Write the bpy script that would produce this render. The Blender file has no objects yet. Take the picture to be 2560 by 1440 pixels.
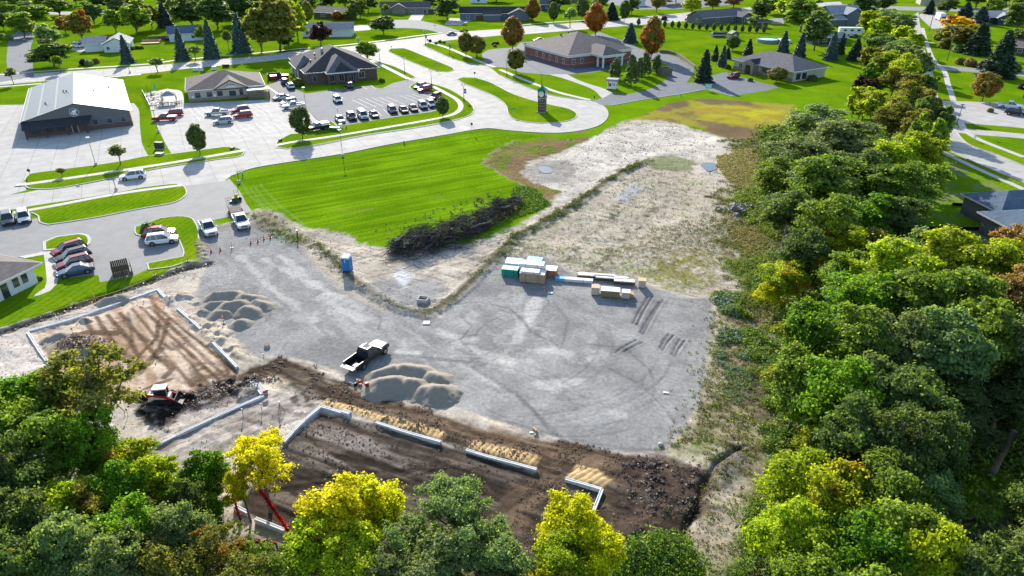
import bpy, math, random
import numpy as np
from mathutils import Vector, Matrix
R = math.radians
random.seed(7)
rng = np.random.default_rng(7)
SC = bpy.context.scene
COL = SC.collection
# ---------------------------------------------------------------- camera, sky, sun, exposure
CAM_H, PITCH, FPX = 45.0, R(28.4), 1720.0
cd = bpy.data.cameras.new('camera'); cam = bpy.data.objects.new('camera', cd); COL.objects.link(cam)
cam.location = (0, 0, CAM_H); cam.rotation_euler = (R(90) - PITCH, 0, 0)
cd.sensor_width = 36.0; cd.lens = 36.0 * FPX / 2560.0; cd.clip_start = 0.5; cd.clip_end = 6000
SC.camera = cam
SUN_EL, SUN_AZ = R(24.5), R(-14.5)            # azimuth measured from +y towards +x
W = bpy.data.worlds.new('World'); SC.world = W; W.use_nodes = True
nt = W.node_tree; bg = nt.nodes['Background']
sky = nt.nodes.new('ShaderNodeTexSky'); sky.sky_type = 'NISHITA'; sky.sun_disc = False
sky.sun_elevation = SUN_EL; sky.sun_rotation = SUN_AZ; sky.altitude = 200; sky.air_density = 1.0; sky.dust_density = 0.6
nt.links.new(sky.outputs[0], bg.inputs[0]); bg.inputs[1].default_value = 0.15
sl = bpy.data.lights.new('sun', 'SUN'); sl.energy = 4.6; sl.angle = R(0.53); sl.color = (1.0, 0.93, 0.82)
sun = bpy.data.objects.new('sun', sl); COL.objects.link(sun)
sd = Vector((math.sin(SUN_AZ) * math.cos(SUN_EL), math.cos(SUN_AZ) * math.cos(SUN_EL), math.sin(SUN_EL)))
sun.rotation_euler = sd.to_track_quat('Z', 'Y').to_euler(); sun.location = (0, 0, 200)
SC.view_settings.view_transform = 'Standard'; SC.view_settings.look = 'None'
SC.view_settings.exposure = 0.97; SC.view_settings.gamma = 1.0; SC.view_settings.use_curve_mapping = False
SC.cycles.max_bounces = 8; SC.cycles.diffuse_bounces = 4; SC.cycles.transmission_bounces = 5; SC.cycles.glossy_bounces = 2
SC.cycles.sample_clamp_indirect = 4.0

# ---------------------------------------------------------------- where a point of the survey picture stands on the ground
ct, st = math.cos(PITCH), math.sin(PITCH)
def g(x, y, z=0.0):
    u = (x - 1280) / FPX; v = (720 - y) / FPX
    dz = -st + v * ct; t = (z - CAM_H) / dz
    return Vector((u * t, (ct + v * st) * t, z))
def gp(pts, z=0.0): return [tuple(g(x, y, z)[:2]) for x, y in pts]
def proj(p):
    zc = p[1] * ct - (p[2] - CAM_H) * st
    return 1280 + FPX * p[0] / zc, 720 - FPX * (p[1] * st + (p[2] - CAM_H) * ct) / zc
def height_at(xb, yb, yt):
    q = g(xb, yb); lo, hi = 0.0, 44.0
    for _ in range(40):
        m = (lo + hi) / 2
        if proj((q.x, q.y, m))[1] > yt: lo = m
        else: hi = m
    return m
def pxm(y, z=0.0): return FPX * (st - (720 - y) / FPX * ct) / (CAM_H - z)     # picture pixels per metre

# ---------------------------------------------------------------- object helpers
def tag(o, label=None, cat=None, group=None, kind=None):
    if label: o['label'] = label
    if cat: o['category'] = cat
    if group: o['group'] = group
    if kind: o['kind'] = kind
    return o
def empty(name, loc=(0, 0, 0), rz=0.0, label=None, cat=None, group=None, kind=None):
    o = bpy.data.objects.new(name, None); COL.objects.link(o); o.location = loc; o.rotation_euler = (0, 0, rz)
    o.empty_display_size = 0.3
    return tag(o, label, cat, group, kind)
def link(name, me, parent=None):
    o = bpy.data.objects.new(name, me); COL.objects.link(o)
    if parent is not None: o.parent = parent
    return o
def copy_tree(o, parent=None):
    c = o.copy(); COL.objects.link(c); c.parent = parent
    for ch in list(o.children): copy_tree(ch, c)
    return c
def mesh_np(name, V, F, mat=None, smooth=False, attrs=None, colors=None):
    """V (n,3), F (m,k) all the same k"""
    V = np.asarray(V, np.float32); F = np.asarray(F, np.int32); k = F.shape[1]
    me = bpy.data.meshes.new(name)
    me.vertices.add(len(V)); me.vertices.foreach_set('co', V.ravel())
    me.loops.add(F.size); me.loops.foreach_set('vertex_index', F.ravel())
    me.polygons.add(len(F)); me.polygons.foreach_set('loop_start', np.arange(0, F.size, k, dtype=np.int32))
    me.polygons.foreach_set('loop_total', np.full(len(F), k, np.int32))
    if smooth: me.polygons.foreach_set('use_smooth', np.ones(len(F), bool))
    for n, a in (attrs or {}).items():
        at = me.attributes.new(n, 'FLOAT', 'POINT'); at.data.foreach_set('value', np.asarray(a, np.float32).ravel())
    for n, a in (colors or {}).items():
        at = me.attributes.new(n, 'FLOAT_COLOR', 'POINT'); at.data.foreach_set('color', np.asarray(a, np.float32).ravel())
    me.update(calc_edges=True)
    if mat: me.materials.append(mat)
    return me
class MB:
    def __init__(s): s.v = []; s.f = []
    def add(s, vs, fs):
        n = len(s.v); s.v += [tuple(map(float, v)) for v in vs]; s.f += [tuple(i + n for i in f) for f in fs]; return s
    def box(s, x0, x1, y0, y1, z0, z1):
        return s.add([(x0, y0, z0), (x1, y0, z0), (x1, y1, z0), (x0, y1, z0), (x0, y0, z1), (x1, y0, z1), (x1, y1, z1), (x0, y1, z1)],
                     [(3, 2, 1, 0), (4, 5, 6, 7), (0, 1, 5, 4), (1, 2, 6, 5), (2, 3, 7, 6), (3, 0, 4, 7)])
    def hexa(s, b, t):      # bottom quad, top quad
        return s.add(list(b) + list(t), [(3, 2, 1, 0), (4, 5, 6, 7), (0, 1, 5, 4), (1, 2, 6, 5), (2, 3, 7, 6), (3, 0, 4, 7)])
    def prism(s, pts, z0, z1):
        n = len(pts)
        return s.add([(x, y, z0) for x, y in pts] + [(x, y, z1) for x, y in pts],
                     [tuple(range(n - 1, -1, -1)), tuple(range(n, 2 * n))] + [(i, (i + 1) % n, (i + 1) % n + n, i + n) for i in range(n)])
    def prism_y(s, pts, y0, y1):   # outline in xz pushed along y
        n = len(pts)
        return s.add([(x, y0, z) for x, z in pts] + [(x, y1, z) for x, z in pts],
                     [tuple(range(n)), tuple(range(2 * n - 1, n - 1, -1))] + [((i + 1) % n, i, i + n, (i + 1) % n + n) for i in range(n)])
    def sheet(s, pts, z): return s.add([(x, y, z) for x, y in pts], [tuple(range(len(pts)))])
    def tube(s, path, rad, sides=6, cap=True):
        P = [Vector(p) for p in path]
        if not hasattr(rad, '__len__'): rad = [rad] * len(P)
        rings = []; n0 = len(s.v)
        for i, p in enumerate(P):
            d = (P[min(i + 1, len(P) - 1)] - P[max(i - 1, 0)])
            d = d.normalized() if d.length > 1e-9 else Vector((0, 0, 1))
            a = d.cross(Vector((0, 0, 1)) if abs(d.z) < .9 else Vector((1, 0, 0))).normalized(); b = d.cross(a)
            for k in range(sides):
                t = 2 * math.pi * k / sides; q = p + (a * math.cos(t) + b * math.sin(t)) * rad[i]; s.v.append(tuple(q))
        for i in range(len(P) - 1):
            for k in range(sides):
                a0 = n0 + i * sides + k; a1 = n0 + i * sides + (k + 1) % sides
                s.f.append((a1, a0, a0 + sides, a1 + sides))
        if cap:
            s.f.append(tuple(n0 + k for k in range(sides))); e = n0 + (len(P) - 1) * sides
            s.f.append(tuple(e + k for k in range(sides - 1, -1, -1)))
        return s
    def ball(s, c, r, seg=8, rings=6, sz=1.0):
        vs = []; fs = []
        for i in range(rings + 1):
            ph = math.pi * i / rings
            for k in range(seg):
                t = 2 * math.pi * k / seg
                vs.append((c[0] + r * math.sin(ph) * math.cos(t), c[1] + r * math.sin(ph) * math.sin(t), c[2] + r * sz * math.cos(ph)))
        for i in range(rings):
            for k in range(seg): fs.append((i * seg + k, (i + 1) * seg + k, (i + 1) * seg + (k + 1) % seg, i * seg + (k + 1) % seg))
        return s.add(vs, fs)
    def mesh(s, name, mat, smooth=False):
        me = bpy.data.meshes.new(name); me.from_pydata(s.v, [], s.f); me.materials.append(mat)
        if smooth: me.polygons.foreach_set('use_smooth', [True] * len(me.polygons))
        me.update(); return me
    def build(s, name, mat, parent=None, smooth=False, label=None, bevel=0.0):
        o = link(name, s.mesh(name, mat, smooth), parent)
        if label: o['label'] = label
        if bevel:
            b = o.modifiers.new('b', 'BEVEL'); b.width = bevel; b.segments = 2; b.limit_method = 'ANGLE'; b.angle_limit = R(40)
        return o
def smooth_poly(pts, step=1.0, closed=True, corner=50):
    """Catmull-Rom through world points; keeps sharp corners sharper than `corner` degrees turn."""
    P = [Vector(p[:2]) for p in pts]; n = len(P); out = []
    def sharp(i):
        if not closed and (i == 0 or i == n - 1): return True
        a = P[i] - P[i - 1]; b = P[(i + 1) % n] - P[i]
        if a.length < 1e-6 or b.length < 1e-6: return True
        return math.degrees(a.angle(b)) > corner
    rngi = range(n) if closed else range(n - 1)
    for i in rngi:
        p1, p2 = P[i], P[(i + 1) % n]
        p0 = P[i - 1] if (closed or i > 0) and not sharp(i) else p1 * 2 - p2
        p3 = P[(i + 2) % n] if (closed or i + 2 < n) and not sharp((i + 1) % n) else p2 * 2 - p1
        L = (p2 - p1).length; k = max(1, min(24, int(L / step)))
        m1 = (p2 - p0) * 0.5; m2 = (p3 - p1) * 0.5
        if m1.length > L: m1 *= L / m1.length
        if m2.length > L: m2 *= L / m2.length
        for j in range(k):
            t = j / k
            out.append(tuple(p1 * (2 * t**3 - 3 * t**2 + 1) + m1 * (t**3 - 2 * t**2 + t) + p2 * (-2 * t**3 + 3 * t**2) + m2 * (t**3 - t**2)))
    if not closed: out.append(tuple(P[-1]))
    return out
def area2(p): return sum(p[i][0] * p[(i + 1) % len(p)][1] - p[(i + 1) % len(p)][0] * p[i][1] for i in range(len(p)))
def inset(p, d):
    if area2(p) < 0: p = p[::-1]
    n = len(p); out = []
    for i in range(n):
        a = Vector(p[i]) - Vector(p[i - 1]); b = Vector(p[(i + 1) % n]) - Vector(p[i])
        if a.length < 1e-6: a = b
        if b.length < 1e-6: b = a
        na = Vector((-a.y, a.x)).normalized(); nb = Vector((-b.y, b.x)).normalized(); m = (na + nb)
        m = m.normalized() if m.length > .2 else na
        out.append(tuple(Vector(p[i]) + m * d / max(.5, m.dot(na))))
    return out
def offset_line(pts, w):
    L = []; Rr = []; n = len(pts)
    for i in range(n):
        d = Vector(pts[min(i + 1, n - 1)][:2]) - Vector(pts[max(i - 1, 0)][:2]); d = d.normalized() if d.length > 1e-9 else Vector((1, 0))
        nn = Vector((-d.y, d.x)) * w / 2; p = Vector(pts[i][:2]); L.append(tuple(p + nn)); Rr.append(tuple(p - nn))
    return L, Rr

# ---------------------------------------------------------------- materials
def nodes(name):
    m = bpy.data.materials.new(name); m.use_nodes = True; t = m.node_tree; return m, t, t.nodes['Principled BSDF']
def N(t, kind, **kw):
    n = t.nodes.new(kind)
    for k, v in kw.items():
        if k.startswith('i_'): n.inputs[int(k[2:])].default_value = v
        else: setattr(n, k, v)
    return n
MATS = {}
def mat(name, col, rough=0.8, var=0.18, scale=1.5, bump=0.0, bscale=8.0, metal=0.0, spec=0.3, fine=0.0, emit=None):
    if name in MATS: return MATS[name]
    m, t, b = nodes(name); L = t.links
    b.inputs['Roughness'].default_value = rough; b.inputs['Metallic'].default_value = metal; b.inputs['Specular IOR Level'].default_value = spec
    tc = N(t, 'ShaderNodeTexCoord')
    if var > 0:
        n1 = N(t, 'ShaderNodeTexNoise'); n1.inputs['Scale'].default_value = scale; n1.inputs['Detail'].default_value = 6; n1.inputs['Roughness'].default_value = .65
        L.new(tc.outputs['Object'], n1.inputs['Vector'])
        r = N(t, 'ShaderNodeMapRange'); r.inputs[1].default_value = .25; r.inputs[2].default_value = .75; r.inputs[3].default_value = 1 - var; r.inputs[4].default_value = 1 + var
        L.new(n1.outputs['Fac'], r.inputs[0])
        mx = N(t, 'ShaderNodeMix', data_type='RGBA', blend_type='MULTIPLY'); mx.inputs[0].default_value = 1; mx.inputs[6].default_value = (*col, 1)
        L.new(r.outputs[0], mx.inputs[7]); L.new(mx.outputs[2], b.inputs['Base Color'])
    else: b.inputs['Base Color'].default_value = (*col, 1)
    if bump > 0:
        n2 = N(t, 'ShaderNodeTexNoise'); n2.inputs['Scale'].default_value = bscale; n2.inputs['Detail'].default_value = 5
        L.new(tc.outputs['Object'], n2.inputs['Vector'])
        bp = N(t, 'ShaderNodeBump'); bp.inputs['Strength'].default_value = bump; bp.inputs['Distance'].default_value = .05
        L.new(n2.outputs['Fac'], bp.inputs['Height']); L.new(bp.outputs[0], b.inputs['Normal'])
    if emit: b.inputs['Emission Color'].default_value = (*emit, 1); b.inputs['Emission Strength'].default_value = 1
    MATS[name] = m; return m

def ground_material():
    """earth, sand, gravel and turf: the albedo comes from the survey of what lies where, the grain from noise"""
    m, t, b = nodes('ground'); L = t.links
    a = N(t, 'ShaderNodeAttribute', attribute_name='Col'); tc = N(t, 'ShaderNodeTexCoord')
    n1 = N(t, 'ShaderNodeTexNoise'); n1.inputs['Scale'].default_value = 2.2; n1.inputs['Detail'].default_value = 9; n1.inputs['Roughness'].default_value = .82
    n2 = N(t, 'ShaderNodeTexNoise'); n2.inputs['Scale'].default_value = 0.12; n2.inputs['Detail'].default_value = 5
    for n in (n1, n2): L.new(tc.outputs['Object'], n.inputs['Vector'])
    r1 = N(t, 'ShaderNodeMapRange'); r1.inputs[1].default_value = .36; r1.inputs[2].default_value = .64; r1.inputs[3].default_value = .7; r1.inputs[4].default_value = 1.3
    r2 = N(t, 'ShaderNodeMapRange'); r2.inputs[1].default_value = .3; r2.inputs[2].default_value = .7; r2.inputs[3].default_value = .82; r2.inputs[4].default_value = 1.15
    L.new(n1.outputs['Fac'], r1.inputs[0]); L.new(n2.outputs['Fac'], r2.inputs[0])
    mu = N(t, 'ShaderNodeMath', operation='MULTIPLY'); L.new(r1.outputs[0], mu.inputs[0]); L.new(r2.outputs[0], mu.inputs[1])
    mx = N(t, 'ShaderNodeMix', data_type='RGBA', blend_type='MULTIPLY'); mx.inputs[0].default_value = 1
    L.new(a.outputs['Color'], mx.inputs[6]); L.new(mu.outputs[0], mx.inputs[7]); L.new(mx.outputs[2], b.inputs['Base Color'])
    L.new(a.outputs['Alpha'], b.inputs['Roughness']); b.inputs['Specular IOR Level'].default_value = .0
    n3 = N(t, 'ShaderNodeTexNoise'); n3.inputs['Scale'].default_value = 5.0; n3.inputs['Detail'].default_value = 8; n3.inputs['Roughness'].default_value = .7
    L.new(tc.outputs['Object'], n3.inputs['Vector'])
    bp = N(t, 'ShaderNodeBump'); bp.inputs['Strength'].default_value = .55; bp.inputs['Distance'].default_value = .09
    L.new(n3.outputs['Fac'], bp.inputs['Height']); L.new(bp.outputs[0], b.inputs['Normal'])
    return m
LAWN = (0.125, 0.232, 0.006)
def lawn_material(name='lawn', ang=0.0, width=1.1):
    m, t, b = nodes(name); L = t.links; tc = N(t, 'ShaderNodeTexCoord')
    n1 = N(t, 'ShaderNodeTexNoise'); n1.inputs['Scale'].default_value = 1.6; n1.inputs['Detail'].default_value = 9; n1.inputs['Roughness'].default_value = .75
    n2 = N(t, 'ShaderNodeTexNoise'); n2.inputs['Scale'].default_value = .09; n2.inputs['Detail'].default_value = 4
    for n in (n1, n2): L.new(tc.outputs['Object'], n.inputs['Vector'])
    cr = N(t, 'ShaderNodeValToRGB'); cr.color_ramp.elements[0].color = (0.075, 0.155, 0.004, 1); cr.color_ramp.elements[1].color = (0.17, 0.30, 0.008, 1)
    cr.color_ramp.elements[0].position = .3; cr.color_ramp.elements[1].position = .72
    L.new(n1.outputs['Fac'], cr.inputs[0])
    cr2 = N(t, 'ShaderNodeValToRGB'); cr2.color_ramp.elements[0].color = (.72, .82, .9, 1); cr2.color_ramp.elements[1].color = (1.4, 1.12, 1.0, 1)
    cr2.color_ramp.elements[0].position = .35; cr2.color_ramp.elements[1].position = .7
    L.new(n2.outputs['Fac'], cr2.inputs[0])
    mp = N(t, 'ShaderNodeMapping'); mp.inputs['Rotation'].default_value = (0, 0, ang); L.new(tc.outputs['Object'], mp.inputs[0])
    wv = N(t, 'ShaderNodeTexWave'); wv.inputs['Scale'].default_value = .31 / width * 1.0; wv.inputs['Distortion'].default_value = 1.2; wv.inputs['Detail Scale'].default_value = .4
    L.new(mp.outputs[0], wv.inputs[0])
    rw = N(t, 'ShaderNodeMapRange'); rw.inputs[3].default_value = .9; rw.inputs[4].default_value = 1.08; L.new(wv.outputs['Fac'], rw.inputs[0])
    mx = N(t, 'ShaderNodeMix', data_type='RGBA', blend_type='MULTIPLY'); mx.inputs[0].default_value = 1
    L.new(cr.outputs[0], mx.inputs[6]); L.new(cr2.outputs[0], mx.inputs[7])
    mx2 = N(t, 'ShaderNodeMix', data_type='RGBA', blend_type='MULTIPLY'); mx2.inputs[0].default_value = 1
    L.new(mx.outputs[2], mx2.inputs[6]); L.new(rw.outputs[0], mx2.inputs[7]); L.new(mx2.outputs[2], b.inputs['Base Color'])
    b.inputs['Roughness'].default_value = .95; b.inputs['Specular IOR Level'].default_value = .0
    bp = N(t, 'ShaderNodeBump'); bp.inputs['Strength'].default_value = .5; bp.inputs['Distance'].default_value = .08
    L.new(n1.outputs['Fac'], bp.inputs['Height']); L.new(bp.outputs[0], b.inputs['Normal'])
    return m
def pavement_material(name, col, rough, ang=0.0, sx=4.6, sy=4.6, joint=.6, stain=.14, spec=.3):
    m, t, b = nodes(name); L = t.links; tc = N(t, 'ShaderNodeTexCoord')
    mp = N(t, 'ShaderNodeMapping'); mp.inputs['Rotation'].default_value = (0, 0, ang); L.new(tc.outputs['Object'], mp.inputs[0])
    br = N(t, 'ShaderNodeTexBrick'); br.offset = 0; br.inputs['Scale'].default_value = 1; br.inputs['Brick Width'].default_value = sx; br.inputs['Row Height'].default_value = sy
    br.inputs['Mortar Size'].default_value = .045; br.inputs['Mortar Smooth'].default_value = .3
    br.inputs['Color1'].default_value = (1.03, 1.03, 1.03, 1); br.inputs['Color2'].default_value = (.955, .955, .95, 1); br.inputs['Mortar'].default_value = (joint, joint, joint, 1)
    L.new(mp.outputs[0], br.inputs['Vector'])
    n1 = N(t, 'ShaderNodeTexNoise'); n1.inputs['Scale'].default_value = .35; n1.inputs['Detail'].default_value = 10; n1.inputs['Roughness'].default_value = .7
    L.new(tc.outputs['Object'], n1.inputs['Vector'])
    r = N(t, 'ShaderNodeMapRange'); r.inputs[1].default_value = .3; r.inputs[2].default_value = .7; r.inputs[3].default_value = 1 - stain; r.inputs[4].default_value = 1 + stain * .7
    L.new(n1.outputs['Fac'], r.inputs[0])
    mx = N(t, 'ShaderNodeMix', data_type='RGBA', blend_type='MULTIPLY'); mx.inputs[0].default_value = 1; mx.inputs[6].default_value = (*col, 1); L.new(r.outputs[0], mx.inputs[7])
    mx2 = N(t, 'ShaderNodeMix', data_type='RGBA', blend_type='MULTIPLY'); mx2.inputs[0].default_value = 1; L.new(mx.outputs[2], mx2.inputs[6]); L.new(br.outputs['Color'], mx2.inputs[7])
    L.new(mx2.outputs[2], b.inputs['Base Color']); b.inputs['Roughness'].default_value = rough; b.inputs['Specular IOR Level'].default_value = spec
    n3 = N(t, 'ShaderNodeTexNoise'); n3.inputs['Scale'].default_value = 25; n3.inputs['Detail'].default_value = 3; L.new(tc.outputs['Object'], n3.inputs['Vector'])
    bp = N(t, 'ShaderNodeBump'); bp.inputs['Strength'].default_value = .3; bp.inputs['Distance'].default_value = .01
    L.new(n3.outputs['Fac'], bp.inputs['Height']); L.new(bp.outputs[0], b.inputs['Normal'])
    return m
def leaf_material(name='leaves', transl=.5, gloss=.22):
    """leaf colour is each tree's own (object colour); alpha says how far it has turned towards autumn orange"""
    m, t, b = nodes(name); L = t.links; out = t.nodes['Material Output']
    oi = N(t, 'ShaderNodeObjectInfo'); rn = N(t, 'ShaderNodeAttribute', attribute_name='rnd'); cl = N(t, 'ShaderNodeAttribute', attribute_name='clump')
    mr = N(t, 'ShaderNodeMapRange'); mr.inputs[3].default_value = .6; mr.inputs[4].default_value = 1.45; L.new(rn.outputs['Fac'], mr.inputs[0])
    mx = N(t, 'ShaderNodeMix', data_type='RGBA', blend_type='MULTIPLY'); mx.inputs[0].default_value = 1; L.new(oi.outputs['Color'], mx.inputs[6]); L.new(mr.outputs[0], mx.inputs[7])
    iv = N(t, 'ShaderNodeMath', operation='SUBTRACT'); L.new(oi.outputs['Alpha'], iv.inputs[0]); L.new(cl.outputs['Fac'], iv.inputs[1])
    sm = N(t, 'ShaderNodeMapRange', interpolation_type='SMOOTHSTEP'); sm.inputs[1].default_value = -.12; sm.inputs[2].default_value = .25; L.new(iv.outputs[0], sm.inputs[0])
    mx2 = N(t, 'ShaderNodeMix', data_type='RGBA'); L.new(sm.outputs[0], mx2.inputs[0]); L.new(mx.outputs[2], mx2.inputs[6]); mx2.inputs[7].default_value = (.36, .13, .02, 1)
    L.new(mx2.outputs[2], b.inputs['Base Color']); b.inputs['Roughness'].default_value = .55; b.inputs['Specular IOR Level'].default_value = gloss
    tr = N(t, 'ShaderNodeBsdfTranslucent')
    mt = N(t, 'ShaderNodeMix', data_type='RGBA', blend_type='MULTIPLY'); mt.inputs[0].default_value = 1; mt.inputs[7].default_value = (1.7, 1.6, .6, 1)
    L.new(mx2.outputs[2], mt.inputs[6]); L.new(mt.outputs[2], tr.inputs[0])
    ms = N(t, 'ShaderNodeMixShader'); ms.inputs[0].default_value = transl; L.new(b.outputs[0], ms.inputs[1]); L.new(tr.outputs[0], ms.inputs[2]); L.new(ms.outputs[0], out.inputs[0])
    return m
def paint_material():
    m, t, b = nodes('car_paint'); oi = N(t, 'ShaderNodeObjectInfo'); t.links.new(oi.outputs['Color'], b.inputs['Base Color'])
    b.inputs['Roughness'].default_value = .38; b.inputs['Specular IOR Level'].default_value = .35; b.inputs['Coat Weight'].default_value = .18; b.inputs['Coat Roughness'].default_value = .08
    return m
def shingle_material(name, col):
    """asphalt shingles: courses far below a pixel, so only tone and tabs"""
    m, t, b = nodes(name); L = t.links; tc = N(t, 'ShaderNodeTexCoord')
    br = N(t, 'ShaderNodeTexBrick'); br.inputs['Scale'].default_value = 1; br.inputs['Brick Width'].default_value = .95; br.inputs['Row Height'].default_value = .3; br.inputs['Mortar Size'].default_value = .02
    br.inputs['Color1'].default_value = (.86, .86, .86, 1); br.inputs['Color2'].default_value = (1.14, 1.14, 1.14, 1); br.inputs['Mortar'].default_value = (.7, .7, .7, 1)
    n1 = N(t, 'ShaderNodeTexNoise'); n1.inputs['Scale'].default_value = 1.2; n1.inputs['Detail'].default_value = 7
    L.new(tc.outputs['Object'], br.inputs['Vector']); L.new(tc.outputs['Object'], n1.inputs['Vector'])
    r = N(t, 'ShaderNodeMapRange'); r.inputs[1].default_value = .3; r.inputs[2].default_value = .7; r.inputs[3].default_value = .85; r.inputs[4].default_value = 1.15; L.new(n1.outputs['Fac'], r.inputs[0])
    mx = N(t, 'ShaderNodeMix', data_type='RGBA', blend_type='MULTIPLY'); mx.inputs[0].default_value = 1; mx.inputs[6].default_value = (*col, 1); L.new(r.outputs[0], mx.inputs[7])
    mx2 = N(t, 'ShaderNodeMix', data_type='RGBA', blend_type='MULTIPLY'); mx2.inputs[0].default_value = 1; L.new(mx.outputs[2], mx2.inputs[6]); L.new(br.outputs['Color'], mx2.inputs[7])
    L.new(mx2.outputs[2], b.inputs['Base Color']); b.inputs['Roughness'].default_value = .85; b.inputs['Specular IOR Level'].default_value = .12
    return m
def brick_material(name, c1, c2, mortar):
    m, t, b = nodes(name); L = t.links; tc = N(t, 'ShaderNodeTexCoord')
    sp = N(t, 'ShaderNodeSeparateXYZ'); L.new(tc.outputs['Object'], sp.inputs[0]); ad = N(t, 'ShaderNodeMath', operation='ADD'); L.new(sp.outputs[0], ad.inputs[0]); L.new(sp.outputs[1], ad.inputs[1])
    cb = N(t, 'ShaderNodeCombineXYZ'); L.new(ad.outputs[0], cb.inputs[0]); L.new(sp.outputs[2], cb.inputs[1])
    br = N(t, 'ShaderNodeTexBrick'); br.inputs['Scale'].default_value = 1; br.inputs['Brick Width'].default_value = .22; br.inputs['Row Height'].default_value = .075; br.inputs['Mortar Size'].default_value = .008
    br.inputs['Color1'].default_value = (*c1, 1); br.inputs['Color2'].default_value = (*c2, 1); br.inputs['Mortar'].default_value = (*mortar, 1)
    L.new(cb.outputs[0], br.inputs['Vector']); L.new(br.outputs['Color'], b.inputs['Base Color']); b.inputs['Roughness'].default_value = .85
    return m
M_GROUND = ground_material()
M_LAWN = lawn_material('lawn', R(62)); M_LAWN2 = lawn_material('lawn_crosscut', R(10))
M_CONC = pavement_material('concrete_paving', (.43, .41, .38), .85, R(-28), 4.6, 4.6, .5, .22, .1)
M_CONC_LOT = pavement_material('concrete_lot', (.43, .41, .385), .85, R(-26), 4.2, 4.2, .5, .2, .1)
M_WALK = pavement_material('sidewalk_concrete', (.47, .445, .40), .8, R(-28), 1.5, 1.5, .72)
M_ASPH = pavement_material('old_asphalt', (.125, .138, .158), .85, 0, 300, 300, 1, .22, .2)
M_ASPH2 = pavement_material('pale_asphalt', (.25, .248, .242), .8, 0, 300, 300, 1, .16, .15)
M_KERB = mat('kerb_concrete', (.44, .42, .38), .85, .12, .8)
M_LINE = mat('road_paint', (.56, .56, .55), .7, .12, 3)
M_LEAF = leaf_material(); M_NEEDLE = leaf_material('needles', .1, .2)
M_BARK = mat('bark', (.12, .10, .085), .9, .3, 6, .6, 14)
M_BARKD = mat('dark_bark', (.07, .058, .05), .9, .3, 6, .6, 14)
M_PAINT = paint_material()
M_GLASS = mat('dark_glass', (.02, .028, .035), .06, 0, spec=.9)
M_WINGL = mat('window_glass', (.035, .045, .055), .08, 0, spec=.8)
M_TYRE = mat('tyre_rubber', (.018, .018, .018), .8, .1)
M_RIM = mat('alloy_rim', (.35, .35, .36), .35, 0, metal=.8)
M_BEDF = mat('bed_liner', (.012, .012, .012), .95, 0, spec=.0)
M_BLACK = mat('black_plastic', (.015, .015, .016), .5, 0)
M_HEADL = mat('headlight_lens', (.75, .78, .8), .08, 0, spec=.8)
M_TAILL = mat('taillight_lens', (.4, .01, .01), .2, 0)
M_WHITE = mat('white_paint', (.78, .78, .77), .5, .05)
M_STEELD = mat('dark_steel', (.03, .032, .035), .5, .1)
M_STEEL = mat('galvanised_steel', (.3, .31, .32), .45, .1, metal=.5)
M_WOOD = mat('weathered_wood', (.16, .13, .1), .85, .25, 4)
M_LUMBER = mat('fresh_lumber', (.45, .30, .15), .75, .2, 5)
M_WATER = mat('puddle_water', (.03, .04, .05), .03, 0, spec=.9)
# ================================================================ THE GROUND
_lat = np.random.default_rng(3).random((256, 256)).astype(np.float32)
def vnoise(x, y, s, o=0):
    X = x / s + 37.3 * o; Y = y / s + 91.7 * o
    xi = np.floor(X).astype(int); yi = np.floor(Y).astype(int); fx = X - xi; fy = Y - yi
    fx = fx * fx * (3 - 2 * fx); fy = fy * fy * (3 - 2 * fy)
    a = _lat[xi & 255, yi & 255]; b = _lat[(xi + 1) & 255, yi & 255]; c = _lat[xi & 255, (yi + 1) & 255]; d = _lat[(xi + 1) & 255, (yi + 1) & 255]
    return (a * (1 - fx) + b * fx) * (1 - fy) + (c * (1 - fx) + d * fx) * fy
def fbm(x, y, s, oct=4, o=0, rough=.55):
    v = 0; a = 1; tot = 0
    for k in range(oct): v = v + a * vnoise(x, y, s / 2**k, o + k * 3 + 1); tot += a; a *= rough
    return v / tot
def axis(*segs):
    out = []
    for a, b, d in segs: out += list(np.arange(a, b - 1e-6, d))
    return np.array(out + [segs[-1][1]])
XS = axis((-100, -64, .6), (-64, 44, .18), (44, 92, .8)); YS = axis((22, 34, .4), (34, 60, .16), (60, 100, .18), (100, 150, .36), (150, 214, .8))
GX, GY = np.meshgrid(XS, YS); gx = GX.ravel(); gy = GY.ravel(); NV = len(gx)
gz = np.zeros(NV); gc = np.tile(np.array(LAWN, float), (NV, 1)); gr = np.full(NV, .85)
n_a = fbm(gx, gy, 6, 5, 1); n_b = fbm(gx, gy, 1.6, 4, 5); n_c = fbm(gx, gy, .7, 2, 9); n_w = fbm(gx, gy, 3.0, 4, 14)
def S(e0, e1, v): t = np.clip((v - e0) / (e1 - e0), 0, 1); return t * t * (3 - 2 * t)
def sdf(poly, idx):
    x = gx[idx]; y = gy[idx]; d = np.full(len(idx), 1e9); ins = np.zeros(len(idx), bool)
    for i in range(len(poly)):
        ax, ay = poly[i]; bx, by = poly[(i + 1) % len(poly)]; ex = bx - ax; ey = by - ay
        t = np.clip(((x - ax) * ex + (y - ay) * ey) / (ex * ex + ey * ey + 1e-12), 0, 1)
        d = np.minimum(d, (x - ax - t * ex)**2 + (y - ay - t * ey)**2)
        c = ((ay > y) != (by > y)); xx = ax + (y - ay) * ex / (ey if abs(ey) > 1e-12 else 1e-12)
        ins ^= c & (x < xx)
    return np.where(ins, 1, -1) * np.sqrt(d)
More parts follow.
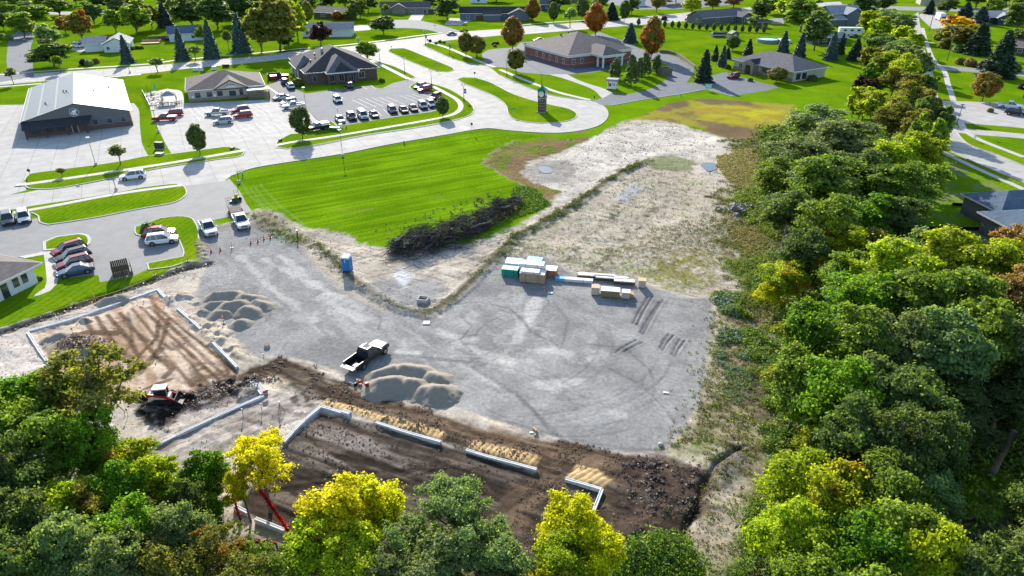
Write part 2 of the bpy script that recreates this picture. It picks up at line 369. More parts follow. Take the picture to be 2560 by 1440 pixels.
def zone(px, soft=.6, wob=1.2, world=None):
    poly = world or gp(px); P = np.array(poly); pad = soft + wob + 1
    idx = np.nonzero((gx > P[:, 0].min() - pad) & (gx < P[:, 0].max() + pad) & (gy > P[:, 1].min() - pad) & (gy < P[:, 1].max() + pad))[0]
    m = np.zeros(NV)
    if len(idx): m[idx] = S(-soft, soft, sdf(poly, idx) + (n_b[idx] - .5) * 2 * wob)
    return m
def line(px, w, soft=.15, wob=.2, world=None):
    """distance mask around a polyline: 1 on the line, plus signed cross distance and run length"""
    P = world or gp(px); P = np.array(P); pad = w + soft + wob + .5
    idx = np.nonzero((gx > P[:, 0].min() - pad) & (gx < P[:, 0].max() + pad) & (gy > P[:, 1].min() - pad) & (gy < P[:, 1].max() + pad))[0]
    m = np.zeros(NV)
    if not len(idx): return m
    x = gx[idx]; y = gy[idx]; d = np.full(len(idx), 1e9)
    for i in range(len(P) - 1):
        ax, ay = P[i]; bx, by = P[i + 1]; ex = bx - ax; ey = by - ay
        t = np.clip(((x - ax) * ex + (y - ay) * ey) / (ex * ex + ey * ey + 1e-12), 0, 1)
        d = np.minimum(d, np.hypot(x - ax - t * ex, y - ay - t * ey))
    m[idx] = 1 - S(w / 2 - soft, w / 2 + soft, d + (n_b[idx] - .5) * 2 * wob); return m
def paint(m, col, rough=None):
    global gc, gr
    gc = gc * (1 - m[:, None]) + np.array(col) * m[:, None]
    if rough is not None: gr = gr * (1 - m) + rough * m
def mixn(c1, c2, n): return np.array(c1)[None] * (1 - n[:, None]) + np.array(c2)[None] * n[:, None]
def paintn(m, c1, c2, n, rough=None): paint_arr(m, mixn(c1, c2, n), rough)
def paint_arr(m, C, rough=None):
    global gc, gr
    gc = gc * (1 - m[:, None]) + C * m[:, None]
    if rough is not None: gr = gr * (1 - m) + rough * m
def dirn(deg, s, along=8):
    """streaky noise running along a direction"""
    a = math.radians(deg); u = gx * math.cos(a) + gy * math.sin(a); v = -gx * math.sin(a) + gy * math.cos(a)
    return fbm(u / along, v, s, 4, 21)
SAND = (.43, .375, .30); SANDL = (.49, .43, .355); SANDD = (.24, .195, .15); GRAV = (.25, .25, .25); GRAVD = (.222, .214, .204)
MUD = (.055, .038, .027); MUDM = (.105, .072, .048); MUDD = (.022, .017, .014)
# ---- turf: mowing lines on the big lawn and lighter seed heads
big = zone([(577,440),(640,419),(850,388),(1000,356),(1180,328),(1290,334),(1400,345),(1290,352),(1235,378),(1210,410),(1290,455),(1375,515),(1300,545),(1180,600),(935,615),(720,552),(640,525),(600,480)], .3, .1)
ang_l = 28
st1 = dirn(ang_l, 1.0, 14)
paintn(big, (.09, .185, .004), (.145, .265, .006), S(.35, .65, st1), .85)
vv = -gx * math.sin(R(ang_l)) + gy * math.cos(R(ang_l))
paint(big * S(.3, .95, np.sin(vv * 2 * math.pi / 1.5 + n_a * 6)) * S(.35, .6, st1) * .35, (.065, .13, .003))
paint(big * S(.66, .8, n_b) * S(.5, .65, n_a) * .4, (.16, .19, .05))
for k, (a, b) in enumerate([((625, 470), (700, 545)), ((632, 462), (720, 548)), ((650, 460), (760, 560)), ((605, 455), (660, 520))]):
    paint(line([a, ((a[0] + b[0]) / 2 - 8, (a[1] + b[1]) / 2 + 2), b], .25, .15, .1) * big * .5, (.2, .3, .09))
paint(line([(845, 522), (880, 530), (930, 522)], .5, .3, .3) * .6, (.2, .17, .05))
# ---- bare earth of the whole site
SITE = [(517,655),(457,667),(410,684),(332,712),(300,724),(225,744),(150,772),(75,797),(0,822),(-300,900),(-600,1700),(3000,1700),(2200,900),(1990,520),(1900,330),(1800,340),(1640,295),(1560,300),(1490,338),(1400,347),
        (1290,352),(1235,378),(1210,410),(1290,455),(1375,515),(1300,560),(1180,610),(1000,622),(935,616),(900,602),(850,582),(780,572),(720,550),(690,532),(645,522),(620,540),(560,560),(490,556),(498,600)]
site = zone(SITE, .7, 1.6)
site_h = S(0.4, 1, site)
paintn(site, SAND, SANDL, S(.35, .7, n_a), .9)
paint(site * S(.58, .75, n_b) * .5, SANDD); paint(site * S(.55, .7, fbm(gx, gy, 2.4, 5, 33)) * .35, (.30, .27, .235))
# sandy top of the haul road and turning place, very pale
top = zone([(1420,345),(1560,315),(1700,310),(1800,345),(1810,400),(1700,395),(1600,400),(1500,455),(1430,500),(1380,515),(1310,440),(1310,415),(1370,385)], .8, 1.5)
paintn(top, (.42, .38, .325), (.56, .515, .44), S(.3, .6, n_b), .9)
paint(top * S(.52, .7, dirn(20, 1.6, 6)) * .45, (.34, .31, .27))
grey1 = zone([(1300,425),(1350,400),(1420,400),(1440,425),(1420,455),(1340,460)], .8, 1.2); paint(grey1 * .7, (.22, .205, .185))
# ---- dried turf
bg1 = zone([(1208,410),(1240,376),(1290,352),(1400,340),(1500,322),(1470,350),(1390,385),(1320,405),(1300,430),(1345,462),(1400,480),(1375,512),(1330,475),(1288,455)], .6, 1.3)
paintn(bg1, (.20, .135, .07), (.12, .17, .02), S(.45, .7, n_w), .9)
bg2 = zone([(1650,262),(1740,246),(1850,252),(1985,262),(1990,300),(1930,340),(1880,356),(1800,342),(1740,318),(1650,300),(1600,300),(1560,305),(1600,285)], .8, 1.6)
paintn(bg2, (.17, .12, .07), (.27, .24, .04), S(.42, .6, n_a + .1 * np.sin(gx * .2)), .9)
core = zone([(1730,262),(1850,262),(1960,280),(1960,300),(1850,316),(1740,298)], 1.5, 2.2); paintn(core * .8, (.30, .22, .04), (.36, .34, .02), S(.35, .6, n_w), .9)
lw = zone([(1500,335),(1530,262),(1640,240),(1700,243),(1650,266),(1610,288),(1560,302),(1520,312)], .4, .8); paint(lw, (.125, .235, .005), .85)
lw2 = zone([(1000,357),(1180,328),(1290,334),(1400,338),(1480,330),(1525,300),(1545,302),(1490,340),(1400,350),(1290,356),(1100,372)], .4, .5); paint(lw2 * (1 - big), (.12, .23, .005), .85)
# ---- sparse weeds over sand
wn = fbm(gx, gy, 1.1, 4, 40, .7)
W1 = zone([(1230,655),(1275,585),(1400,545),(1500,485),(1600,415),(1640,405),(1700,430),(1800,470),(1850,520),(1845,700),(1785,738),(1640,712),(1450,690),(1370,640)], 1.5, 2)
dens = S(.62, .48, n_a * .6 + wn * .4)
low = zone([(1230,660),(1300,610),(1400,620),(1480,640),(1600,600),(1700,560),(1860,540),(1850,710),(1780,740),(1640,712),(1450,690),(1370,640)], 2.5, 3)
wd = dirn(58, .8, 3); wf = fbm(gx, gy, .6, 4, 44, .8); paintn(W1 * .3, (.30, .265, .20), (.40, .36, .28), n_w, .9); paint(W1 * S(.56, .66, wd) * .6, (.56, .51, .43)); paintn(W1 * np.clip(S(.49, .62, wd * .5 + wf * .5) * .6 + low * S(.40, .6, wf) * .6, 0, 1) * .8, (.20, .19, .11), (.18, .23, .06), S(.4, .62, n_w), .9)
paint(zone([(1600,400),(1680,385),(1740,405),(1730,430),(1640,425)], 1, 1.6) * .75, (.14, .17, .06))
paint(zone([(1615,700),(1640,640),(1760,620),(1800,700),(1790,740),(1680,720)], 1.6, 2.5) * S(.35, .55, wn) * .8, (.20, .19, .045))
for c in ([(1530,545),(1590,480),(1620,470)], [(1420,650),(1500,560),(1560,500)], [(1480,690),(1560,590),(1640,520)]):
    paint(line(c, 1.6, .7, .8) * S(.45, .6, wn) * .8, (.11, .105, .075))
paint(zone([(1540,490),(1580,462),(1610,470),(1560,510)], .7, 1) * .8, (.30, .31, .33), .35)
# right margin: rough grass, brush, bare patches
W2 = zone([(1850,350),(1900,345),(1960,420),(2060,560),(2100,800),(2400,1700),(1500,1700),(1640,1440),(1720,1310),(1850,1140),(1700,1135),(1682,1100),(1745,1000),(1782,830),(1792,755),(1850,715),(1835,650),(1790,600),(1840,540),(1800,500),(1850,450),(1820,420),(1850,385),(1830,350)], 2.6, 3.5)
paintn(W2, (.29, .25, .165), (.19, .205, .07), S(.42, .6, wf), .9)
paint(W2 * S(.5, .64, n_w) * .8, (.34, .29, .21)); paint(W2 * S(.58, .72, fbm(gx, gy, 4, 3, 50)) * .5, (.13, .19, .03)); paint(W2 * S(.52, .62, fbm(gx, gy, 1.2, 4, 52)) * .65, (.135, .105, .07)); paint(zone([(1790,770),(1900,740),(1930,880),(1900,1000),(1840,1120),(1770,1110),(1740,1060),(1770,930)], 1.5, 2) * S(.42, .58, wf) * .7, (.13, .10, .068))
paint(zone([(1800,400),(1880,380),(1900,440),(1860,470),(1810,440)], 1, 1.5) * .7, (.42, .34, .13))
paint(zone([(1690,1310),(1800,1270),(1860,1320),(1820,1400),(1740,1440),(1690,1400)], 1, 1.4) * .8, (.36, .30, .235))
paint(zone([(1840,900),(1890,890),(1930,960),(1900,1060),(1860,1000)], .8, 1.2) * .8, (.13, .10, .07))
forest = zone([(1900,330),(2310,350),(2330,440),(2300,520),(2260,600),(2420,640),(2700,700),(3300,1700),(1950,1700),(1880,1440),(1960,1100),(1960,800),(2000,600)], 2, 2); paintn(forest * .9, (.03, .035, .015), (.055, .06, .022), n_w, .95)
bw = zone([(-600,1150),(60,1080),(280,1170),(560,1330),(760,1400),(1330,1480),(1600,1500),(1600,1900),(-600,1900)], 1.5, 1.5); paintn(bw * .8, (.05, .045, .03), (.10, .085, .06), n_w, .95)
shade_lawn = zone([(2320,360),(2440,420),(2560,500),(2560,640),(2300,620),(2260,600),(2300,520),(2330,440)], 1, 1.5); paintn(shade_lawn * S(.45, .6, n_w) * .6, (.16, .15, .09), (.22, .20, .14), n_b)
# ---- gravelled lot
GR = [(492,556),(560,562),(620,545),(648,548),(672,575),(700,592),(760,618),(785,645),(835,695),(885,722),(935,750),(1000,778),(1060,792),(1108,792),(1128,768),(1180,718),(1232,662),(1262,640),(1365,640),(1440,690),
      (1600,700),(1650,722),(1700,745),(1765,742),(1786,760),(1780,830),(1768,880),(1762,940),(1747,1000),(1722,1060),(1682,1100),(1660,1128),(1560,1132),(1440,1108),(1350,1085),(1250,1050),(1130,1015),(1000,990),(900,965),
      (850,930),(780,905),(700,890),(640,885),(600,870),(572,815),(548,790),(505,780),(492,740),(502,700),(520,665),(512,640),(500,605)]
gv = zone(GR, .35, .5); lot_h = gv
paintn(gv, GRAVD, (.305, .295, .28), S(.3, .68, n_w * .6 + n_b * .4), .8)
stk = fbm((gx + gy * .9), (gy - gx * .9) / 6, 1.1, 4, 61)
paint(gv * zone([(510,600),(700,590),(900,745),(1100,800),(1250,860),(1150,960),(880,860),(620,830)], 3, 3) * S(.58, .75, stk) * .5, (.40, .385, .36))
mott = S(.60, .70, fbm(gx, gy, 2.6, 5, 70, .6))
paint(gv * zone([(700,640),(1000,800),(1330,720),(1500,900),(1450,1010),(1150,930),(850,850),(560,700)], 4, 4) * mott * .55, (.43, .41, .375))
for c, w in [([(660,650),(760,700),(900,770)],1.4),([(800,742),(870,780),(905,800)],1.6),([(700,640),(820,735)],1.0),([(600,640),(680,720),(790,800)],1.0),([(1350,960),(1380,965),(1435,955)],2.2),([(1350,880),(1385,875),(1420,882)],1.6),
             ([(1340,750),(1330,780),(1300,830),(1290,855)],1.7),([(1530,1036),(1555,1038)],1.2),([(1480,895),(1505,888)],1.2),([(1140,860),(1200,880),(1280,905)],1.4),([(1000,880),(1040,885)],1.6),([(1100,830),(1150,850),(1190,850)],1.2),([(1160,910),(1240,960)],1.3)]:
    paint(line(c, w * .75, .5, 1.0) * gv * .6, (.52, .50, .46))
for c, w in [([(945,775),(952,800),(945,825)],.3),([(1140,760),(1200,755),(1270,770),(1310,800),(1325,830)],.35),([(1380,750),(1420,800),(1405,870)],.3),([(1280,775),(1330,830),(1390,860),(1400,875)],.3),([(1470,860),(1560,870),(1620,920),(1638,960),(1630,1000)],.35),
             ([(950,885),(1020,888),(1160,905),(1290,985),(1345,1040),(1390,1085)],.6),([(1290,985),(1330,1020),(1370,1075)],.35),([(1150,790),(1180,815),(1150,850),(1180,880)],.3),([(1440,1100),(1560,1122),(1650,1125)],.4),([(1250,1050),(1400,1090)],.5),([(1520,920),(1600,960),(1660,1020),(1690,1060)],.3)]:
    paint(line(c, w, .12, .08) * gv * .45, (.10, .10, .105))
for k, (a, b) in enumerate([((1618,745),(1582,808)),((1628,745),(1592,812)),((1648,755),(1600,832)),((1657,750),(1607,835)),((1672,835),(1650,870)),((1684,838),(1656,874)),((1700,848),(1680,885)),((1712,852),(1686,890)),((1590,850),(1540,880)),((1606,856),(1560,880))]):
    m = line([a, ((a[0] + b[0]) / 2 - 3, (a[1] + b[1]) / 2), b], .32, .1, .05); paint(m * .8, (.085, .088, .092)); gz -= m * .09; gz += line([(a[0] + 6, a[1]), (b[0] + 6, b[1])], .3, .12, .04) * .06
ra = np.random.default_rng(17)
for k in range(26):      # long faint wheel arcs
    cx_, cy_ = ra.uniform(-14, 16), ra.uniform(52, 76); rr_ = ra.uniform(7, 26); a0 = ra.uniform(0, 6.28); da = ra.uniform(.6, 1.9); P_ = [(cx_ + rr_ * math.cos(a0 + da * i / 12), cy_ + rr_ * .85 * math.sin(a0 + da * i / 12)) for i in range(13)]
    for off in (0, 1.7):
        Q_ = [(cx_ + (x - cx_) * (1 + off / rr_), cy_ + (y - cy_) * (1 + off / rr_)) for x, y in P_]; m = line(None, .26, .1, .05, world=Q_) * gv; paint(m * ra.uniform(.12, .38), (.11, .11, .115) if k % 3 else (.42, .41, .39)); gz -= m * .012
# the pale ring the trucks turn in, and the band where gravel thins to dust
paint(gv * zone([(1480,1000),(1700,950),(1760,800),(1740,1010),(1680,1100),(1560,1120),(1440,1090)], 3, 3) * .35, (.33, .33, .325))
paint(line([(760,605),(790,645),(840,700),(890,735),(960,770)], 1.5, .8, .8) * .8, (.42, .36, .28)); paint(line([(655,530),(760,612)], 2.6, 1.0, 1.4) * S(.4, .6, n_b) * .8, (.27, .22, .16))
# ---- berm round the gravel
berm_px = [(1617,402),(1560,428),(1500,466),(1437,512),(1360,556),(1290,590),(1247,635),(1195,688),(1145,738),(1095,772),(1062,786),(1000,772),(935,738),(872,692),(832,650),(792,612)]
bm = line(berm_px, 2.0, 1.0, .5); bm2 = line(berm_px, 1.1, .6, .5)
gz += bm * (.15 + .3 * n_b) * S(.2, .5, bm); paintn(bm2 * .9, (.06, .05, .04), (.12, .115, .05), S(.4, .6, n_c), .9)
paintn(line([(1430,520),(1360,565),(1280,605),(1240,655)], 3.5, 1.5, 1.2) * S(.4, .6, n_c) * .85, (.075, .10, .03), (.10, .09, .06), n_b, .9)
paint(line([(1020,760),(1080,770),(1120,755)], 3.0, 1.4, 1.2) * S(.4, .6, n_c) * .8, (.09, .09, .05))
weedy = line([(650,540),(700,580),(740,600)], 3.5, 1.5, 1.5); gz += weedy * .35 * n_b; paintn(weedy * .75, (.14, .12, .08), (.08, .15, .02), S(.45, .6, n_b), .9)
# grey churned sand between the lot arms
paint(zone([(900,720),(960,690),(1100,700),(1120,730),(1050,780),(960,765)], 1.2, 1.6) * .75, (.23, .23, .235)); paint(zone([(975,690),(1005,668),(1035,685),(1010,715)], .7, 1.0) * .85, (.60, .60, .60), .6)
paint(site * zone([(640,600),(1240,600),(1240,700),(900,700)], 2, 2) * (1 - gv) * S(.56, .66, dirn(35, .8, 5)) * .55, (.20, .17, .13))
# ---- mud: haul corridor and the churned corner
M2 = zone([(560,955),(620,915),(700,893),(762,905),(830,950),(900,978),(1000,1008),(1130,1045),(1250,1078),(1350,1092),(1440,1112),(1560,1138),(1665,1138),(1720,1158),(1772,1182),(1800,1165),(1780,1225),(1745,1300),(1690,1370),
           (1560,1460),(1330,1600),(1200,1500),(1340,1180),(1110,1105),(940,1055),(800,1000),(740,985),(690,950),(620,960)], .5, .9)
m2s = np.where(gx < -15, dirn(-30, 1.0, 7), dirn(-20, 1.0, 7))
paintn(M2, (.055, .042, .031), (.155, .118, .085), S(.42, .6, m2s), .75)
brn = zone([(850,960),(1000,1010),(1300,1085),(1440,1115),(1560,1150),(1500,1200),(1330,1150),(1100,1070),(820,995)], 1, 1.2); paintn(brn * .8, (.10, .068, .042), (.19, .13, .085), S(.35, .65, m2s), .8)
M3 = zone([(1600,1150),(1720,1165),(1772,1185),(1792,1180),(1770,1240),(1745,1300),(1690,1380),(1600,1440),(1540,1380),(1530,1260),(1560,1200)], .8, 1.5)
paintn(M3 * .8, (.034, .026, .02), (.085, .06, .044), S(.4, .6, n_b), .6)
clod = fbm(gx, gy, .9, 3, 80, .75)
gz += (M3 * S(.45, .8, clod) * .2 + M2 * (n_b - .5) * .14) 
paint(M3 * S(.62, .7, fbm(gx, gy, 1.8, 3, 88)) * zone([(1640,1240),(1720,1250),(1700,1330),(1640,1340)], 1, 1) * .9, (.16, .15, .14), .5)
tr = zone([(1855,1118),(1790,1160),(1770,1215),(1745,1290),(1700,1370),(1690,1340),(1730,1270),(1755,1205),(1800,1140)], .4, .4); gz -= tr * .45; paint(tr * .8, MUDD)
gp1 = zone([(1815,1125),(1865,1120),(1870,1150),(1835,1220),(1800,1220),(1800,1160)], .6, .6); paint(gp1 * .9, (.13, .12, .11)); paint(line([(1825, 1115), (1870, 1128)], .7, .3, .3), MUDD)
# ---- building pad by the offices (pale sand, striped by tracks)
PAD1 = [(86,832),(392,732),(592,922),(600,950),(540,985),(380,1010),(140,985),(118,905)]
p1 = zone(PAD1, .25, .2); paintn(p1, (.40, .27, .18), (.53, .42, .32), S(.4, .6, dirn(-52, .8, 8)), .85); gz -= p1 * .14
sandc = zone([(95,840),(190,800),(235,800),(190,860),(250,890),(235,905),(130,900)], .8, 1); paintn(sandc, (.47, .38, .27), (.55, .46, .35), n_w, .9)
gz += sandc * S(.5, .7, n_b) * .4; paint(sandc * zone([(100,830),(170,805),(185,830),(120,850)], .6, .6) * S(.4, .6, n_b) * .8, (.17, .15, .13))
TRB = (.15, .10, .062); TRD = (.075, .048, .03)
for c, w, k in [([(385,762),(590,925)],.9,.8),([(372,765),(560,935)],.9,.7),([(350,765),(440,850),(545,945)],1.0,.85),([(330,770),(395,850),(430,870)],.9,.75),([(300,780),(350,840),(400,900)],1.0,.8),([(268,785),(325,850),(345,890)],1.1,.85),([(240,790),(290,865),(310,900)],1.1,.85),
                ([(215,800),(245,860),(262,890)],1.0,.8),([(395,800),(392,840),(345,890),(325,915)],1.0,.9),([(420,795),(405,850),(375,900)],1.0,.95),([(320,780),(330,850),(300,900)],.8,.6),([(400,870),(480,960)],.9,.75),([(430,855),(520,955)],.8,.7),([(410,940),(430,920),(400,890)],1.6,.8),
                ([(455,820),(560,900),(570,930)],.8,.8),([(375,740),(400,790),(470,850)],1.2,.6),([(300,800),(370,850)],.9,.6),([(345,930),(400,870)],2.0,.7),([(225,870),(200,870),(180,845),(210,830),(290,830)],2.6,.9),([(360,970),(425,945)],1.2,.8),([(470,880),(500,950)],1,.5),([(260,830),(300,880),(350,900)],1.3,.6)]:
    m = line(c, w * .5, .08, .10) * p1; t1 = S(.3, .6, n_c); paintn(m * min(1, k * 1.15) * (.75 + .25 * t1), TRD, TRB, t1, .8); gz += m * .05 * (n_c - .4)
heap = line([(178,862),(215,868)], 3.4, 1.3, .4); gz += heap * .8; paintn(heap, (.06, .04, .03), (.15, .10, .07), S(.4, .6, n_c))
paint(zone([(490,900),(575,915),(600,950),(520,975),(470,960)], .8, 1) * S(.45, .6, n_b) * .8, MUDM)
# ---- dark wet mud by the skid steer
md = zone([(335,1000),(380,975),(450,975),(545,950),(640,945),(655,975),(560,1020),(455,1040),(420,1075),(370,1060),(340,1030)], .5, .9)
paintn(md, MUDD, (.075, .055, .042), S(.4, .65, n_c), .45); gz += md * (S(.45, .75, n_b) * .5 - .08)
paint(md * S(.64, .74, n_c) * .7, (.30, .29, .28), .4)
rim = line([(420,1075),(470,1040),(560,1010),(650,970)], 1.6, .8, .8); paint(rim * .5, (.36, .33, .30), .5)
yard = zone([(345,1130),(420,1080),(640,990),(700,960),(760,975),(800,1010),(735,1080),(700,1120),(560,1200),(500,1230),(340,1180)], .8, .8); paintn(yard * .85, (.36, .31, .27), (.48, .43, .38), S(.35, .65, n_b), .85)
paint(yard * S(.54, .64, dirn(40, .9, 5)) * .6, (.17, .145, .12)); gz += yard * (n_b - .5) * .16
paint(zone([(645,960),(665,940),(700,938),(725,955),(705,975),(660,975)], .5, .6), (.58, .48, .35))
paint(zone([(700,960),(800,985),(800,1010),(740,1040),(720,1010)], .8, .8) * S(.42, .6, n_c) * .85, MUD)
# ---- dark building pad in front
PAD2 = [(800,1028),(870,1045),(940,1062),(1110,1110),(1170,1130),(1340,1180),(1412,1203),(1500,1226),(1478,1290),(1330,1560),(720,1335),(600,1275),(640,1180),(712,1112)]
p2 = zone(PAD2, .25, .25); s2 = dirn(-24, .9, 9)
paintn(p2, (.052, .041, .033), (.145, .118, .094), S(.42, .6, s2 * .75 + n_b * .25), .7); gz -= p2 * .14
rut = dirn(-24, .42, 22); paint(p2 * S(.56, .62, rut) * .55, (.028, .02, .015)); paint(p2 * S(.60, .66, dirn(-20, .5, 14)) * S(.45, .6, n_w) * .5, (.20, .16, .125)); gz -= p2 * S(.56, .62, rut) * .04
rt2 = dirn(-27, .45, 18); paint(M2 * (1 - M3) * S(.55, .62, rt2) * .6, (.05, .035, .025)); gz -= M2 * S(.55, .62, rt2) * .04; paint(M3 * S(.56, .63, dirn(35, .5, 10)) * .5, (.10, .075, .055))
lt = zone([(760,1090),(900,1090),(1000,1150),(960,1200),(830,1180)], 1.5, 1.5); paint(p2 * lt * S(.5, .62, s2) * .75, (.30, .265, .235))
for c, w in [([(700,1200),(900,1180),(1060,1170)],.5),([(640,1230),(860,1200),(1050,1200)],.6),([(1060,1180),(1110,1165),(1180,1180),(1210,1230)],.5),([(1080,1160),(1120,1150),(1110,1175),(1080,1175)],.6),([(820,1150),(890,1190)],.8),([(850,1140),(930,1180)],.8),([(880,1130),(960,1170)],.8),([(900,1220),(1000,1260)],.6)]:
    m = line(c, w, .15, .1) * p2; paint(m * .6, (.03, .022, .017)); gz -= m * .06
gz += p2 * (s2 - .5) * .13
corr = zone([(1340,1170),(1420,1195),(1300,1320),(1180,1330)], .8, .8); paintn(corr * .8, (.09, .062, .042), (.17, .12, .08), S(.4, .6, dirn(48, .7, 6)), .8)
# ---- rows of fresh sand tipped against the wall
for c in ([(818,998),(880,1015),(960,1040),(1050,1062),(1112,1080),(1105,1102),(1030,1082),(940,1052),(872,1034),(806,1012)], [(1185,1104),(1260,1120),(1352,1142),(1340,1168),(1250,1142),(1172,1120)], [(1440,1163),(1490,1175),(1530,1200),(1508,1220),(1460,1206),(1416,1194)]):
    m = zone(c, .3, .35); P = gp(c); a = math.atan2(P[3][1] - P[0][1], P[3][0] - P[0][0]) if len(c) < 8 else R(-24)
    u = gx * math.cos(a) + gy * math.sin(a); w = np.sin(u * 2 * math.pi / .55 + (n_b - .5) * 2.2)
    paintn(m, (.34, .22, .10), (.60, .43, .22), S(-.9, .2, w), .9); gz += m * (.12 + .03 * w)
# ---- edge of the cut along the office lawn and sandy trench behind the wall
cut_px = [(517,660),(457,672),(410,690),(332,718),(300,730),(225,752),(150,780),(75,806),(0,832),(-120,872)]
cut = line(cut_px, 1.5, .4, .4); gz -= cut * .35; paint(cut * .9, (.07, .052, .038))
paint(line([(520,668),(410,700),(300,745),(170,790),(60,825),(-50,850)], 3, 1.2, 1.2) * S(.3, .6, n_b) * (1 - cut) * .8, (.34, .31, .28))
dirtm = zone([(480,560),(500,600),(512,650),(470,650),(455,600),(458,570)], .5, .7); paintn(dirtm * .85, (.15, .105, .065), (.11, .14, .03), n_w, .9)
rub = line([(470, 660), (505, 648), (500, 600)], 1.4, .6, .6); gz += rub * n_c * .5; paint(rub * .5, (.35, .29, .22))
pw = zone([(-400,840),(60,828),(130,912),(150,1000),(20,1100),(-400,1200)], 1, 1); paintn(pw * .8, (.50, .44, .385), (.58, .52, .46), n_w, .9); paint(zone([(75,960),(110,950),(125,1000),(100,1010)], .8, 1) * .6, (.2, .19, .18))
# sand around the wall on the right of pad one
paint(zone([(430,760),(470,770),(560,830),(620,880),(600,905),(520,850),(430,775)], .8, 1) * .8, (.47, .39, .29)); gz += line([(440,740),(480,770),(520,810),(575,880)], 3, 1.2, .8) * S(.45, .7, n_b) * .45
paint(line([(440,745),(470,765),(520,800)], 2.2, .8, .8) * S(.55, .65, n_b) * .7, (.20, .15, .11))
rest = site_h * (1 - lot_h); gz += rest * ((n_b - .5) * .16 + (n_a - .5) * .25 * S(.6, 1, rest)); gz += lot_h * (n_c - .5) * .03
trk = fbm((gx * .6 + gy), (gy * .6 - gx) / 5, .9, 3, 95); gz += rest * S(.55, .7, trk) * -.08
edge = np.minimum.reduce([S(-100, -97, gx), 1 - S(89, 92, gx), 1 - S(205, 210, gy), S(22, 24, gy)]); gz *= edge
V = np.stack([gx, gy, gz], 1); nx, ny = len(XS), len(YS)
i0 = (np.arange(ny - 1)[:, None] * nx + np.arange(nx - 1)[None]).ravel()
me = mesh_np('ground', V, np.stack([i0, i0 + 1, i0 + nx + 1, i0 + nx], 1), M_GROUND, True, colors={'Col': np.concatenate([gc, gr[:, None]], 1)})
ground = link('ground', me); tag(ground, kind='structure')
def hz(x, y):
    i = min(max(int(np.searchsorted(XS, x)) - 1, 0), nx - 2); j = min(max(int(np.searchsorted(YS, y)) - 1, 0), ny - 2)
    return float(gz[j * nx + i]) if XS[0] < x < XS[-1] and YS[0] < y < YS[-1] else 0.0
# the turf beyond, out to the horizon: one ring round the surveyed sheet
B = 3500; x0, x1, y0, y1 = XS[0], XS[-1], YS[0], YS[-1]
rv = [(-B, -B, 0), (B, -B, 0), (B, B, 0), (-B, B, 0), (x0, y0, 0), (x1, y0, 0), (x1, y1, 0), (x0, y1, 0)]
tag(MB().add(rv, [(0, 1, 5, 4), (1, 2, 6, 5), (2, 3, 7, 6), (3, 0, 4, 7)]).build('lawn', M_LAWN), kind='structure')

# ================================================================ ROADS AND PAVEMENTS
def sheet(name, px, z, m, step=1.2, corner=40, parent=None, world=None):
    p = smooth_poly(world or gp(px), step, True, corner)
    if area2(p) < 0: p = p[::-1]
    o = MB().sheet(p, z).build(name, m, parent)
    return tag(o, kind='structure') if parent is None else o
def strip(name, px, w, z, m, parent=None, step=1.0, thick=0.0):
    c = smooth_poly(gp(px), step, False, 60); L, Rr = offset_line(c, w); b = MB()
    for i in range(len(c) - 1):
        q = [(*Rr[i], z), (*Rr[i + 1], z), (*L[i + 1], z), (*L[i], z)]
        if thick: b.hexa([(x, y, z - thick) for x, y, _ in q], q)
        else: b.add(q, [(0, 1, 2, 3)])
    o = b.build(name, m, parent); return tag(o, kind='structure') if parent is None else o
def island(name, px, m=None, kerb=.22, h=.13, step=.8, corner=40):
    p = smooth_poly(gp(px), step, True, corner)
    if area2(p) < 0: p = p[::-1]
    q = inset(p, kerb); n = len(p); b = MB()
    b.add([(*a, 0) for a in p] + [(*a, h) for a in p] + [(*a, h) for a in q] + [(*a, h - .03) for a in q],
          [(i, (i + 1) % n, (i + 1) % n + n, i + n) for i in range(n)] + [(i + n, (i + 1) % n + n, (i + 1) % n + 2 * n, i + 2 * n) for i in range(n)] + [(i + 2 * n, (i + 1) % n + 2 * n, (i + 1) % n + 3 * n, i + 3 * n) for i in range(n)])
    o = MB().sheet(q, h - .005).build(name, m or M_LAWN); tag(o, kind='structure'); b.build('kerb', M_KERB, o); return o
def stripes(parent, a0, a1, b0, b1, n, w=.09, z=.032, skip=()):
    """n painted bay lines: ends run from a0..a1 on one side to b0..b1 on the other (picture points)"""
    for i in range(n):
        if i in skip: continue
        t = i / max(1, n - 1); A = g(a0[0] + (a1[0] - a0[0]) * t, a0[1] + (a1[1] - a0[1]) * t); Bp = g(b0[0] + (b1[0] - b0[0]) * t, b0[1] + (b1[1] - b0[1]) * t)
        L, Rr = offset_line([A, Bp], w); MB().sheet([Rr[0], Rr[1], L[1], L[0]], z).build('parking_line', M_LINE, parent)
MAIN = [(-500,600),(-500,545),(0,490),(62,482),(100,474),(200,463),(300,443),(400,422),(560,397),(608,389),(690,368),(765,368),(805,361),(915,338),(1015,323),(1102,308),(1150,297),(1177,288),(1186,277),(1181,264),(1165,249),(1140,232),(1115,220),(1085,211),
        (1065,211),(1023,218),(1017,200),(1038,193),(985,167),(925,148),(892,132),(940,106),(1058,104),(1058,113),(1115,140),(1165,157),(1217,165),(1250,188),(1280,203),(1317,218),(1372,237),(1430,247),(1475,251),(1505,262),(1519,276),(1520,288),(1512,303),(1492,316),
        (1455,326),(1405,332),(1355,332),(1280,327),(1222,321),(1177,326),(1115,337),(1055,347),(975,361),(855,385),(740,402),(640,419),(600,427),(578,440),(560,452),(462,466),(350,480),(200,500),(0,528)]
main = sheet('boulevard', MAIN, .012, M_CONC)
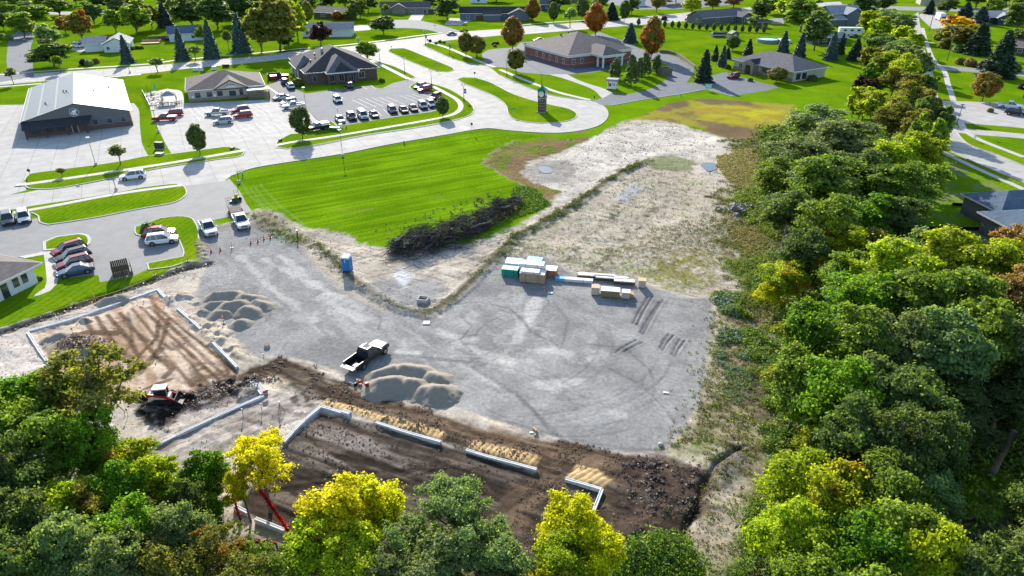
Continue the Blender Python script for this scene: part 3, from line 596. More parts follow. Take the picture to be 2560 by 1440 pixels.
LOT_A = [(-700,275),(48,262),(335,258),(347,275),(350,318),(356,360),(371,391),(310,404),(240,415),(100,433),(64,442),(62,460),(66,476),(0,492),(-600,560)]
lotA = sheet('concrete_lot', LOT_A, .018, M_CONC_LOT)
LOT_B = [(377,275),(460,258),(665,250),(690,252),(735,250),(770,278),(800,305),(822,320),(765,332),(725,337),(705,346),(690,362),(692,369),(608,390),(612,379),(590,370),(500,377),(430,386),(414,360),(392,315),(382,300)]
lotB = sheet('concrete_lot', LOT_B, .024, M_CONC_LOT)
LOT_C = [(682,198),(700,232),(735,250),(770,278),(800,305),(840,315),(872,312),(972,296),(1077,281),(1092,275),(1103,262),(1099,245),(1085,233),(1040,229),(1025,222),(1023,217),(1040,204),(1017,200),(985,207),(955,221),(935,219),(930,213),(765,234),(742,224),(722,207),(700,194)]
lotC = sheet('asphalt_parking', LOT_C, .024, M_ASPH, corner=30)
DRIVE = [(-500,800),(-500,620),(0,560),(95,545),(340,480),(458,466),(560,452),(574,447),(600,480),(618,512),(632,530),(560,545),(488,560),(480,545),(445,541),(400,546),(365,560),(340,567),(336,578),(341,588),(365,592),(440,590),(444,596),(458,630),(456,642),
         (367,659),(371,672),(335,690),(250,706),(246,688),(215,690),(147,700),(145,697),(137,640),(95,635),(47,643),(0,650)]
drive = sheet('asphalt_drive', DRIVE, .02, M_ASPH2, corner=25)
sheet('subdivision_road', [(85,186),(80,150),(77,120),(87,92),(107,76),(120,62),(100,60),(50,77),(25,92),(20,112),(16,150),(17,172),(0,188),(-60,200),(0,205),(85,192)], .016, M_ASPH)
R2 = [(-500,270),(-500,235),(0,193),(87,184),(162,179),(370,165),(525,150),(640,141),(747,127),(865,117),(940,107),(1030,96),(1102,85),(1152,79),(1260,72),(1307,66),(1455,56),(1555,47),(1700,33),(1850,20),(2000,10),(2100,4),(2100,12),(2000,20),(1860,33),(1740,50),(1605,62),(1562,65),(1455,74),(1307,86),(1257,88),
      (1215,92),(1140,99),(1077,106),(1050,116),(940,124),(892,133),(747,144),(640,156),(475,171),(350,185),(235,193),(0,213)]
sheet('upper_road', R2, .008, M_CONC)
sheet('cul_de_sac', [(982,50),(1040,49),(1090,60),(1120,68),(1152,78),(1105,84),(1065,74),(1015,70),(977,71),(950,66),(955,56)], .014, M_ASPH)
sheet('asphalt_forecourt', [(1217,165),(1205,136),(1220,125),(1252,121),(1290,118),(1300,107),(1367,99),(1400,110),(1500,80),(1582,112),(1600,122),(1650,132),(1685,140),(1705,150),(1735,172),(1717,207),(1742,207),(1785,188),(1812,180),(1850,192),(1880,200),(1920,211),(1950,217),(1922,226),(1880,232),(1830,241),(1765,223),
       (1705,235),(1605,250),(1530,264),(1500,262),(1480,250),(1505,246),(1530,232),(1555,236),(1580,234),(1630,220),(1655,207),(1665,197),(1681,172),(1640,150),(1560,160),(1500,178),(1417,187),(1372,187),(1300,181),(1270,170)], .014, M_ASPH, corner=30)
sheet('bank_drive', [(1372,186),(1417,186),(1455,204),(1505,220),(1530,232),(1506,247),(1480,223),(1420,200)], .022, M_CONC)
sheet('side_road', [(1532,11),(1590,24),(1705,22),(1850,10),(1850,-20),(1500,-20),(1480,0)], .012, M_ASPH)
R3 = [(2296,30),(2300,62),(2317,147),(2330,180),(2345,245),(2385,320),(2420,360),(2495,388),(2560,415),(2900,560),(2900,640),(2560,458),(2445,410),(2345,362),(2320,310),(2300,225),(2292,175),(2284,132),(2286,100),(2283,40)]
sheet('east_road', R3, .012, M_CONC)
sheet('cross_street', [(2284,155),(2365,164),(2432,170),(2560,181),(2900,215),(2900,235),(2560,192),(2520,187),(2370,176),(2292,172)], .018, M_ASPH2)
sheet('driveway', [(2340,250),(2365,252),(2495,257),(2560,265),(2900,300),(2900,370),(2560,321),(2420,309),(2375,303),(2350,300)], .02, M_CONC_LOT)
sheet('driveway', [(2355,314),(2420,322),(2560,335),(2800,362),(2800,378),(2560,347),(2440,337),(2375,330)], .024, M_CONC_LOT)
sheet('driveway', [(2298,40),(2330,72),(2370,70),(2385,45),(2345,30),(2310,30)], .02, M_CONC_LOT)
sheet('gravel_pad', [(1920,48),(1930,60),(1960,60),(1960,44)], .01, M_ASPH2)
sheet('driveway', [(1020,50),(1030,35),(1062,35),(1052,51)], .02, M_CONC_LOT)
sheet('driveway', [(1110,62),(1125,45),(1190,47),(1170,55),(1150,64)], .02, M_CONC_LOT)
sheet('driveway', [(870,66),(905,63),(930,64),(925,75),(885,78)], .02, M_CONC_LOT)
sheet('driveway', [(175,124),(222,105),(245,112),(240,124),(200,130)], .02, M_CONC_LOT)
sheet('far_street', [(100,36),(240,37),(310,24),(300,20),(235,30),(100,28)], .012, M_ASPH2)
sheet('far_street', [(2060,17),(2300,27),(2560,30),(2560,20),(2300,17),(2080,10)], .012, M_ASPH2)
# sidewalks
for nm, px, w, z in [('sidewalk', [(40,464),(66,462),(200,443),(400,413),(520,393),(612,377)], 1.5, .15), ('sidewalk', [(692,364),(735,356),(840,341),(965,320),(1090,298),(1130,288),(1148,277),(1152,264),(1142,250),(1113,233),(1082,217)], 1.4, .15),
                  ('sidewalk', [(-60,546),(0,539),(125,518),(250,494),(350,478),(458,464)], 1.3, .15), ('sidewalk', [(927,151),(960,166),(990,181),(1021,197)], 1.6, .02), ('sidewalk', [(640,133),(747,122),(865,112),(960,101),(1030,91),(1105,82)], 1.6, .02),
                  ('sidewalk', [(0,186),(92,179),(200,171),(370,160),(437,151),(587,137),(640,133)], 1.8, .02), ('sidewalk', [(0,217),(105,209)], 1.6, .02), ('sidewalk', [(235,196),(352,186)], 1.6, .02),
                  ('sidewalk', [(1077,107),(1120,120),(1190,150),(1236,168)], 1.6, .02), ('sidewalk', [(1250,174),(1300,195),(1345,213),(1400,232),(1475,250)], 1.5, .02), ('sidewalk', [(1307,62),(1400,54),(1455,51),(1555,42)], 1.6, .02), ('sidewalk', [(1307,84),(1455,71),(1560,60)], 1.6, .02),
                  ('sidewalk', [(2306,70),(2317,110),(2335,152),(2360,177),(2370,210),(2384,252)], 1.5, .026), ('sidewalk', [(2400,303),(2412,325),(2440,345),(2477,361),(2560,393)], 1.5, .03), ('sidewalk', [(2290,346),(2322,363),(2440,420),(2560,474),(2700,545)], 1.4, .02),
                  ('sidewalk', [(2310,107),(2335,107)], 1.5, .028), ('sidewalk', [(1260,69),(1307,64)], 1.4, .02)]:
    strip(nm, px, w, z, M_WALK)
# kerbs along the open edges
for px in ([(690,370),(765,369),(915,339),(1015,324),(1102,309),(1150,298)], [(0,529),(200,501),(350,481)], [(578,440),(640,419),(855,385),(975,361),(1115,337),(1177,326),(1222,321),(1280,327),(1355,332),(1405,332),(1455,326),(1492,316),(1512,303),(1520,288),(1517,276)],
           [(1250,188),(1317,218),(1372,237),(1430,247),(1475,251)], [(1058,113),(1115,140),(1165,157),(1217,165)], [(892,133),(925,148),(985,167),(1038,193),(1030,198)], [(1530,264),(1605,250),(1705,235),(1765,223),(1830,241)], [(2345,362),(2445,410),(2560,458)], [(2317,147),(2330,180),(2345,245)], [(2385,322),(2420,360),(2495,388),(2560,415)]):
    strip('kerb', px, .2, .12, M_KERB, thick=.12)
# grass islands and raised verges
island('grass_island', [(970,128),(977,122),(1010,121),(1026,126),(1065,142),(1102,157),(1132,170),(1136,176),(1122,180),(1090,179),(1065,170),(1015,150),(985,136)])
island('grass_island', [(1142,199),(1155,194),(1190,195),(1227,207),(1280,234),(1330,251),(1380,263),(1420,272),(1440,282),(1442,291),(1430,300),(1400,306),(1355,308.5),(1312,305),(1282,297),(1270,285),(1265,266),(1252,252),(1227,237),(1190,222),(1155,207)])
island('grass_verge', [(62,447),(75,435),(100,431),(240,413),(310,402),(371,390),(430,385),(500,376),(560,368),(590,369),(606,375),(612,380),(606,389),(590,394),(560,397),(400,421),(300,442),(200,462),(130,473),(80,473),(64,468)], M_LAWN2)
island('grass_verge', [(690,358),(707,345),(725,336),(765,332),(800,325),(815,305),(830,304),(842,314),(870,312),(972,295),(1077,280),(1092,274),(1103,262),(1099,245),(1085,233),(1040,229),(1026,222),(1024,217),(1042,205),(1065,207),(1085,211),(1115,220),(1140,232),(1165,249),(1181,264),(1185,277),(1176,288),(1150,297),(1102,308),(1015,323),
                       (915,338),(805,360),(765,367),(715,373),(692,369)], M_LAWN2)
island('grass_verge', [(0,529),(100,512),(200,497),(312,478),(350,470),(425,461),(445,460),(462,467),(468,485),(450,501),(425,510),(350,523),(250,543),(175,555),(120,563),(99,557),(94,541),(80,534),(0,556),(-200,580),(-200,555)], M_LAWN2)
island('grass_island', [(107,606),(140,592),(200,584),(220,588),(228,598),(226,610),(215,618),(160,628),(132,626),(108,628)], M_LAWN2, .45)
lot2 = island('grass_verge', [(337,568),(365,559),(400,546),(445,541),(478,545),(490,558),(497,575),(500,610),(512,648),(470,655),(430,668),(371,676),(367,659),(456,642),(458,630),(444,596),(438,590),(365,592),(341,588),(336,578)], M_LAWN2, .2)
sheet('office_lawn', [(147,700),(215,690),(246,688),(250,706),(335,690),(371,672),(371,676),(430,668),(457,663),(410,680),(332,708),(300,721),(225,740),(150,768),(75,793),(0,818),(-400,950),(-400,780),(0,756),(110,742),(140,712)], .026, M_LAWN2, corner=30)
sheet('office_walk', [(47,642),(95,632),(107,628),(132,625),(137,640),(142,662),(146,697),(141,712),(125,728),(100,738),(85,742),(90,735),(112,720),(117,705),(114,672),(110,637),(62,646)], .034, M_WALK, corner=30)
sheet('rock_bed', [(665,213),(690,207),(706,222),(735,250),(700,256),(668,252)], .03, mat('river_rock', (.17, .16, .15), .9, .5, 3, .8, 5))
sheet('paved_path', [(663,214),(668,214),(738,262),(730,264)], .036, M_WALK)
stripes(lotC, (862, 250), (1050, 235), (905, 272), (1100, 252), 12, skip=(0, 7)); stripes(lotC, (842, 285), (1075, 262), (856, 300), (1092, 276), 13); stripes(lotC, (815, 222), (925, 212), (830, 232), (940, 222), 6)
stripes(lotB, (470, 270), (640, 262), (500, 300), (680, 285), 12); stripes(lotB, (560, 320), (720, 300), (600, 345), (745, 320), 9)
for px in ([(130,375),(134,410)], [(480,300),(520,372)], [(580,305),(625,365)]): strip('paving_joint', px, .12, .032, M_KERB)
for px in ([(1150,317),(1165,324)], [(1156,315),(1170,322)]): strip('crosswalk_bar', px, .5, .02, M_LINE)
for nm, px in [('puddle', [(1345,420),(1358,416),(1374,419),(1382,428),(1372,434),(1356,433)]), ('puddle', [(1753,410),(1775,407),(1792,411),(1790,424),(1772,430),(1757,420)])]:
    c = gp(px); cz = max(hz(x, y) for x, y in c); sheet(nm, px, cz + .05, M_WATER, .5, 80)
# ================================================================ BUILDINGS
M_SH_DARK = shingle_material('charcoal_shingles', (.045, .048, .055)); M_SH_GREY = shingle_material('grey_shingles', (.13, .13, .14)); M_SH_BROWN = shingle_material('brown_grey_shingles', (.12, .105, .10))
M_SH_TAUPE = shingle_material('taupe_shingles', (.17, .145, .135)); M_SH_LIGHT = shingle_material('light_grey_shingles', (.27, .29, .31)); M_SH_BLUE = shingle_material('blue_grey_shingles', (.10, .14, .19)); M_SH_PALE = shingle_material('pale_shingles', (.34, .33, .31))
M_BRICK = brick_material('dark_brick', (.10, .055, .045), (.075, .04, .035), (.14, .12, .11)); M_BRICKR = brick_material('red_brick', (.24, .065, .04), (.19, .05, .035), (.22, .17, .15))
M_SIDW = mat('white_siding', (.62, .65, .70), .6, .04); M_SIDG = mat('grey_siding', (.11, .115, .125), .6, .05); M_SIDB = mat('blue_grey_siding', (.10, .13, .165), .6, .05); M_SIDT = mat('taupe_siding', (.21, .185, .165), .6, .05)
M_SIDC = mat('cream_siding', (.42, .39, .33), .7, .05); M_SIDN = mat('navy_siding', (.03, .05, .08), .6, .05); M_SIDBR = mat('brown_siding', (.10, .07, .055), .7, .05)
M_STONE = mat('fieldstone', (.24, .20, .165), .9, .45, 2.2, .8, 3.0); M_TRIM = mat('white_trim', (.66, .66, .65), .5, .04); M_TRIMG = mat('grey_trim', (.25, .25, .26), .5, .04); M_TRIMD = mat('dark_trim', (.04, .04, .045), .5, .04)
M_METALROOF = mat('metal_roof_panel', (.10, .107, .115), .40, .05, .5, metal=.0, spec=.55); M_METALSTRIP = mat('translucent_roof_strip', (.33, .33, .29), .5, .05)
M_DOOR = mat('dark_door', (.05, .045, .045), .5, .1)
def box_part(name, par, m, x0, x1, y0, y1, z0, z1, label=None): return MB().box(x0, x1, y0, y1, z0, z1).build(name, m, par, label=label)
def window(par, side, u, z, w, h, dim, frame=None, mull=1, name='window'):
    """side: f front (y=0), b back, l left (x=0), r right; u = centre along the wall; dim = (W, D)"""
    Wd, D = dim; f = frame or M_TRIM; b = MB(); p = MB(); t = .09; s = .05
    def put(mb, a0, a1, z0, z1, pr):
        if side == 'f': mb.box(a0, a1, -pr, .04, z0, z1)
        elif side == 'b': mb.box(a0, a1, D - .04, D + pr, z0, z1)
        elif side == 'l': mb.box(-pr, .04, a0, a1, z0, z1)
        else: mb.box(Wd - .04, Wd + pr, a0, a1, z0, z1)
    u0, u1, z0, z1 = u - w / 2, u + w / 2, z - h / 2, z + h / 2
    put(b, u0 - t, u0, z0 - t, z1 + t, s); put(b, u1, u1 + t, z0 - t, z1 + t, s); put(b, u0, u1, z1, z1 + t, s); put(b, u0, u1, z0 - t, z0, s + .02)
    for k in range(1, mull + 1):
        if mull: c = u0 + (u1 - u0) * k / (mull + 1); put(b, c - .025, c + .025, z0, z1, s - .01)
    o = b.build(name, f, par)
    put(p, u0, u1, z0, z1, .015); p.build('pane', M_WINGL, o); return o
def door(par, side, u, w, h, dim, m=None, name='door', panels=0):
    Wd, D = dim; m = m or M_DOOR; b = MB()
    def put(mb, a0, a1, z0, z1, pr):
        if side == 'f': mb.box(a0, a1, -pr, .04, z0, z1)
        elif side == 'b': mb.box(a0, a1, D - .04, D + pr, z0, z1)
        elif side == 'l': mb.box(-pr, .04, a0, a1, z0, z1)
        else: mb.box(Wd - .04, Wd + pr, a0, a1, z0, z1)
    put(b, u - w / 2, u + w / 2, .03, h, .03); o = b.build(name, m, par); q = MB()
    put(q, u - w / 2 - .1, u - w / 2, .03, h + .1, .06); put(q, u + w / 2, u + w / 2 + .1, .03, h + .1, .06); put(q, u - w / 2, u + w / 2, h, h + .1, .06)
    q.build('frame', M_TRIM, o); r = MB()
    for k in range(panels): put(r, u - w / 2 + .08, u + w / 2 - .08, .12 + k * (h - .1) / panels, .02 + (k + 1) * (h - .1) / panels, .05)
    if panels: r.build('panel', m, o)
    else: put(r, u + w / 2 - .18, u + w / 2 - .12, 1.0, 1.12, .08); r.build('handle', M_STEEL, o)
    return o
def roof(par, x0, x1, y0, y1, z, rise, over=.45, kind='hip', axis='x', m=None, fascia=.2, fm=None, name='roof', hipf=1.0):
    m = m or M_SH_GREY; fm = fm or M_TRIM; x0 -= over; x1 += over; y0 -= over; y1 += over; w = x1 - x0; d = y1 - y0; zt = z + fascia
    b = MB(); B = [(x0, y0, zt), (x1, y0, zt), (x1, y1, zt), (x0, y1, zt)]
    if kind == 'hip':
        ins = min(w, d) / 2 * hipf
        if axis == 'x': a = (x0 + ins, (y0 + y1) / 2, zt + rise); c = (x1 - ins, (y0 + y1) / 2, zt + rise); b.add(B + [a, c], [(0, 1, 5, 4), (1, 2, 5), (2, 3, 4, 5), (3, 0, 4)])
        else: a = ((x0 + x1) / 2, y0 + ins, zt + rise); c = ((x0 + x1) / 2, y1 - ins, zt + rise); b.add(B + [a, c], [(0, 1, 4), (1, 2, 5, 4), (2, 3, 5), (3, 0, 4, 5)])
        o = b.build(name, m, par)
    else:
        th = .12
        if axis == 'x': e = [((x0, y0), (x1, y0)), ((x0, (y0 + y1) / 2), (x1, (y0 + y1) / 2)), ((x0, y1), (x1, y1))]
        else: e = [((x0, y1), (x0, y0)), (((x0 + x1) / 2, y1), ((x0 + x1) / 2, y0)), ((x1, y1), (x1, y0))]
        zs = (zt, zt + rise, zt)
        for i in (0, 1):
            (p0, p1), (q0, q1) = e[i], e[i + 1]
            up = [(*p0, zs[i]), (*p1, zs[i]), (*q1, zs[i + 1]), (*q0, zs[i + 1])]; dn = [(x, y, zz - th) for x, y, zz in up]; b.hexa(dn, up)
        o = b.build(name, m, par)
    f = MB(); t = .05   # fascia and soffit under the eaves
    if kind == 'hip': f.box(x0 - t, x1 + t, y0 - t, y0, z, zt + .03); f.box(x0 - t, x1 + t, y1, y1 + t, z, zt + .03); f.box(x0 - t, x0, y0, y1, z, zt + .03); f.box(x1, x1 + t, y0, y1, z, zt + .03); f.box(x0, x1, y0, y1, z, z + .04)
    elif axis == 'x': f.box(x0, x1, y0 - t, y0, z, zt); f.box(x0, x1, y1, y1 + t, z, zt)
    else: f.box(x0 - t, x0, y0, y1, z, zt); f.box(x1, x1 + t, y0, y1, z, zt)
    f.build('fascia', fm, o); return o
def gable_wall(par, x0, x1, y, z, rise, m, axis='y', th=.2, name='gable', fac=1.0):
    if axis == 'y': return MB().prism_y([(x0, z), (x1, z), ((x0 + x1) / 2, z + rise * fac)], y, y + th).build(name, m, par)
    b = MB(); pts = [(y, z) for y in ()]
    return None
def gable_wall_x(par, y0, y1, x, z, rise, m, th=.2):
    b = MB(); b.add([(x, y0, z), (x, y1, z), (x, (y0 + y1) / 2, z + rise), (x + th, y0, z), (x + th, y1, z), (x + th, (y0 + y1) / 2, z + rise)], [(0, 1, 2), (5, 4, 3), (0, 3, 4, 1), (1, 4, 5, 2), (2, 5, 3, 0)]); return b.build('gable', m, par)
def frame_of(pa, pb, z=0):
    A, Bq = g(*pa, z), g(*pb, z); d = Bq - A; return Vector((A.x, A.y, 0)), math.atan2(d.y, d.x), d.length
def vents(par, pts, m=None, name='roof_vent'):
    for x, y, z in pts: MB().box(x - .18, x + .18, y - .18, y + .18, z - .5, z + .3).add([], []).build(name, m or M_STEEL, par)
# ---- the big metal building
o, a, L_ = frame_of((51, 307), (326, 277), 3.6); a = R(29.2)
e = empty('metal_building', o, a, 'big metal building with one white and one grey roof slope and dark gable end', 'building'); Wd, D, H3, RZ = 22.6, 40.5, 3.6, 3.0
M_METALROOF.node_tree.nodes['Principled BSDF'].inputs['Metallic'].default_value = .15
box_part('wall', e, M_SIDG, .3, Wd - .3, .3, D - .3, 0, H3)
b = MB(); b.prism_y([(.3, H3), (Wd - .3, H3), (Wd / 2, H3 + RZ - .05)], .3, D - .3); b.build('gable', M_SIDG, e)
box_part('brick_base', e, M_BRICK, 13, Wd - .28, .18, .34, 0, 1.0); box_part('brick_base', e, M_BRICK, Wd - .33, Wd - .2, .2, 12, 0, 1.0)
zr = H3 + .05
for side in (0, 1):
    n = 18
    for k in range(n):      # standing seam sheets
        ya = k * D / n; yb = (k + 1) * D / n - .05; pm = M_METALSTRIP if (side == 0 and k in (4, 11)) else M_METALROOF
        x0, x1 = (-.15, Wd / 2) if side == 0 else (Wd / 2, Wd + .15); z0, z1 = (zr, zr + RZ + .05) if side == 0 else (zr + RZ + .05, zr)
        q = [(x0, ya, z0), (x1, ya, z1), (x1, yb, z1), (x0, yb, z0)]; MB().hexa([(x, y, z - .1) for x, y, z in q], q).build('roof_panel', M_METALROOF, e)
    q = [(0, .02, 0)]
for fx in (.03, .31, .63):      # pale translucent strips running with the eaves on the grey slope
    x0, x1 = Wd / 2 * fx, Wd / 2 * fx + .45; za = zr + RZ * fx * 1.02 + .04; zb_ = za + RZ * .45 / (Wd / 2) * 1.02
    MB().hexa([(x0, .05, za - .03), (x1, .05, zb_ - .03), (x1, D - .05, zb_ - .03), (x0, D - .05, za - .03)], [(x0, .05, za + .03), (x1, .05, zb_ + .03), (x1, D - .05, zb_ + .03), (x0, D - .05, za + .03)]).build('roof_strip', M_METALSTRIP, e)
MB().hexa([(-.2, -.5, zr - .25), (-.05, -.5, zr - .25), (-.05, D, zr - .25), (-.2, D, zr - .25)], [(-.2, -.5, zr + .03), (-.05, -.5, zr + .05), (-.05, D, zr + .05), (-.2, D, zr + .03)]).build('gutter', M_TRIM, e)
MB().hexa([(Wd + .05, 0, zr - .25), (Wd + .25, 0, zr - .25), (Wd + .25, D, zr - .25), (Wd + .05, D, zr - .25)], [(Wd + .05, 0, zr + .05), (Wd + .25, 0, zr + .0), (Wd + .25, D, zr), (Wd + .05, D, zr + .05)]).build('gutter', M_TRIM, e)
vents(e, [(5, 11, 5.3), (9, 18, 6.4), (9.7, 17, 6.5), (15.5, 18, 5.8), (19, 25, 4.9)])
# entry porch with a dark lean-to roof
MB().hexa([(.0, -2.3, 2.15), (13.2, -2.3, 2.15), (14.2, .3, 3.3), (.0, .3, 3.3)], [(.0, -2.3, 2.4), (13.2, -2.3, 2.4), (14.2, .3, 3.6), (.0, .3, 3.6)]).build('porch_roof', M_SH_DARK, e)
box_part('porch_wall', e, M_BRICK, .4, 13, .1, .32, 0, 2.6)
for px_ in (.5, 4.5, 8.8, 12.6): box_part('porch_post', e, M_TRIMD, px_ - .15, px_ + .15, -2.1, -1.8, 0, 2.2)
for u in (2.2, 4.8, 7.4): window(e, 'f', u, 1.4, 1.5, 1.1, (Wd, D), M_TRIMD).location.y = .08
d_ = door(e, 'f', 10.2, 1.1, 2.1, (Wd, D), M_DOOR); d_.location.y = .08
for u in (14.6, 17.6, 20.6): w_ = window(e, 'f', u, 1.85, 1.1, 1.3, (Wd, D), M_TRIMG, 0); w_.location.y = .28
window(e, 'r', 1.7, 1.9, 1.0, 1.2, (Wd - .3, D), M_TRIMG, 0)
# round emblem: pale ring with angular strokes
em = MB(); cx, cz = 10.9, 4.6
MB().tube([(cx + .95 * math.cos(t * math.pi / 12), .2, cz + .95 * math.sin(t * math.pi / 12)) for t in range(25)], .05, 5).build('emblem', M_TRIM, e)
for pts in ([(-.55, .1), (-.2, .45), (.1, .1), (-.1, -.1)], [(-.1, .5), (.5, .55), (.62, .25), (.1, .0)], [(0, 0), (.2, .1), (.55, -.6), (.3, -.65)], [(-.45, -.35), (-.1, -.7), (.1, -.4), (-.2, -.05)], [(-.7, -.05), (-.55, .0), (-.4, -.3), (-.6, -.4)]):
    em.prism_y([(cx + x, cz + z) for x, z in pts], .14, .29)
em.build('emblem', M_WHITE, e)
# ---- cafe with patio
o, a, L_ = frame_of((463, 229), (665, 213), 3.0)
e = empty('cafe_building', o, a, 'taupe cafe with brown hipped roof and front gable beside the patio', 'building'); Wd, D, H3 = 20.8, 19.0, 2.9
box_part('wall', e, M_SIDC, .5, Wd - .5, .5, D - .5, 0, H3); box_part('stone_base', e, M_STONE, .42, Wd - .42, .4, .52, 0, .8)
roof(e, .5, Wd - .5, .5, D - .5, H3, 3.1, .5, 'hip', 'x', M_SH_BROWN)
b = MB(); x0, x1, zt = 7.2, 16.2, H3 + .22
b.hexa([(x0, -.6, zt - .15), ((x0 + x1) / 2, -.6, zt + 2.1), ((x0 + x1) / 2, 8.5, zt + 2.1), (x0, 4.2, zt - .15)], [(x0, -.6, zt), ((x0 + x1) / 2, -.6, zt + 2.25), ((x0 + x1) / 2, 8.5, zt + 2.25), (x0, 4.2, zt)])
b.hexa([((x0 + x1) / 2, -.6, zt + 2.1), (x1, -.6, zt - .15), (x1, 4.2, zt - .15), ((x0 + x1) / 2, 8.5, zt + 2.1)], [((x0 + x1) / 2, -.6, zt + 2.25), (x1, -.6, zt), (x1, 4.2, zt), ((x0 + x1) / 2, 8.5, zt + 2.25)]); b.build('gable_roof', M_SH_TAUPE, e)
gd = gable_wall(e, x0 + .2, x1 - .2, -.4, H3, 2.1, M_SIDC, th=.3); t = MB(); t.box(x0, x1, -.55, -.4, H3 - .15, H3 + .1); t.build('gable_trim', M_TRIMD, e)
for k in (-.75, 0, .75): box_part('sign_mark', e, M_TRIMD, 11.7 + k - .17, 11.7 + k + .17, -.46, -.4, H3 + .92, H3 + 1.2)
lg = MB(); lg.box(10.9, 12.5, -.46, -.4, H3 + .68, H3 + .82); lg.box(10.4, 13.1, -.46, -.4, H3 + .35, H3 + .52); lg.build('sign_lettering', M_WHITE, e)
for u in (2.9, 5.9, 8.6): w_ = window(e, 'f', u, 1.65, 1.2, 1.15, (Wd, D), M_TRIMD, 0); w_.location.y = .5
d_ = door(e, 'f', 11.9, 1.9, 2.2, (Wd, D), M_WINGL); d_.location.y = .5; w_ = window(e, 'f', 14.2, 1.5, .8, 1.6, (Wd, D), M_TRIMD, 0); w_.location.y = .5
for u in (1.6, 7.2): box_part('notice', e, M_WHITE, u - .3, u + .3, .42, .5, 1.0, 1.5)
box_part('side_canopy', e, M_TRIM, 15.6, 21.6, -2.6, .4, 2.35, 2.55)
for k in range(12): box_part('board', e, M_WOOD, 15.8 + k * .47, 15.8 + k * .47 + .43, -2.4, -2.32, .05, 1.75)
for x in (15.7, 21.4): box_part('canopy_post', e, M_WOOD, x, x + .15, -2.5, -2.35, 0, 2.35)
for x, y in ((5, 15), (8, 16), (12.5, 16.5), (16, 17)):
    u = empty('rooftop_unit', (0, 0, 0)); bpy.data.objects.remove(u)
for i, (px_, w) in enumerate([((490, 177), 1.6), ((505, 177), .9), ((536, 174), 1.3), ((565, 168), 2.0)]):
    c = g(*px_); u = MB().box(-w / 2, w / 2, -.5, .5, 0, 1.0).box(-w / 2 + .1, w / 2 - .1, -.4, .4, 1.0, 1.08).build('air_conditioner', M_TRIM if i < 3 else M_STEELD, None); u.location = c
    tag(u, ['white air conditioning unit behind the cafe roof, leftmost of four', 'small white air conditioning unit second from left behind the cafe', 'white air conditioning unit above the cafe gable', 'dark air conditioning unit behind the cafe, nearest the dumpster pen'][i], 'air conditioner', 'units behind the cafe')
# patio: gazebo, railing, benches, sunshades
c = g(425, 258); e = empty('gazebo', c, R(22), 'blue grey hip topped gazebo on the cafe patio', 'gazebo')
roof(e, -1.9, 1.9, -1.6, 1.6, 2.2, .9, .1, 'hip', 'x', M_SH_LIGHT, .15)
for x in (-1.8, 1.8):
    for y in (-1.5, 1.5): box_part('post', e, M_TRIMD, x - .07, x + .07, y - .07, y + .07, 0, 2.2)
sheet('patio', [(358,236), (418,222), (452,228), (462,258), (388,272), (376,276)], .03, M_WALK)
P0 = g(357, 234); P1 = g(376, 273); P2 = g(455, 261)
e = empty('patio_railing', P0, 0, 'black metal railing along the left edge of the cafe patio', 'railing'); d = P1 - P0; n = 22
rb = MB()
for k in range(n + 1):
    p = d * (k / n); MB().box(p.x - .03, p.x + .03, p.y - .03, p.y + .03, 0, 1.1).build('baluster', M_BLACK, e)
MB().tube([(0, 0, 1.1), tuple(d + Vector((0, 0, 1.1)))], .04, 5).build('handrail', M_BLACK, e); MB().tube([(0, 0, .15), tuple(d + Vector((0, 0, .15)))], .03, 5).build('lower_rail', M_BLACK, e)
e = empty('patio_railing', P1, 0, 'low pale railing along the front edge of the cafe patio', 'railing'); d = P2 - P1
for k in range(15): p = d * (k / 14); MB().box(p.x - .04, p.x + .04, p.y - .04, p.y + .04, 0, .95).build('baluster', M_TRIMG, e)
MB().tube([(0, 0, .95), tuple(d + Vector((0, 0, .95)))], .05, 5).build('handrail', M_TRIMG, e)
def picnic():
    t = empty('picnic_table', (0, 0, 0)); MB().box(-.9, .9, -.4, .4, .7, .76).build('tabletop', M_TRIMG, t)
    for y in (-.75, .75): MB().box(-.9, .9, y - .14, y + .14, .42, .46).build('bench', M_BLACK, t)
    for x in (-.6, .6): MB().tube([(x, -.7, 0), (x, 0, .7), (x, .7, 0)], .04, 4).build('leg', M_BLACK, t)
    return t
pt = picnic(); spots = [(372,240,.2), (385,236,1.3), (378,250,.6), (392,247,.1), (400,238,1.0), (385,262,.3), (403,253,.9), (415,262,.2), (398,266,1.5), (436,262,.4), (448,256,1.2)]
posl = ['at the far left corner', 'second along the far edge', 'against the black railing', 'in the middle of the left half', 'beyond the sunshades on the far side', 'at the near left corner', 'in the centre of the paving', 'in front of the gazebo', 'by the pale front railing', 'right of the gazebo', 'against the cafe wall']
for i, (x, y, r) in enumerate(spots):
    t = pt if i == 0 else copy_tree(pt); t.location = g(x, y); t.rotation_euler.z = r; tag(t, 'small black and grey picnic table ' + posl[i] + ' of the patio', 'table', 'tables on the cafe patio')
for i, (x, y, c, cn) in enumerate([(372,236,(.55,.30,.02),'yellow'), (389,229,(.02,.35,.5),'blue'), (381,248,(.02,.22,.5),'dark blue'), (408,252,(.6,.05,.02),'red')]):
    u = empty('parasol', g(x, y), 0, f'folded {cn} parasol standing on the cafe patio', 'parasol', 'folded parasols on the patio')
    MB().tube([(0, 0, 0), (0, 0, 2.5)], .03, 5).build('pole', M_STEEL, u); MB().tube([(0, 0, .9), (0, 0, 1.2), (0, 0, 2.4), (0, 0, 2.6)], [.22, .2, .1, .02], 6).build('canopy', mat('canvas_' + cn.replace(' ', '_'), c, .8), u)
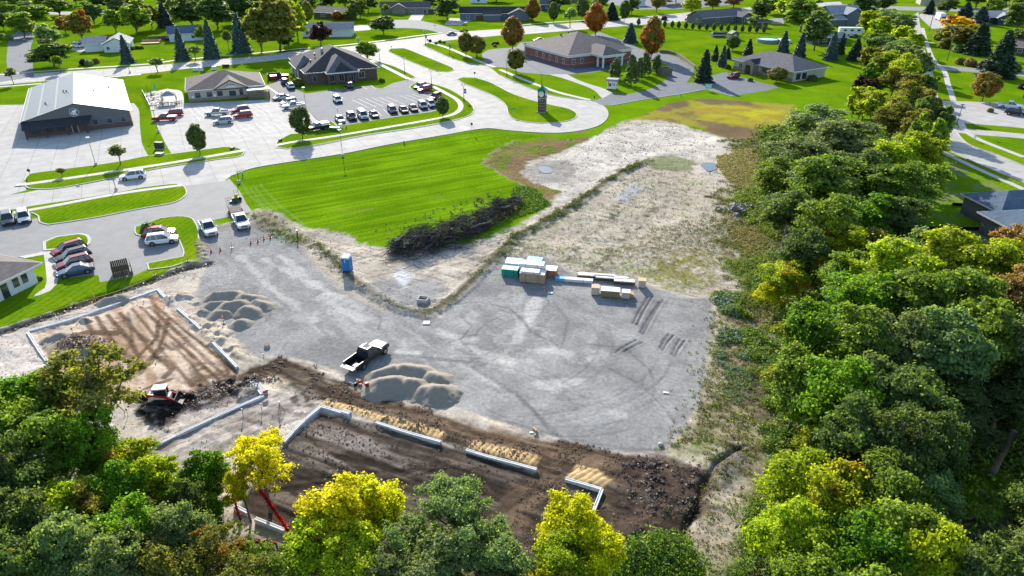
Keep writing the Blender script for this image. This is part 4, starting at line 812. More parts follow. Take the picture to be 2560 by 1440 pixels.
# ---- bank in dark brick with a charcoal roof
o, a, L_ = frame_of((775, 215), (950, 205)); a = R(25)
e = empty('brick_bank', g(770, 213), a, 'dark brick building with layered charcoal hip roofs beside the parking lot', 'building'); Wd, D, H3 = 21.5, 27.0, 3.3
box_part('wall', e, M_BRICK, 0, Wd, 0, D, 0, H3)
roof(e, 0, Wd, 0, D, H3, 5.2, .8, 'hip', 'y', M_SH_DARK, .3, M_TRIMG)
box_part('entry_wall', e, M_BRICK, 6.4, 14.2, -1.2, .1, 0, H3 - .2)
roof(e, 5.6, 15.0, -3.0, 10, H3 - .05, 4.1, .3, 'hip', 'y', M_SH_GREY, .3, M_TRIM)
roof(e, 7.8, 13.4, -3.3, 5, H3 + .02, 2.4, .25, 'hip', 'y', M_SH_DARK, .3, M_TRIM)
roof(e, -1.6, 5.2, 8, 20, H3 + .03, 3.3, .3, 'hip', 'y', M_SH_GREY, .25, M_TRIMG)
for x in (6.0, 8.4, 11.8, 14.2): box_part('brick_pier', e, M_BRICK, x - .4, x + .4, -2.9, -2.2, 0, H3)
for x in (7.2, 10.1, 12.9): window(e, 'f', x, 1.6, 1.5, 2.0, (Wd, D), M_TRIM, 1).location.y = -1.2
window(e, 'f', 16.6, 1.7, 1.8, 1.7, (Wd, D), M_TRIM, 1); window(e, 'f', 2.2, 1.7, 1.2, 1.5, (Wd, D), M_TRIMG, 0)
for u in (4, 8, 12, 17, 22): window(e, 'l', u, 1.7, 1.1, 1.5, (Wd, D), M_TRIMG, 0)
for x in (-1.2, ): 
    for y in (9, 14, 19.5): box_part('porch_post', e, M_TRIM, x - .2, x + .2, y - .2, y + .2, 0, H3)
vents(e, [(3.0, 8, 5.6), (5.0, 11, 7.0), (4.2, 5, 5.3), (8, 14, 8)], M_STEELD); box_part('gable_vent', e, M_SH_LIGHT, 7.2, 7.8, 11, 12.6, 7.3, 8.4)
# ---- red brick building with drive-up canopy
ang = R(-62); o = g(1337, 146)
e = empty('red_brick_building', o, R(28), 'red brick building with white cornice, taupe hip roof and drive-up canopy', 'building')
q = g(1420, 170); d = q - Vector(o); dl = d.length; la = math.atan2(d.y, d.x); e.rotation_euler.z = la + R(90); # local -y runs from the left corner to the front corner
fw = 27.0; H3 = 3.9
box_part('wall', e, M_BRICKR, 0, fw, -dl, 7, 0, H3 - .7); box_part('cornice', e, M_TRIM, -.12, fw + .12, -dl - .12, 7.12, H3 - .7, H3)
box_part('brick_band', e, mat('pale_brick_band', (.34, .22, .17), .8), -.05, fw + .05, -dl - .05, 7.05, .9, 1.1)
roof(e, 0, fw, -dl, 7, H3, 5.0, .5, 'hip', 'x', M_SH_TAUPE, .2)
box_part('canopy_slab', e, M_TRIM, 9.5, 18.5, -dl - 6.6, -dl + .3, H3 - .65, H3 - .02); roof(e, 9.5, 18.5, -dl - 6.4, -dl + 8, H3 - .02, 2.3, .4, 'hip', 'y', M_SH_TAUPE, .2)
for x in (10, 18): 
    for y in (-6.1, -3.2): box_part('column', e, M_TRIM, x - .25, x + .25, -dl + y - .25, -dl + y + .25, 0, H3 - .6)
for u in (2.2, 5.6): window(e, 'f', u, 1.75, 1.0, 1.6, (fw, 0), M_TRIM, 1).location.y = -dl
window(e, 'f', 22.5, 1.75, 1.6, 1.4, (fw, 0), M_TRIM, 1).location.y = -dl
for k in range(5): window(e, 'l', -dl + 2.6 + k * 4.2, 1.75, 1.0, 1.6, (fw, 7), M_TRIM, 1)
vents(e, [(9, -3, 7.9), (13, -2, 8.2), (17, -1, 8.0)], M_STEELD)
for k, (x, y) in enumerate(((19.5, -9), (20.3, -9.4), (21.2, -8.8), (22, -9.2), (20.8, -7.6))): MB().tube([(x, y, 6.2), (x, y, 7.2)], .12, 6).build('pipe_vent', M_STEEL, e)
# ---- low stone-fronted office
o = g(1833, 172); q = g(1980, 205); d = q - o; la = math.atan2(d.y, d.x)
e = empty('stone_office', o, la, 'low office with fieldstone arch entry and grey hip roof', 'building'); Wd, D, H3 = d.length, 15.0, 2.9
box_part('wall', e, M_SIDC, 0, Wd, 0, D, 0, H3); box_part('stone_base', e, M_STONE, -.08, Wd + .08, -.1, .02, 0, 1.0)
roof(e, 0, Wd, 0, D, H3, 3.2, .6, 'hip', 'x', M_SH_GREY, .2)
b = MB(); arch = [(6.2, 0), (6.2, 3.4), (8.3, 4.5), (10.4, 3.4), (10.4, 0), (9.5, 0), (9.5, 2.0)] + [(8.3 + 1.2 * math.cos(t), 2.0 + .9 * math.sin(t)) for t in [math.pi * k / 6 for k in range(1, 6)]] + [(7.1, 2.0), (7.1, 0)]
b.prism_y(arch, -2.6, -2.1); b.build('stone_arch', M_STONE, e); box_part('entry_wall', e, M_STONE, 6.3, 7.0, -2.1, 0, 0, 2.9); box_part('entry_wall', e, M_STONE, 9.6, 10.3, -2.1, 0, 0, 2.9)
roof(e, 6.2, 10.4, -2.2, 6, 3.0, 1.4, .2, 'gable', 'y', M_SH_DARK, .1); box_part('entry_door', e, M_DOOR, 7.5, 9.1, -.12, 0, 0, 2.1)
box_part('stone_pier', e, M_STONE, 11.6, 12.2, -.3, 0, 0, 2.9); box_part('stone_pier', e, M_STONE, 15.2, 15.8, -.3, 0, 0, 2.9)
window(e, 'f', 13.7, 1.5, 2.6, 1.7, (Wd, D), M_TRIMD, 1); window(e, 'f', 3, 1.6, 1.4, 1.4, (Wd, D), M_TRIM, 1); window(e, 'f', 20, 1.6, 1.8, 1.5, (Wd, D), M_TRIM, 1)
for u in (2.4, 5.2): window(e, 'r', u, 1.4, 2.2, 2.0, (Wd, D), M_TRIM, 0)
window(e, 'l', 4, 1.5, 1.2, 1.6, (Wd, D), M_TRIM, 0)
# ---- pale office on the left edge
o = g(0, 755); q = g(96, 707); d = q - o; la = math.atan2(d.y, d.x); o2 = o - d.normalized() * 10; L2 = d.length + 10
e = empty('pale_office', o2, la, 'pale blue grey office with wide eaves and dark hip roof at the left edge', 'building')
box_part('wall', e, M_SIDW, 0, L2, 0, 11, 0, 2.6); roof(e, 0, L2, 0, 11, 2.6, 2.4, .9, 'hip', 'x', M_SH_TAUPE, .25)
for u in (L2 - 1.6, L2 - 2.9, L2 - 7.6, L2 - 9.0): window(e, 'f', u, 1.5, .9, 1.3, (L2, 11), M_TRIM, 0)
door(e, 'f', L2 - 4.6, 1.0, 2.1, (L2, 11), M_WINGL)
# ---- slate grey house by the woods
e = empty('slate_house', (78.0, 102.0, 0), R(8), 'slate grey house with overlapping hip roofs beside the woods', 'house')
box_part('wall', e, M_SIDG, .4, 15, .6, 8.6, 0, 3.1); roof(e, .4, 15, .6, 8.6, 3.1, 2.0, .5, 'hip', 'x', M_SH_BLUE, .2); box_part('wall', e, M_SIDG, -2.6, 12, -7.4, .58, 0, 3.0); roof(e, -2.6, 12.5, -7.4, 1.0, 3.0, 2.0, .5, 'hip', 'x', M_SH_BLUE, .2)
box_part('wall', e, M_SIDG, -1.5, 12, -13, -7.42, 0, 2.9); roof(e, -1.5, 12.6, -13, -6.6, 2.9, 1.7, .5, 'hip', 'x', M_SH_BLUE, .2)
vents(e, [(5.5, 3.2, 4.3), (7.5, 3.3, 4.4), (8.1, 3.0, 4.3)], M_TRIM, 'pipe_vent'); window(e, 'l', 4.5, 1.6, 1.2, 1.2, (16, 14), M_TRIMG, 0).location.x = .4
# ---- houses of the neighbourhood
def house(label, pa, pb, D, H3, rise, kind, wall, rf, wins=(), doors=(), over=.5, axis='x', wings=(), garage=None, ang=None, Wd=None, base=None):
    o = g(*pa); q = g(*pb); d = q - o; a = math.atan2(d.y, d.x) if ang is None else R(ang); Wd = Wd or d.length
    e = empty('house', o, a, label, 'house'); box_part('wall', e, wall, 0, Wd, 0, D, 0, H3)
    if base: box_part('brick_base', e, base, -.05, Wd + .05, -.06, .02, 0, 1.0)
    roof(e, 0, Wd, 0, D, H3, rise, over, kind, axis, rf)
    if kind == 'gable':
        if axis == 'x': gable_wall_x(e, 0, D, .02, H3, rise * .93, wall); gable_wall_x(e, 0, D, Wd - .22, H3, rise * .93, wall)
        else: gable_wall(e, 0, Wd, .02, H3, rise * .93, wall); gable_wall(e, 0, Wd, D - .22, H3, rise * .93, wall)
    for (x0, x1, y0, y1, h2, r2, k2, ax2) in wings:
        box_part('wall', e, wall, x0, x1, y0, y1, 0, h2); roof(e, x0, x1, y0, y1 + (2.5 if ax2 == 'y' and k2 == 'gable' else 0), h2 + .02, r2, over, k2, ax2, rf)
        if k2 == 'gable' and ax2 == 'y': gable_wall(e, x0, x1, y0 + .02, h2, r2 * .93, wall)
        if k2 == 'gable' and ax2 == 'x': gable_wall_x(e, y0, y1, x0 + .02, h2, r2 * .93, wall); gable_wall_x(e, y0, y1, x1 - .22, h2, r2 * .93, wall)
    for s, u, z, w, h in wins: window(e, s, u, z, w, h, (Wd, D))
    for s, u, w in doors: door(e, s, u, w, 2.1, (Wd, D))
    if garage: door(e, *garage[:2], garage[2], 2.2, (Wd, D), M_SIDBR if len(garage) < 4 else garage[3], 'garage_door', 4)
    return e
house('pale blue bungalow with light roof behind the dark spruce', (262,132), (298,131), 14, 2.7, 2.2, 'gable', M_SIDW, M_SH_LIGHT, [('f',1.5,1.5,1,1)], axis='y', wings=[(-7, 0.1, 4, 13, 2.6, 2, 'gable', 'x')], Wd=8.5, ang=20)
house('blue roofed pale house between two tall blue spruces', (425,105), (510,100), 10, 2.7, 2.6, 'gable', M_SIDW, M_SH_BLUE, [('f',3,1.5,1.2,1),('f',9,1.5,1.2,1)])
house('white house with grey roof and maroon maple in front', (757,92), (783,86), 9, 2.7, 2.2, 'gable', M_SIDW, M_SH_PALE, [('f',2,1.5,1.2,1.2)], Wd=21, ang=8, wings=[(9.5, 20.5, -2.5, 4, 2.7, 2.0, 'gable', 'x')])
house('long brown house with taupe roof behind the white house', (785,45), (862,50), 10, 2.7, 2.3, 'gable', M_SIDBR, M_SH_TAUPE, [('f',5,1.5,1.4,1.1),('f',6.8,1.5,1.4,1.1)])
house('taupe ranch house with attached brown-doored garage', (952,35), (1075,34), 10, 2.8, 2.6, 'gable', M_SIDT, M_SH_BROWN, [('f',11,1.6,2.4,1.3),('f',17,1.6,2,1)], wings=[(6, 13, -1.8, 4, 2.8, 2.0, 'gable', 'y')], garage=('f', 27, 5), doors=[('f',23,1)])
house('blue-grey house with stepped gables and white framed windows', (1150,50), (1320,50), 10, 2.9, 2.6, 'gable', M_SIDB, M_SH_DARK, [('f',4,1.6,1.2,1.3),('f',27,1.6,1.2,1.4),('f',31,1.7,1.8,1.6)], wings=[(12, 20, -3, 3, 2.6, 1.6, 'gable', 'x'), (24, 34, -3.5, 3, 2.9, 2.2, 'gable', 'y')], garage=('f', 9.5, 4))
house('dark navy house with steep roof partly behind the orange maple', (1352,27), (1378,27), 9, 3, 3, 'gable', M_SIDN, M_SH_GREY, [('f',3,1.6,1,1)], Wd=10)
house('small white garage beyond the upper road', (1588,16), (1612,16), 8, 2.8, 1.8, 'gable', M_SIDW, M_SH_LIGHT, garage=('f', 3.5, 4, M_SIDW))
h7 = house('long dark grey house with white conservatory behind the clipped hedge', (1755,63), (1762,61), 11, 2.9, 2.7, 'gable', M_SIDG, M_SH_GREY, [('l',4,1.6,1.2,1.3),('f',9,1.6,1.6,1.2),('f',19,1.6,1.8,1.2)], ang=26, Wd=26, wings=[(20.5, 26.5, -4, 1, 2.8, 1.8, 'gable', 'y')])
for k in range(4): window(h7, 'f', 21.3 + k * 1.45, 1.7, 1.2, 1.7, (26, 11), M_TRIM, 0).location.y = -4
for k in range(2): MB().box(26.5, 26.56, -3.6 + k * 2.1, -1.8 + k * 2.1, .9, 2.5).build('pane', M_WINGL, h7)
house('light roofed dark gabled house among the far right trees', (2075,62), (2150,60), 12, 4.6, 3, 'gable', M_SIDB, M_SH_LIGHT, [('f',6,3.2,1.4,1),('f',12,3.2,1.4,1)], wings=[(6, 14, -3, 4, 4.6, 2.6, 'gable', 'y'), (-3, 5, -4, 5, 2.6, 1.8, 'gable', 'x')])
house('low navy house under trees right of the pool', (2030,112), (2115,110), 8, 2.5, 1.3, 'gable', M_SIDN, M_SH_BLUE, [('f',5,1.5,1.6,.9),('f',11,1.5,1.6,.9)], doors=[('f',2,1)])
house('dark house with white gable trim behind the orange shrubs', (2470,60), (2525,62), 11, 2.9, 2.4, 'gable', M_SIDN, M_SH_LIGHT, [('f',5,1.6,2.4,1.2)], wings=[(3, 9, -2.5, 3, 2.9, 2.0, 'gable', 'y')])
house('house with taupe roof at the far right edge', (2515,135), (2600,145), 12, 2.7, 2.4, 'gable', M_SIDBR, M_SH_TAUPE, [('f',4,1.5,1.4,1)])
house('blue-grey house with stone corner at the right edge by the driveway', (2556,245), (2640,262), 14, 2.9, 2.6, 'hip', M_SIDB, M_SH_GREY, [('l',3,1.5,1.2,1.3)])
house('grey roofed house at the top left corner', (-15,55), (45,52), 12, 2.8, 2.4, 'gable', M_SIDB, M_SH_LIGHT, [('f',12,1.5,1.6,1.2)])
house('low brown house half hidden behind top left trees', (0,18), (45,18), 10, 2.7, 2.2, 'gable', M_SIDBR, M_SH_BROWN)
house('small white house beyond the long ranch house', (1175,8), (1218,8), 9, 2.8, 2.0, 'gable', M_SIDW, M_SH_LIGHT, [('f',5,1.5,1.4,1.1)])
house('dark roofed house beyond the upper road trees', (1400,6), (1470,6), 10, 2.8, 2.4, 'gable', M_SIDT, M_SH_GREY)
house('long tan house beyond the park trees', (2300,12), (2380,14), 10, 2.8, 2.2, 'gable', M_SIDC, M_SH_TAUPE)
# sheds, pool, kiosk, pens
e = empty('garden_shed', g(1828, 99), R(10), 'small dark shed with pale roof on the lawn beside the pool', 'shed'); box_part('wall', e, M_SIDG, 0, 3.2, 0, 3, 0, 2.2); roof(e, 0, 3.2, 0, 3, 2.2, 1.0, .3, 'gable', 'y', M_SH_PALE, .1); gable_wall(e, 0, 3.2, .01, 2.2, .9, M_SIDG); box_part('door', e, M_TRIM, 1.0, 2.1, -.04, .02, .05, 1.9)
e = empty('garden_shed', g(1893, 70), R(10), 'brown shed beside the end of the clipped hedge', 'shed'); box_part('wall', e, M_SIDBR, 0, 5, 0, 4, 0, 2.3); roof(e, 0, 5, 0, 4, 2.3, 1.2, .3, 'gable', 'x', M_SH_BROWN, .1); box_part('door', e, M_TRIMG, 1.8, 3.0, -.04, .02, .05, 2.0)
c = g(1918, 105); e = empty('swimming_pool', c, 0, 'round above-ground pool with turquoise water on the lawn', 'pool'); n = 28; rr = 4.3
b = MB(); ring = [(rr * math.cos(2 * math.pi * k / n), rr * math.sin(2 * math.pi * k / n)) for k in range(n)]; rin = [(x * .96, y * .96) for x, y in ring]
for k in range(n):
    j = (k + 1) % n; b.hexa([(*ring[k], 0), (*ring[j], 0), (*rin[j], 0), (*rin[k], 0)], [(*ring[k], 1.3), (*ring[j], 1.3), (*rin[j], 1.3), (*rin[k], 1.3)])
b.build('wall', M_TRIMG, e); MB().sheet(rin, 1.12).build('water', mat('pool_water', (.02, .42, .58), .12, .05, spec=.5), e); box_part('deck', e, M_TRIM, 4.3, 8.5, -3, 2.5, 0, 1.1); box_part('step', e, M_TRIM, 4.6, 5.8, -3.8, -3, 0, .5)
e = empty('bank_kiosk', g(1517, 224), R(-20), 'white drive-up bank kiosk with grey cap and faded panels', 'kiosk'); box_part('body', e, M_TRIM, 0, 2.7, 0, 2.0, .3, 2.5); box_part('cap', e, M_TRIMG, -.35, 3.05, -.35, 2.35, 2.5, 3.1); box_part('brick_base', e, M_BRICKR, -.05, 2.75, -.05, 2.05, 0, .3)
box_part('screen', e, M_WINGL, .6, 1.2, -.05, 0, 1.0, 1.9); box_part('panel', e, mat('faded_red_sign', (.5, .1, .1), .6), .25, .5, -.04, 0, .8, 2.3); box_part('panel', e, mat('faded_blue_sign', (.25, .35, .5), .6), 1.4, 2.4, -.04, 0, 1.2, 2.0); box_part('panel', e, mat('faded_red_sign', (.5, .1, .1), .6), 2.7, 2.75, .3, 1.6, 1.1, 1.5)
e = empty('dumpster_pen', g(671, 203), R(22), 'brick dumpster pen holding a red dumpster left of the dark brick building', 'enclosure')
for x0, x1, y0, y1 in ((0, 4.2, 3.0, 3.25), (0, .25, 0, 3.0), (3.95, 4.2, 0, 3.0)): box_part('wall', e, M_BRICK, x0, x1, y0, y1, 0, 1.9)
def dumpster(loc, rz, m, label):
    e = empty('dumpster', loc, rz, label, 'dumpster'); MB().hexa([(0, .2, .1), (2, .2, .1), (2, 1.4, .1), (0, 1.4, .1)], [(0, 0, 1.3), (2, 0, 1.3), (2, 1.5, 1.5), (0, 1.5, 1.5)]).build('bin', m, e)
    MB().hexa([(0, 0, 1.31), (2, 0, 1.31), (2, 1.5, 1.51), (0, 1.5, 1.51)], [(0, 0, 1.36), (2, 0, 1.36), (2, 1.5, 1.56), (0, 1.5, 1.56)]).build('lid', M_BLACK, e)
M_REDD = mat('red_dumpster_paint', (.35, .03, .02), .5, .1)
dumpster(g(677, 202), R(22), M_REDD, 'red dumpster inside the brick pen'); dumpster(g(706, 200), R(20), M_REDD, 'red dumpster standing outside beside the brick pen')
e = empty('dumpster_pen', g(1654, 190), R(25), 'tan block dumpster pen beside the loop drive under the pines', 'enclosure')
for x0, x1, y0, y1 in ((0, 4.0, 2.8, 3.0), (0, .25, 0, 2.8), (3.75, 4.0, 0, 2.8), (.25, 3.75, 0, .12)): box_part('wall', e, mat('tan_block', (.16, .135, .105), .9, .2), x0, x1, y0, y1, 0, 2.2)
# board pen by the office lot: every board its own piece
o = g(286, 698); q = g(333, 688); d = q - o; e = empty('board_enclosure', o, math.atan2(d.y, d.x), 'dark weathered board enclosure at the end of the office parking', 'enclosure'); Wd = d.length
M_BOARD = mat('aged_boards', (.075, .065, .045), .85, .35, 3); bd = MB().box(0, .2, 0, .03, .08, 1.85).mesh('board', M_BOARD); n = int(Wd / .24)
for s, (px_, py_, rz) in enumerate(((0, 0, 0), (0, 2.2, 0), (0, 0, 90), (Wd, 0, 90))):
    for k in range(n if s < 2 else 9):
        ob = link('board', bd, e); ob.rotation_euler.z = R(rz); ob.location = (px_ + (k * .24 if s < 2 else 0), py_ + (k * .24 if s > 1 else 0), random.uniform(-.02, .02))
for x in (0, Wd / 2, Wd): box_part('post', e, M_BOARD, x - .05, x + .05, .04, .14, 0, 1.95)
for zz in (.4, 1.45): box_part('rail', e, M_BOARD, 0, Wd, .05, .1, zz, zz + .09)
# retaining wall of blocks along the loop drive
wp = smooth_poly(gp([(1648,132),(1668,133),(1690,139),(1708,150),(1722,160),(1737,172)]), 1.0, False, 60); e = empty('retaining_wall', (*wp[0], 0), 0, 'curved tan block retaining wall between lawn and loop drive', 'wall'); M_BLOCK = mat('tan_wall_block', (.22, .18, .13), .9, .25, 2)
for i in range(len(wp) - 1):
    A, Bq = Vector(wp[i]), Vector(wp[i + 1]); dd = (Bq - A); 
    for lv in range(3):
        ob = MB().box(.02, dd.length - .02, -.15, .2, lv * .36, lv * .36 + .34).build('block', M_BLOCK, e); ob.location = (A.x - wp[0][0], A.y - wp[0][1], 0); ob.rotation_euler.z = math.atan2(dd.y, dd.x)
# board fence behind the blue roofed house, decking
o = g(372, 103); q = g(428, 100); d = q - o; e = empty('board_fence', o, math.atan2(d.y, d.x), 'brown board fence running to the blue roofed house', 'fence')
fb = MB().box(0, .9, 0, .05, .05, 1.8).mesh('board', M_SIDBR)
for k in range(int(d.length / .95)): ob = link('board', fb, e); ob.location = (k * .95, 0, 0)
e = empty('garden_deck', g(352, 112), R(15), 'pale timber deck with bench rail beside the pale blue bungalow', 'deck'); box_part('decking', e, M_LUMBER, 0, 7, 0, 4, .2, .5)
for x0, x1, y0, y1 in ((0, 7, 3.9, 4), (6.9, 7, 0, 4)): box_part('railing', e, M_LUMBER, x0, x1, y0, y1, .5, 1.3)
# ---- clock tower on the traffic island
e = empty('clock_tower', g(1355, 281), R(-20), 'brick clock tower with green pyramid roof on the grass island', 'clock tower')
M_GREEN = mat('green_metal', (.015, .16, .10), .4, .05); M_DGREEN = mat('dark_green_metal', (.02, .05, .04), .4, .05); M_BAND = mat('pale_stone_band', (.33, .27, .25), .8, .1)
box_part('plinth', e, M_BAND, -1.15, 1.15, -1.15, 1.15, 0, .35); box_part('shaft', e, M_BRICK, -.9, .9, -.9, .9, .35, 4.0)
for z in (1.0, 1.75, 2.5): box_part('stone_band', e, M_BAND, -.93, .93, -.93, .93, z, z + .1)
box_part('clock_case', e, M_DGREEN, -.95, .95, -.95, .95, 4.0, 5.75); box_part('stone_band', e, M_BAND, -1.0, 1.0, -1.0, 1.0, 3.75, 4.0)
for s in range(4):
    rz = s * 90; lt_ = MB(); lt_.box(-.55, -.12, -.99, -.93, 3.2, 3.6) if s % 2 == 0 else lt_.box(-.35, .0, -.99, -.93, 3.2, 3.6); lt_.box(.15, .5, -.99, -.93, 3.1, 3.5)
    ob = lt_.build('sign_lettering', M_TRIMG, e); ob.rotation_euler.z = R(rz)
    n = 24; b = MB(); r_ = .74; cz = 4.88; b.prism_y([(r_ * math.cos(2 * math.pi * k / n), cz + r_ * math.sin(2 * math.pi * k / n)) for k in range(n)], -1.02, -.94); f = b.build('clock_face', M_TRIM, e); f.rotation_euler.z = R(rz)
    b = MB()
    for k in range(12): t = 2 * math.pi * k / 12; x, z = .6 * math.cos(t), cz + .6 * math.sin(t); b.box(x - .035, x + .035, -1.04, -1.015, z - .06, z + .06)
    b.build('numerals', M_BLACK, f); b = MB()
    for t, ln, w in ((R(70), .34, .045), (R(125), .52, .03)):
        dx, dz = math.cos(t), math.sin(t); b.prism_y([(-dz * w, cz + dx * w), (dz * w, cz - dx * w), (dx * ln + dz * w * .5, cz + dz * ln - dx * w * .5), (dx * ln - dz * w * .5, cz + dz * ln + dx * w * .5)], -1.06, -1.03)
    b.build('hands', M_BLACK, f)
MB().hexa([(-1.15, -1.15, 5.75), (1.15, -1.15, 5.75), (1.15, 1.15, 5.75), (-1.15, 1.15, 5.75)], [(-.04, -.04, 6.85), (.04, -.04, 6.85), (.04, .04, 6.85), (-.04, .04, 6.85)]).build('roof', M_GREEN, e)
# ================================================================ TREES
def leaves_mesh(name, C, Nn, size, rnd, clump, mat_, jit=.6, aspect=1.5, seed=0):
    r = np.random.default_rng(seed); n = len(C); Nn = Nn + r.normal(0, jit, (n, 3)); Nn /= np.linalg.norm(Nn, axis=1)[:, None] + 1e-9
    t = np.cross(Nn, r.normal(0, 1, (n, 3))); t /= np.linalg.norm(t, axis=1)[:, None] + 1e-9; b = np.cross(Nn, t)
    s = (size * r.uniform(.65, 1.3, n))[:, None] if np.isscalar(size) else (size * r.uniform(.7, 1.25, n))[:, None]
    V = np.stack([C + t * s * aspect / 2, C + b * s / 2 + Nn * s * .12, C - t * s * aspect / 2, C - b * s / 2 + Nn * s * .12], 1).reshape(-1, 3)
    F = np.arange(4 * n).reshape(-1, 4)
    return mesh_np(name, V, F, mat_, attrs={'rnd': np.repeat(rnd, 4), 'clump': np.repeat(clump, 4)})
def unit(r, n): v = r.normal(0, 1, (n, 3)); return v / np.linalg.norm(v, axis=1)[:, None]
def broadleaf(seed, nleaf=26000, lobes=13, clumps=15, leaf=.034, airy=0.0, squash=1.0, up=.25, low=.30):
    """unit tree: 1 high, crown about .62 wide"""
    r = np.random.default_rng(seed); cz = .5 * (1 + low); rz = (1 - low) / 2 * squash; rx = .30
    L = []; k = 0
    while len(L) < lobes and k < 4000:
        k += 1; d = unit(r, 1)[0]; q = r.uniform(.5, .86); p = np.array([d[0] * rx * q, d[1] * rx * q, cz + d[2] * rz * q * 1.05]); rad = r.uniform(.24, .44) * rx * (1.15 - .3 * d[2])
        if all(np.linalg.norm(p - l[0]) > .55 * (rad + l[1]) * .9 for l in L): L.append((p, rad))
    L.append((np.array([0, 0, cz]), rx * (.62 if airy < .4 else .3)))
    CC = []; CR = []; CV = []; OUT = []
    for li, (p, rad) in enumerate(L):
        m = clumps if li < len(L) - 1 else clumps * 2; d = unit(r, m * 2); d = d[np.argsort(-(d[:, 2] + r.uniform(-.9, .9, 2 * m)))][:m]; lv = r.random()
        for i in range(m):
            c = p + d[i] * rad * r.uniform(.72, 1.05); CC.append(c); CR.append(rad * r.uniform(.26, .56)); CV.append(np.clip(lv * .75 + r.random() * .25, 0, 1)); OUT.append(d[i])
    CC = np.array(CC); CR = np.array(CR); CV = np.array(CV); OUT = np.array(OUT)
    if airy: keep = r.random(len(CC)) > airy; CC, CR, CV, OUT = CC[keep], CR[keep], CV[keep], OUT[keep]
    w = CR**2; idx = r.choice(len(CC), nleaf, p=w / w.sum()); u = unit(r, nleaf); u[:, 2] = np.abs(u[:, 2]) * .6 + u[:, 2] * .4; q = (.25 + np.abs(r.normal(0, .55, nleaf)))[:, None] * np.where(r.random(nleaf) < .06, 1.5, 1)[:, None]
    P = CC[idx] + u * CR[idx][:, None] * q * np.array([1.1, 1.1, .75]); Nn = u * .6 + OUT[idx] * .45 + np.array([0, 0, up])
    crown = leaves_mesh('crown', P, Nn, leaf, r.random(nleaf), CV[idx], M_LEAF, .7, 1.5, seed)
    b = MB(); fork = low * r.uniform(.8, 1.1); lean = r.normal(0, .012, 2)
    b.tube([(0, 0, -.02), (lean[0] * .5, lean[1] * .5, fork * .5), (lean[0], lean[1], fork), (lean[0] * 1.5, lean[1] * 1.5, cz + .05), (0, 0, cz + rz * .75)], [.024, .018, .016, .010, .003], 7)
    for p, rad in L[:-1]:
        s = np.array([lean[0], lean[1], r.uniform(fork * .9, min(p[2], cz))]); md = s * .45 + p * .55 + np.array([0, 0, -.02]); b.tube([s, md, p], [.009, .006, .0025], 5)
        for i in range(4 if nleaf > 8000 else 2):
            e_ = p + unit(r, 1)[0] * rad * .95; b.tube([md * .3 + p * .7, p * .5 + e_ * .5 + r.normal(0, .01, 3), e_], [.0035, .002, .0008], 4, False)
    return crown, b.mesh('trunk', M_BARK)
def sparse(seed, nleaf=12000):
    return broadleaf(seed, nleaf, 12, 15, .0165, .5, 1.0, .2, .34)
def spruce(seed, nleaf=14000, wid=.21, leaf=.026):
    r = np.random.default_rng(seed); P = []; Nn = []; CV = []; n_w_ = 34
    for k in range(n_w_):
        h = .05 + .93 * (k / n_w_)**.92; R_ = wid * (1 - h)**.78 * r.uniform(.8, 1.12) + .006; nb = max(5, int(13 * (1 - h) + 4)); a0 = r.uniform(0, 6.28)
        for j in range(nb):
            a = a0 + 2 * math.pi * j / nb + r.normal(0, .12); m = int(nleaf * (R_ / wid) / (n_w_ * 11) * 1.7) + 4; t = r.uniform(.15, 1, m)**.7; rr = R_ * r.uniform(.68, 1.15)
            z = h - .22 * t * rr - .1 * t**2 * rr + r.normal(0, .0035, m) + .03 * wid; sp = r.normal(0, 1, m) * .17 * rr * (1.15 - t)
            ca, sa = math.cos(a), math.sin(a); P.append(np.stack([ca * t * rr - sa * sp, sa * t * rr + ca * sp, z], 1)); Nn.append(np.tile([ca * .45, sa * .45, .8], (m, 1))); CV.append(np.full(m, r.random()))
    P = np.concatenate(P); Nn = np.concatenate(Nn); CV = np.concatenate(CV); crown = leaves_mesh('crown', P, Nn, leaf, r.random(len(P)), CV, M_NEEDLE, .4, 2.2, seed)
    b = MB(); b.tube([(0, 0, -.01), (0, 0, .5), (0, 0, .98)], [.017, .009, .001], 6); return crown, b.mesh('trunk', M_BARKD)
def pine(seed, nleaf=12000):
    r = np.random.default_rng(seed); P = []; Nn = []; CV = []
    for k in range(16):
        h = .16 + .8 * k / 16; R_ = .26 * (1 - h)**.55 * r.uniform(.7, 1.1); nb = 6; a0 = r.uniform(0, 6.3)
        for j in range(nb):
            a = a0 + j * 1.047 + r.normal(0, .2); c = np.array([math.cos(a) * R_ * r.uniform(.55, .95), math.sin(a) * R_ * r.uniform(.55, .95), h + r.normal(0, .02)]); m = nleaf // 96; u = unit(r, m)
            P.append(c + u * np.array([.055, .055, .028]) * r.uniform(.5, 1, (m, 1))); Nn.append(u + [0, 0, .6]); CV.append(np.full(m, r.random()))
    P = np.concatenate(P); Nn = np.concatenate(Nn); CV = np.concatenate(CV); crown = leaves_mesh('crown', P, Nn, .022, r.random(len(P)), CV, M_NEEDLE, .5, 2.0, seed)
    b = MB(); b.tube([(0, 0, -.01), (.005, 0, .5), (0, 0, .98)], [.018, .011, .002], 6)
    for k in range(14): a = r.uniform(0, 6.3); h = r.uniform(.15, .8); b.tube([(0, 0, h), (math.cos(a) * .15, math.sin(a) * .15, h + .02)], [.005, .001], 4, False)
    return crown, b.mesh('trunk', M_BARKD)
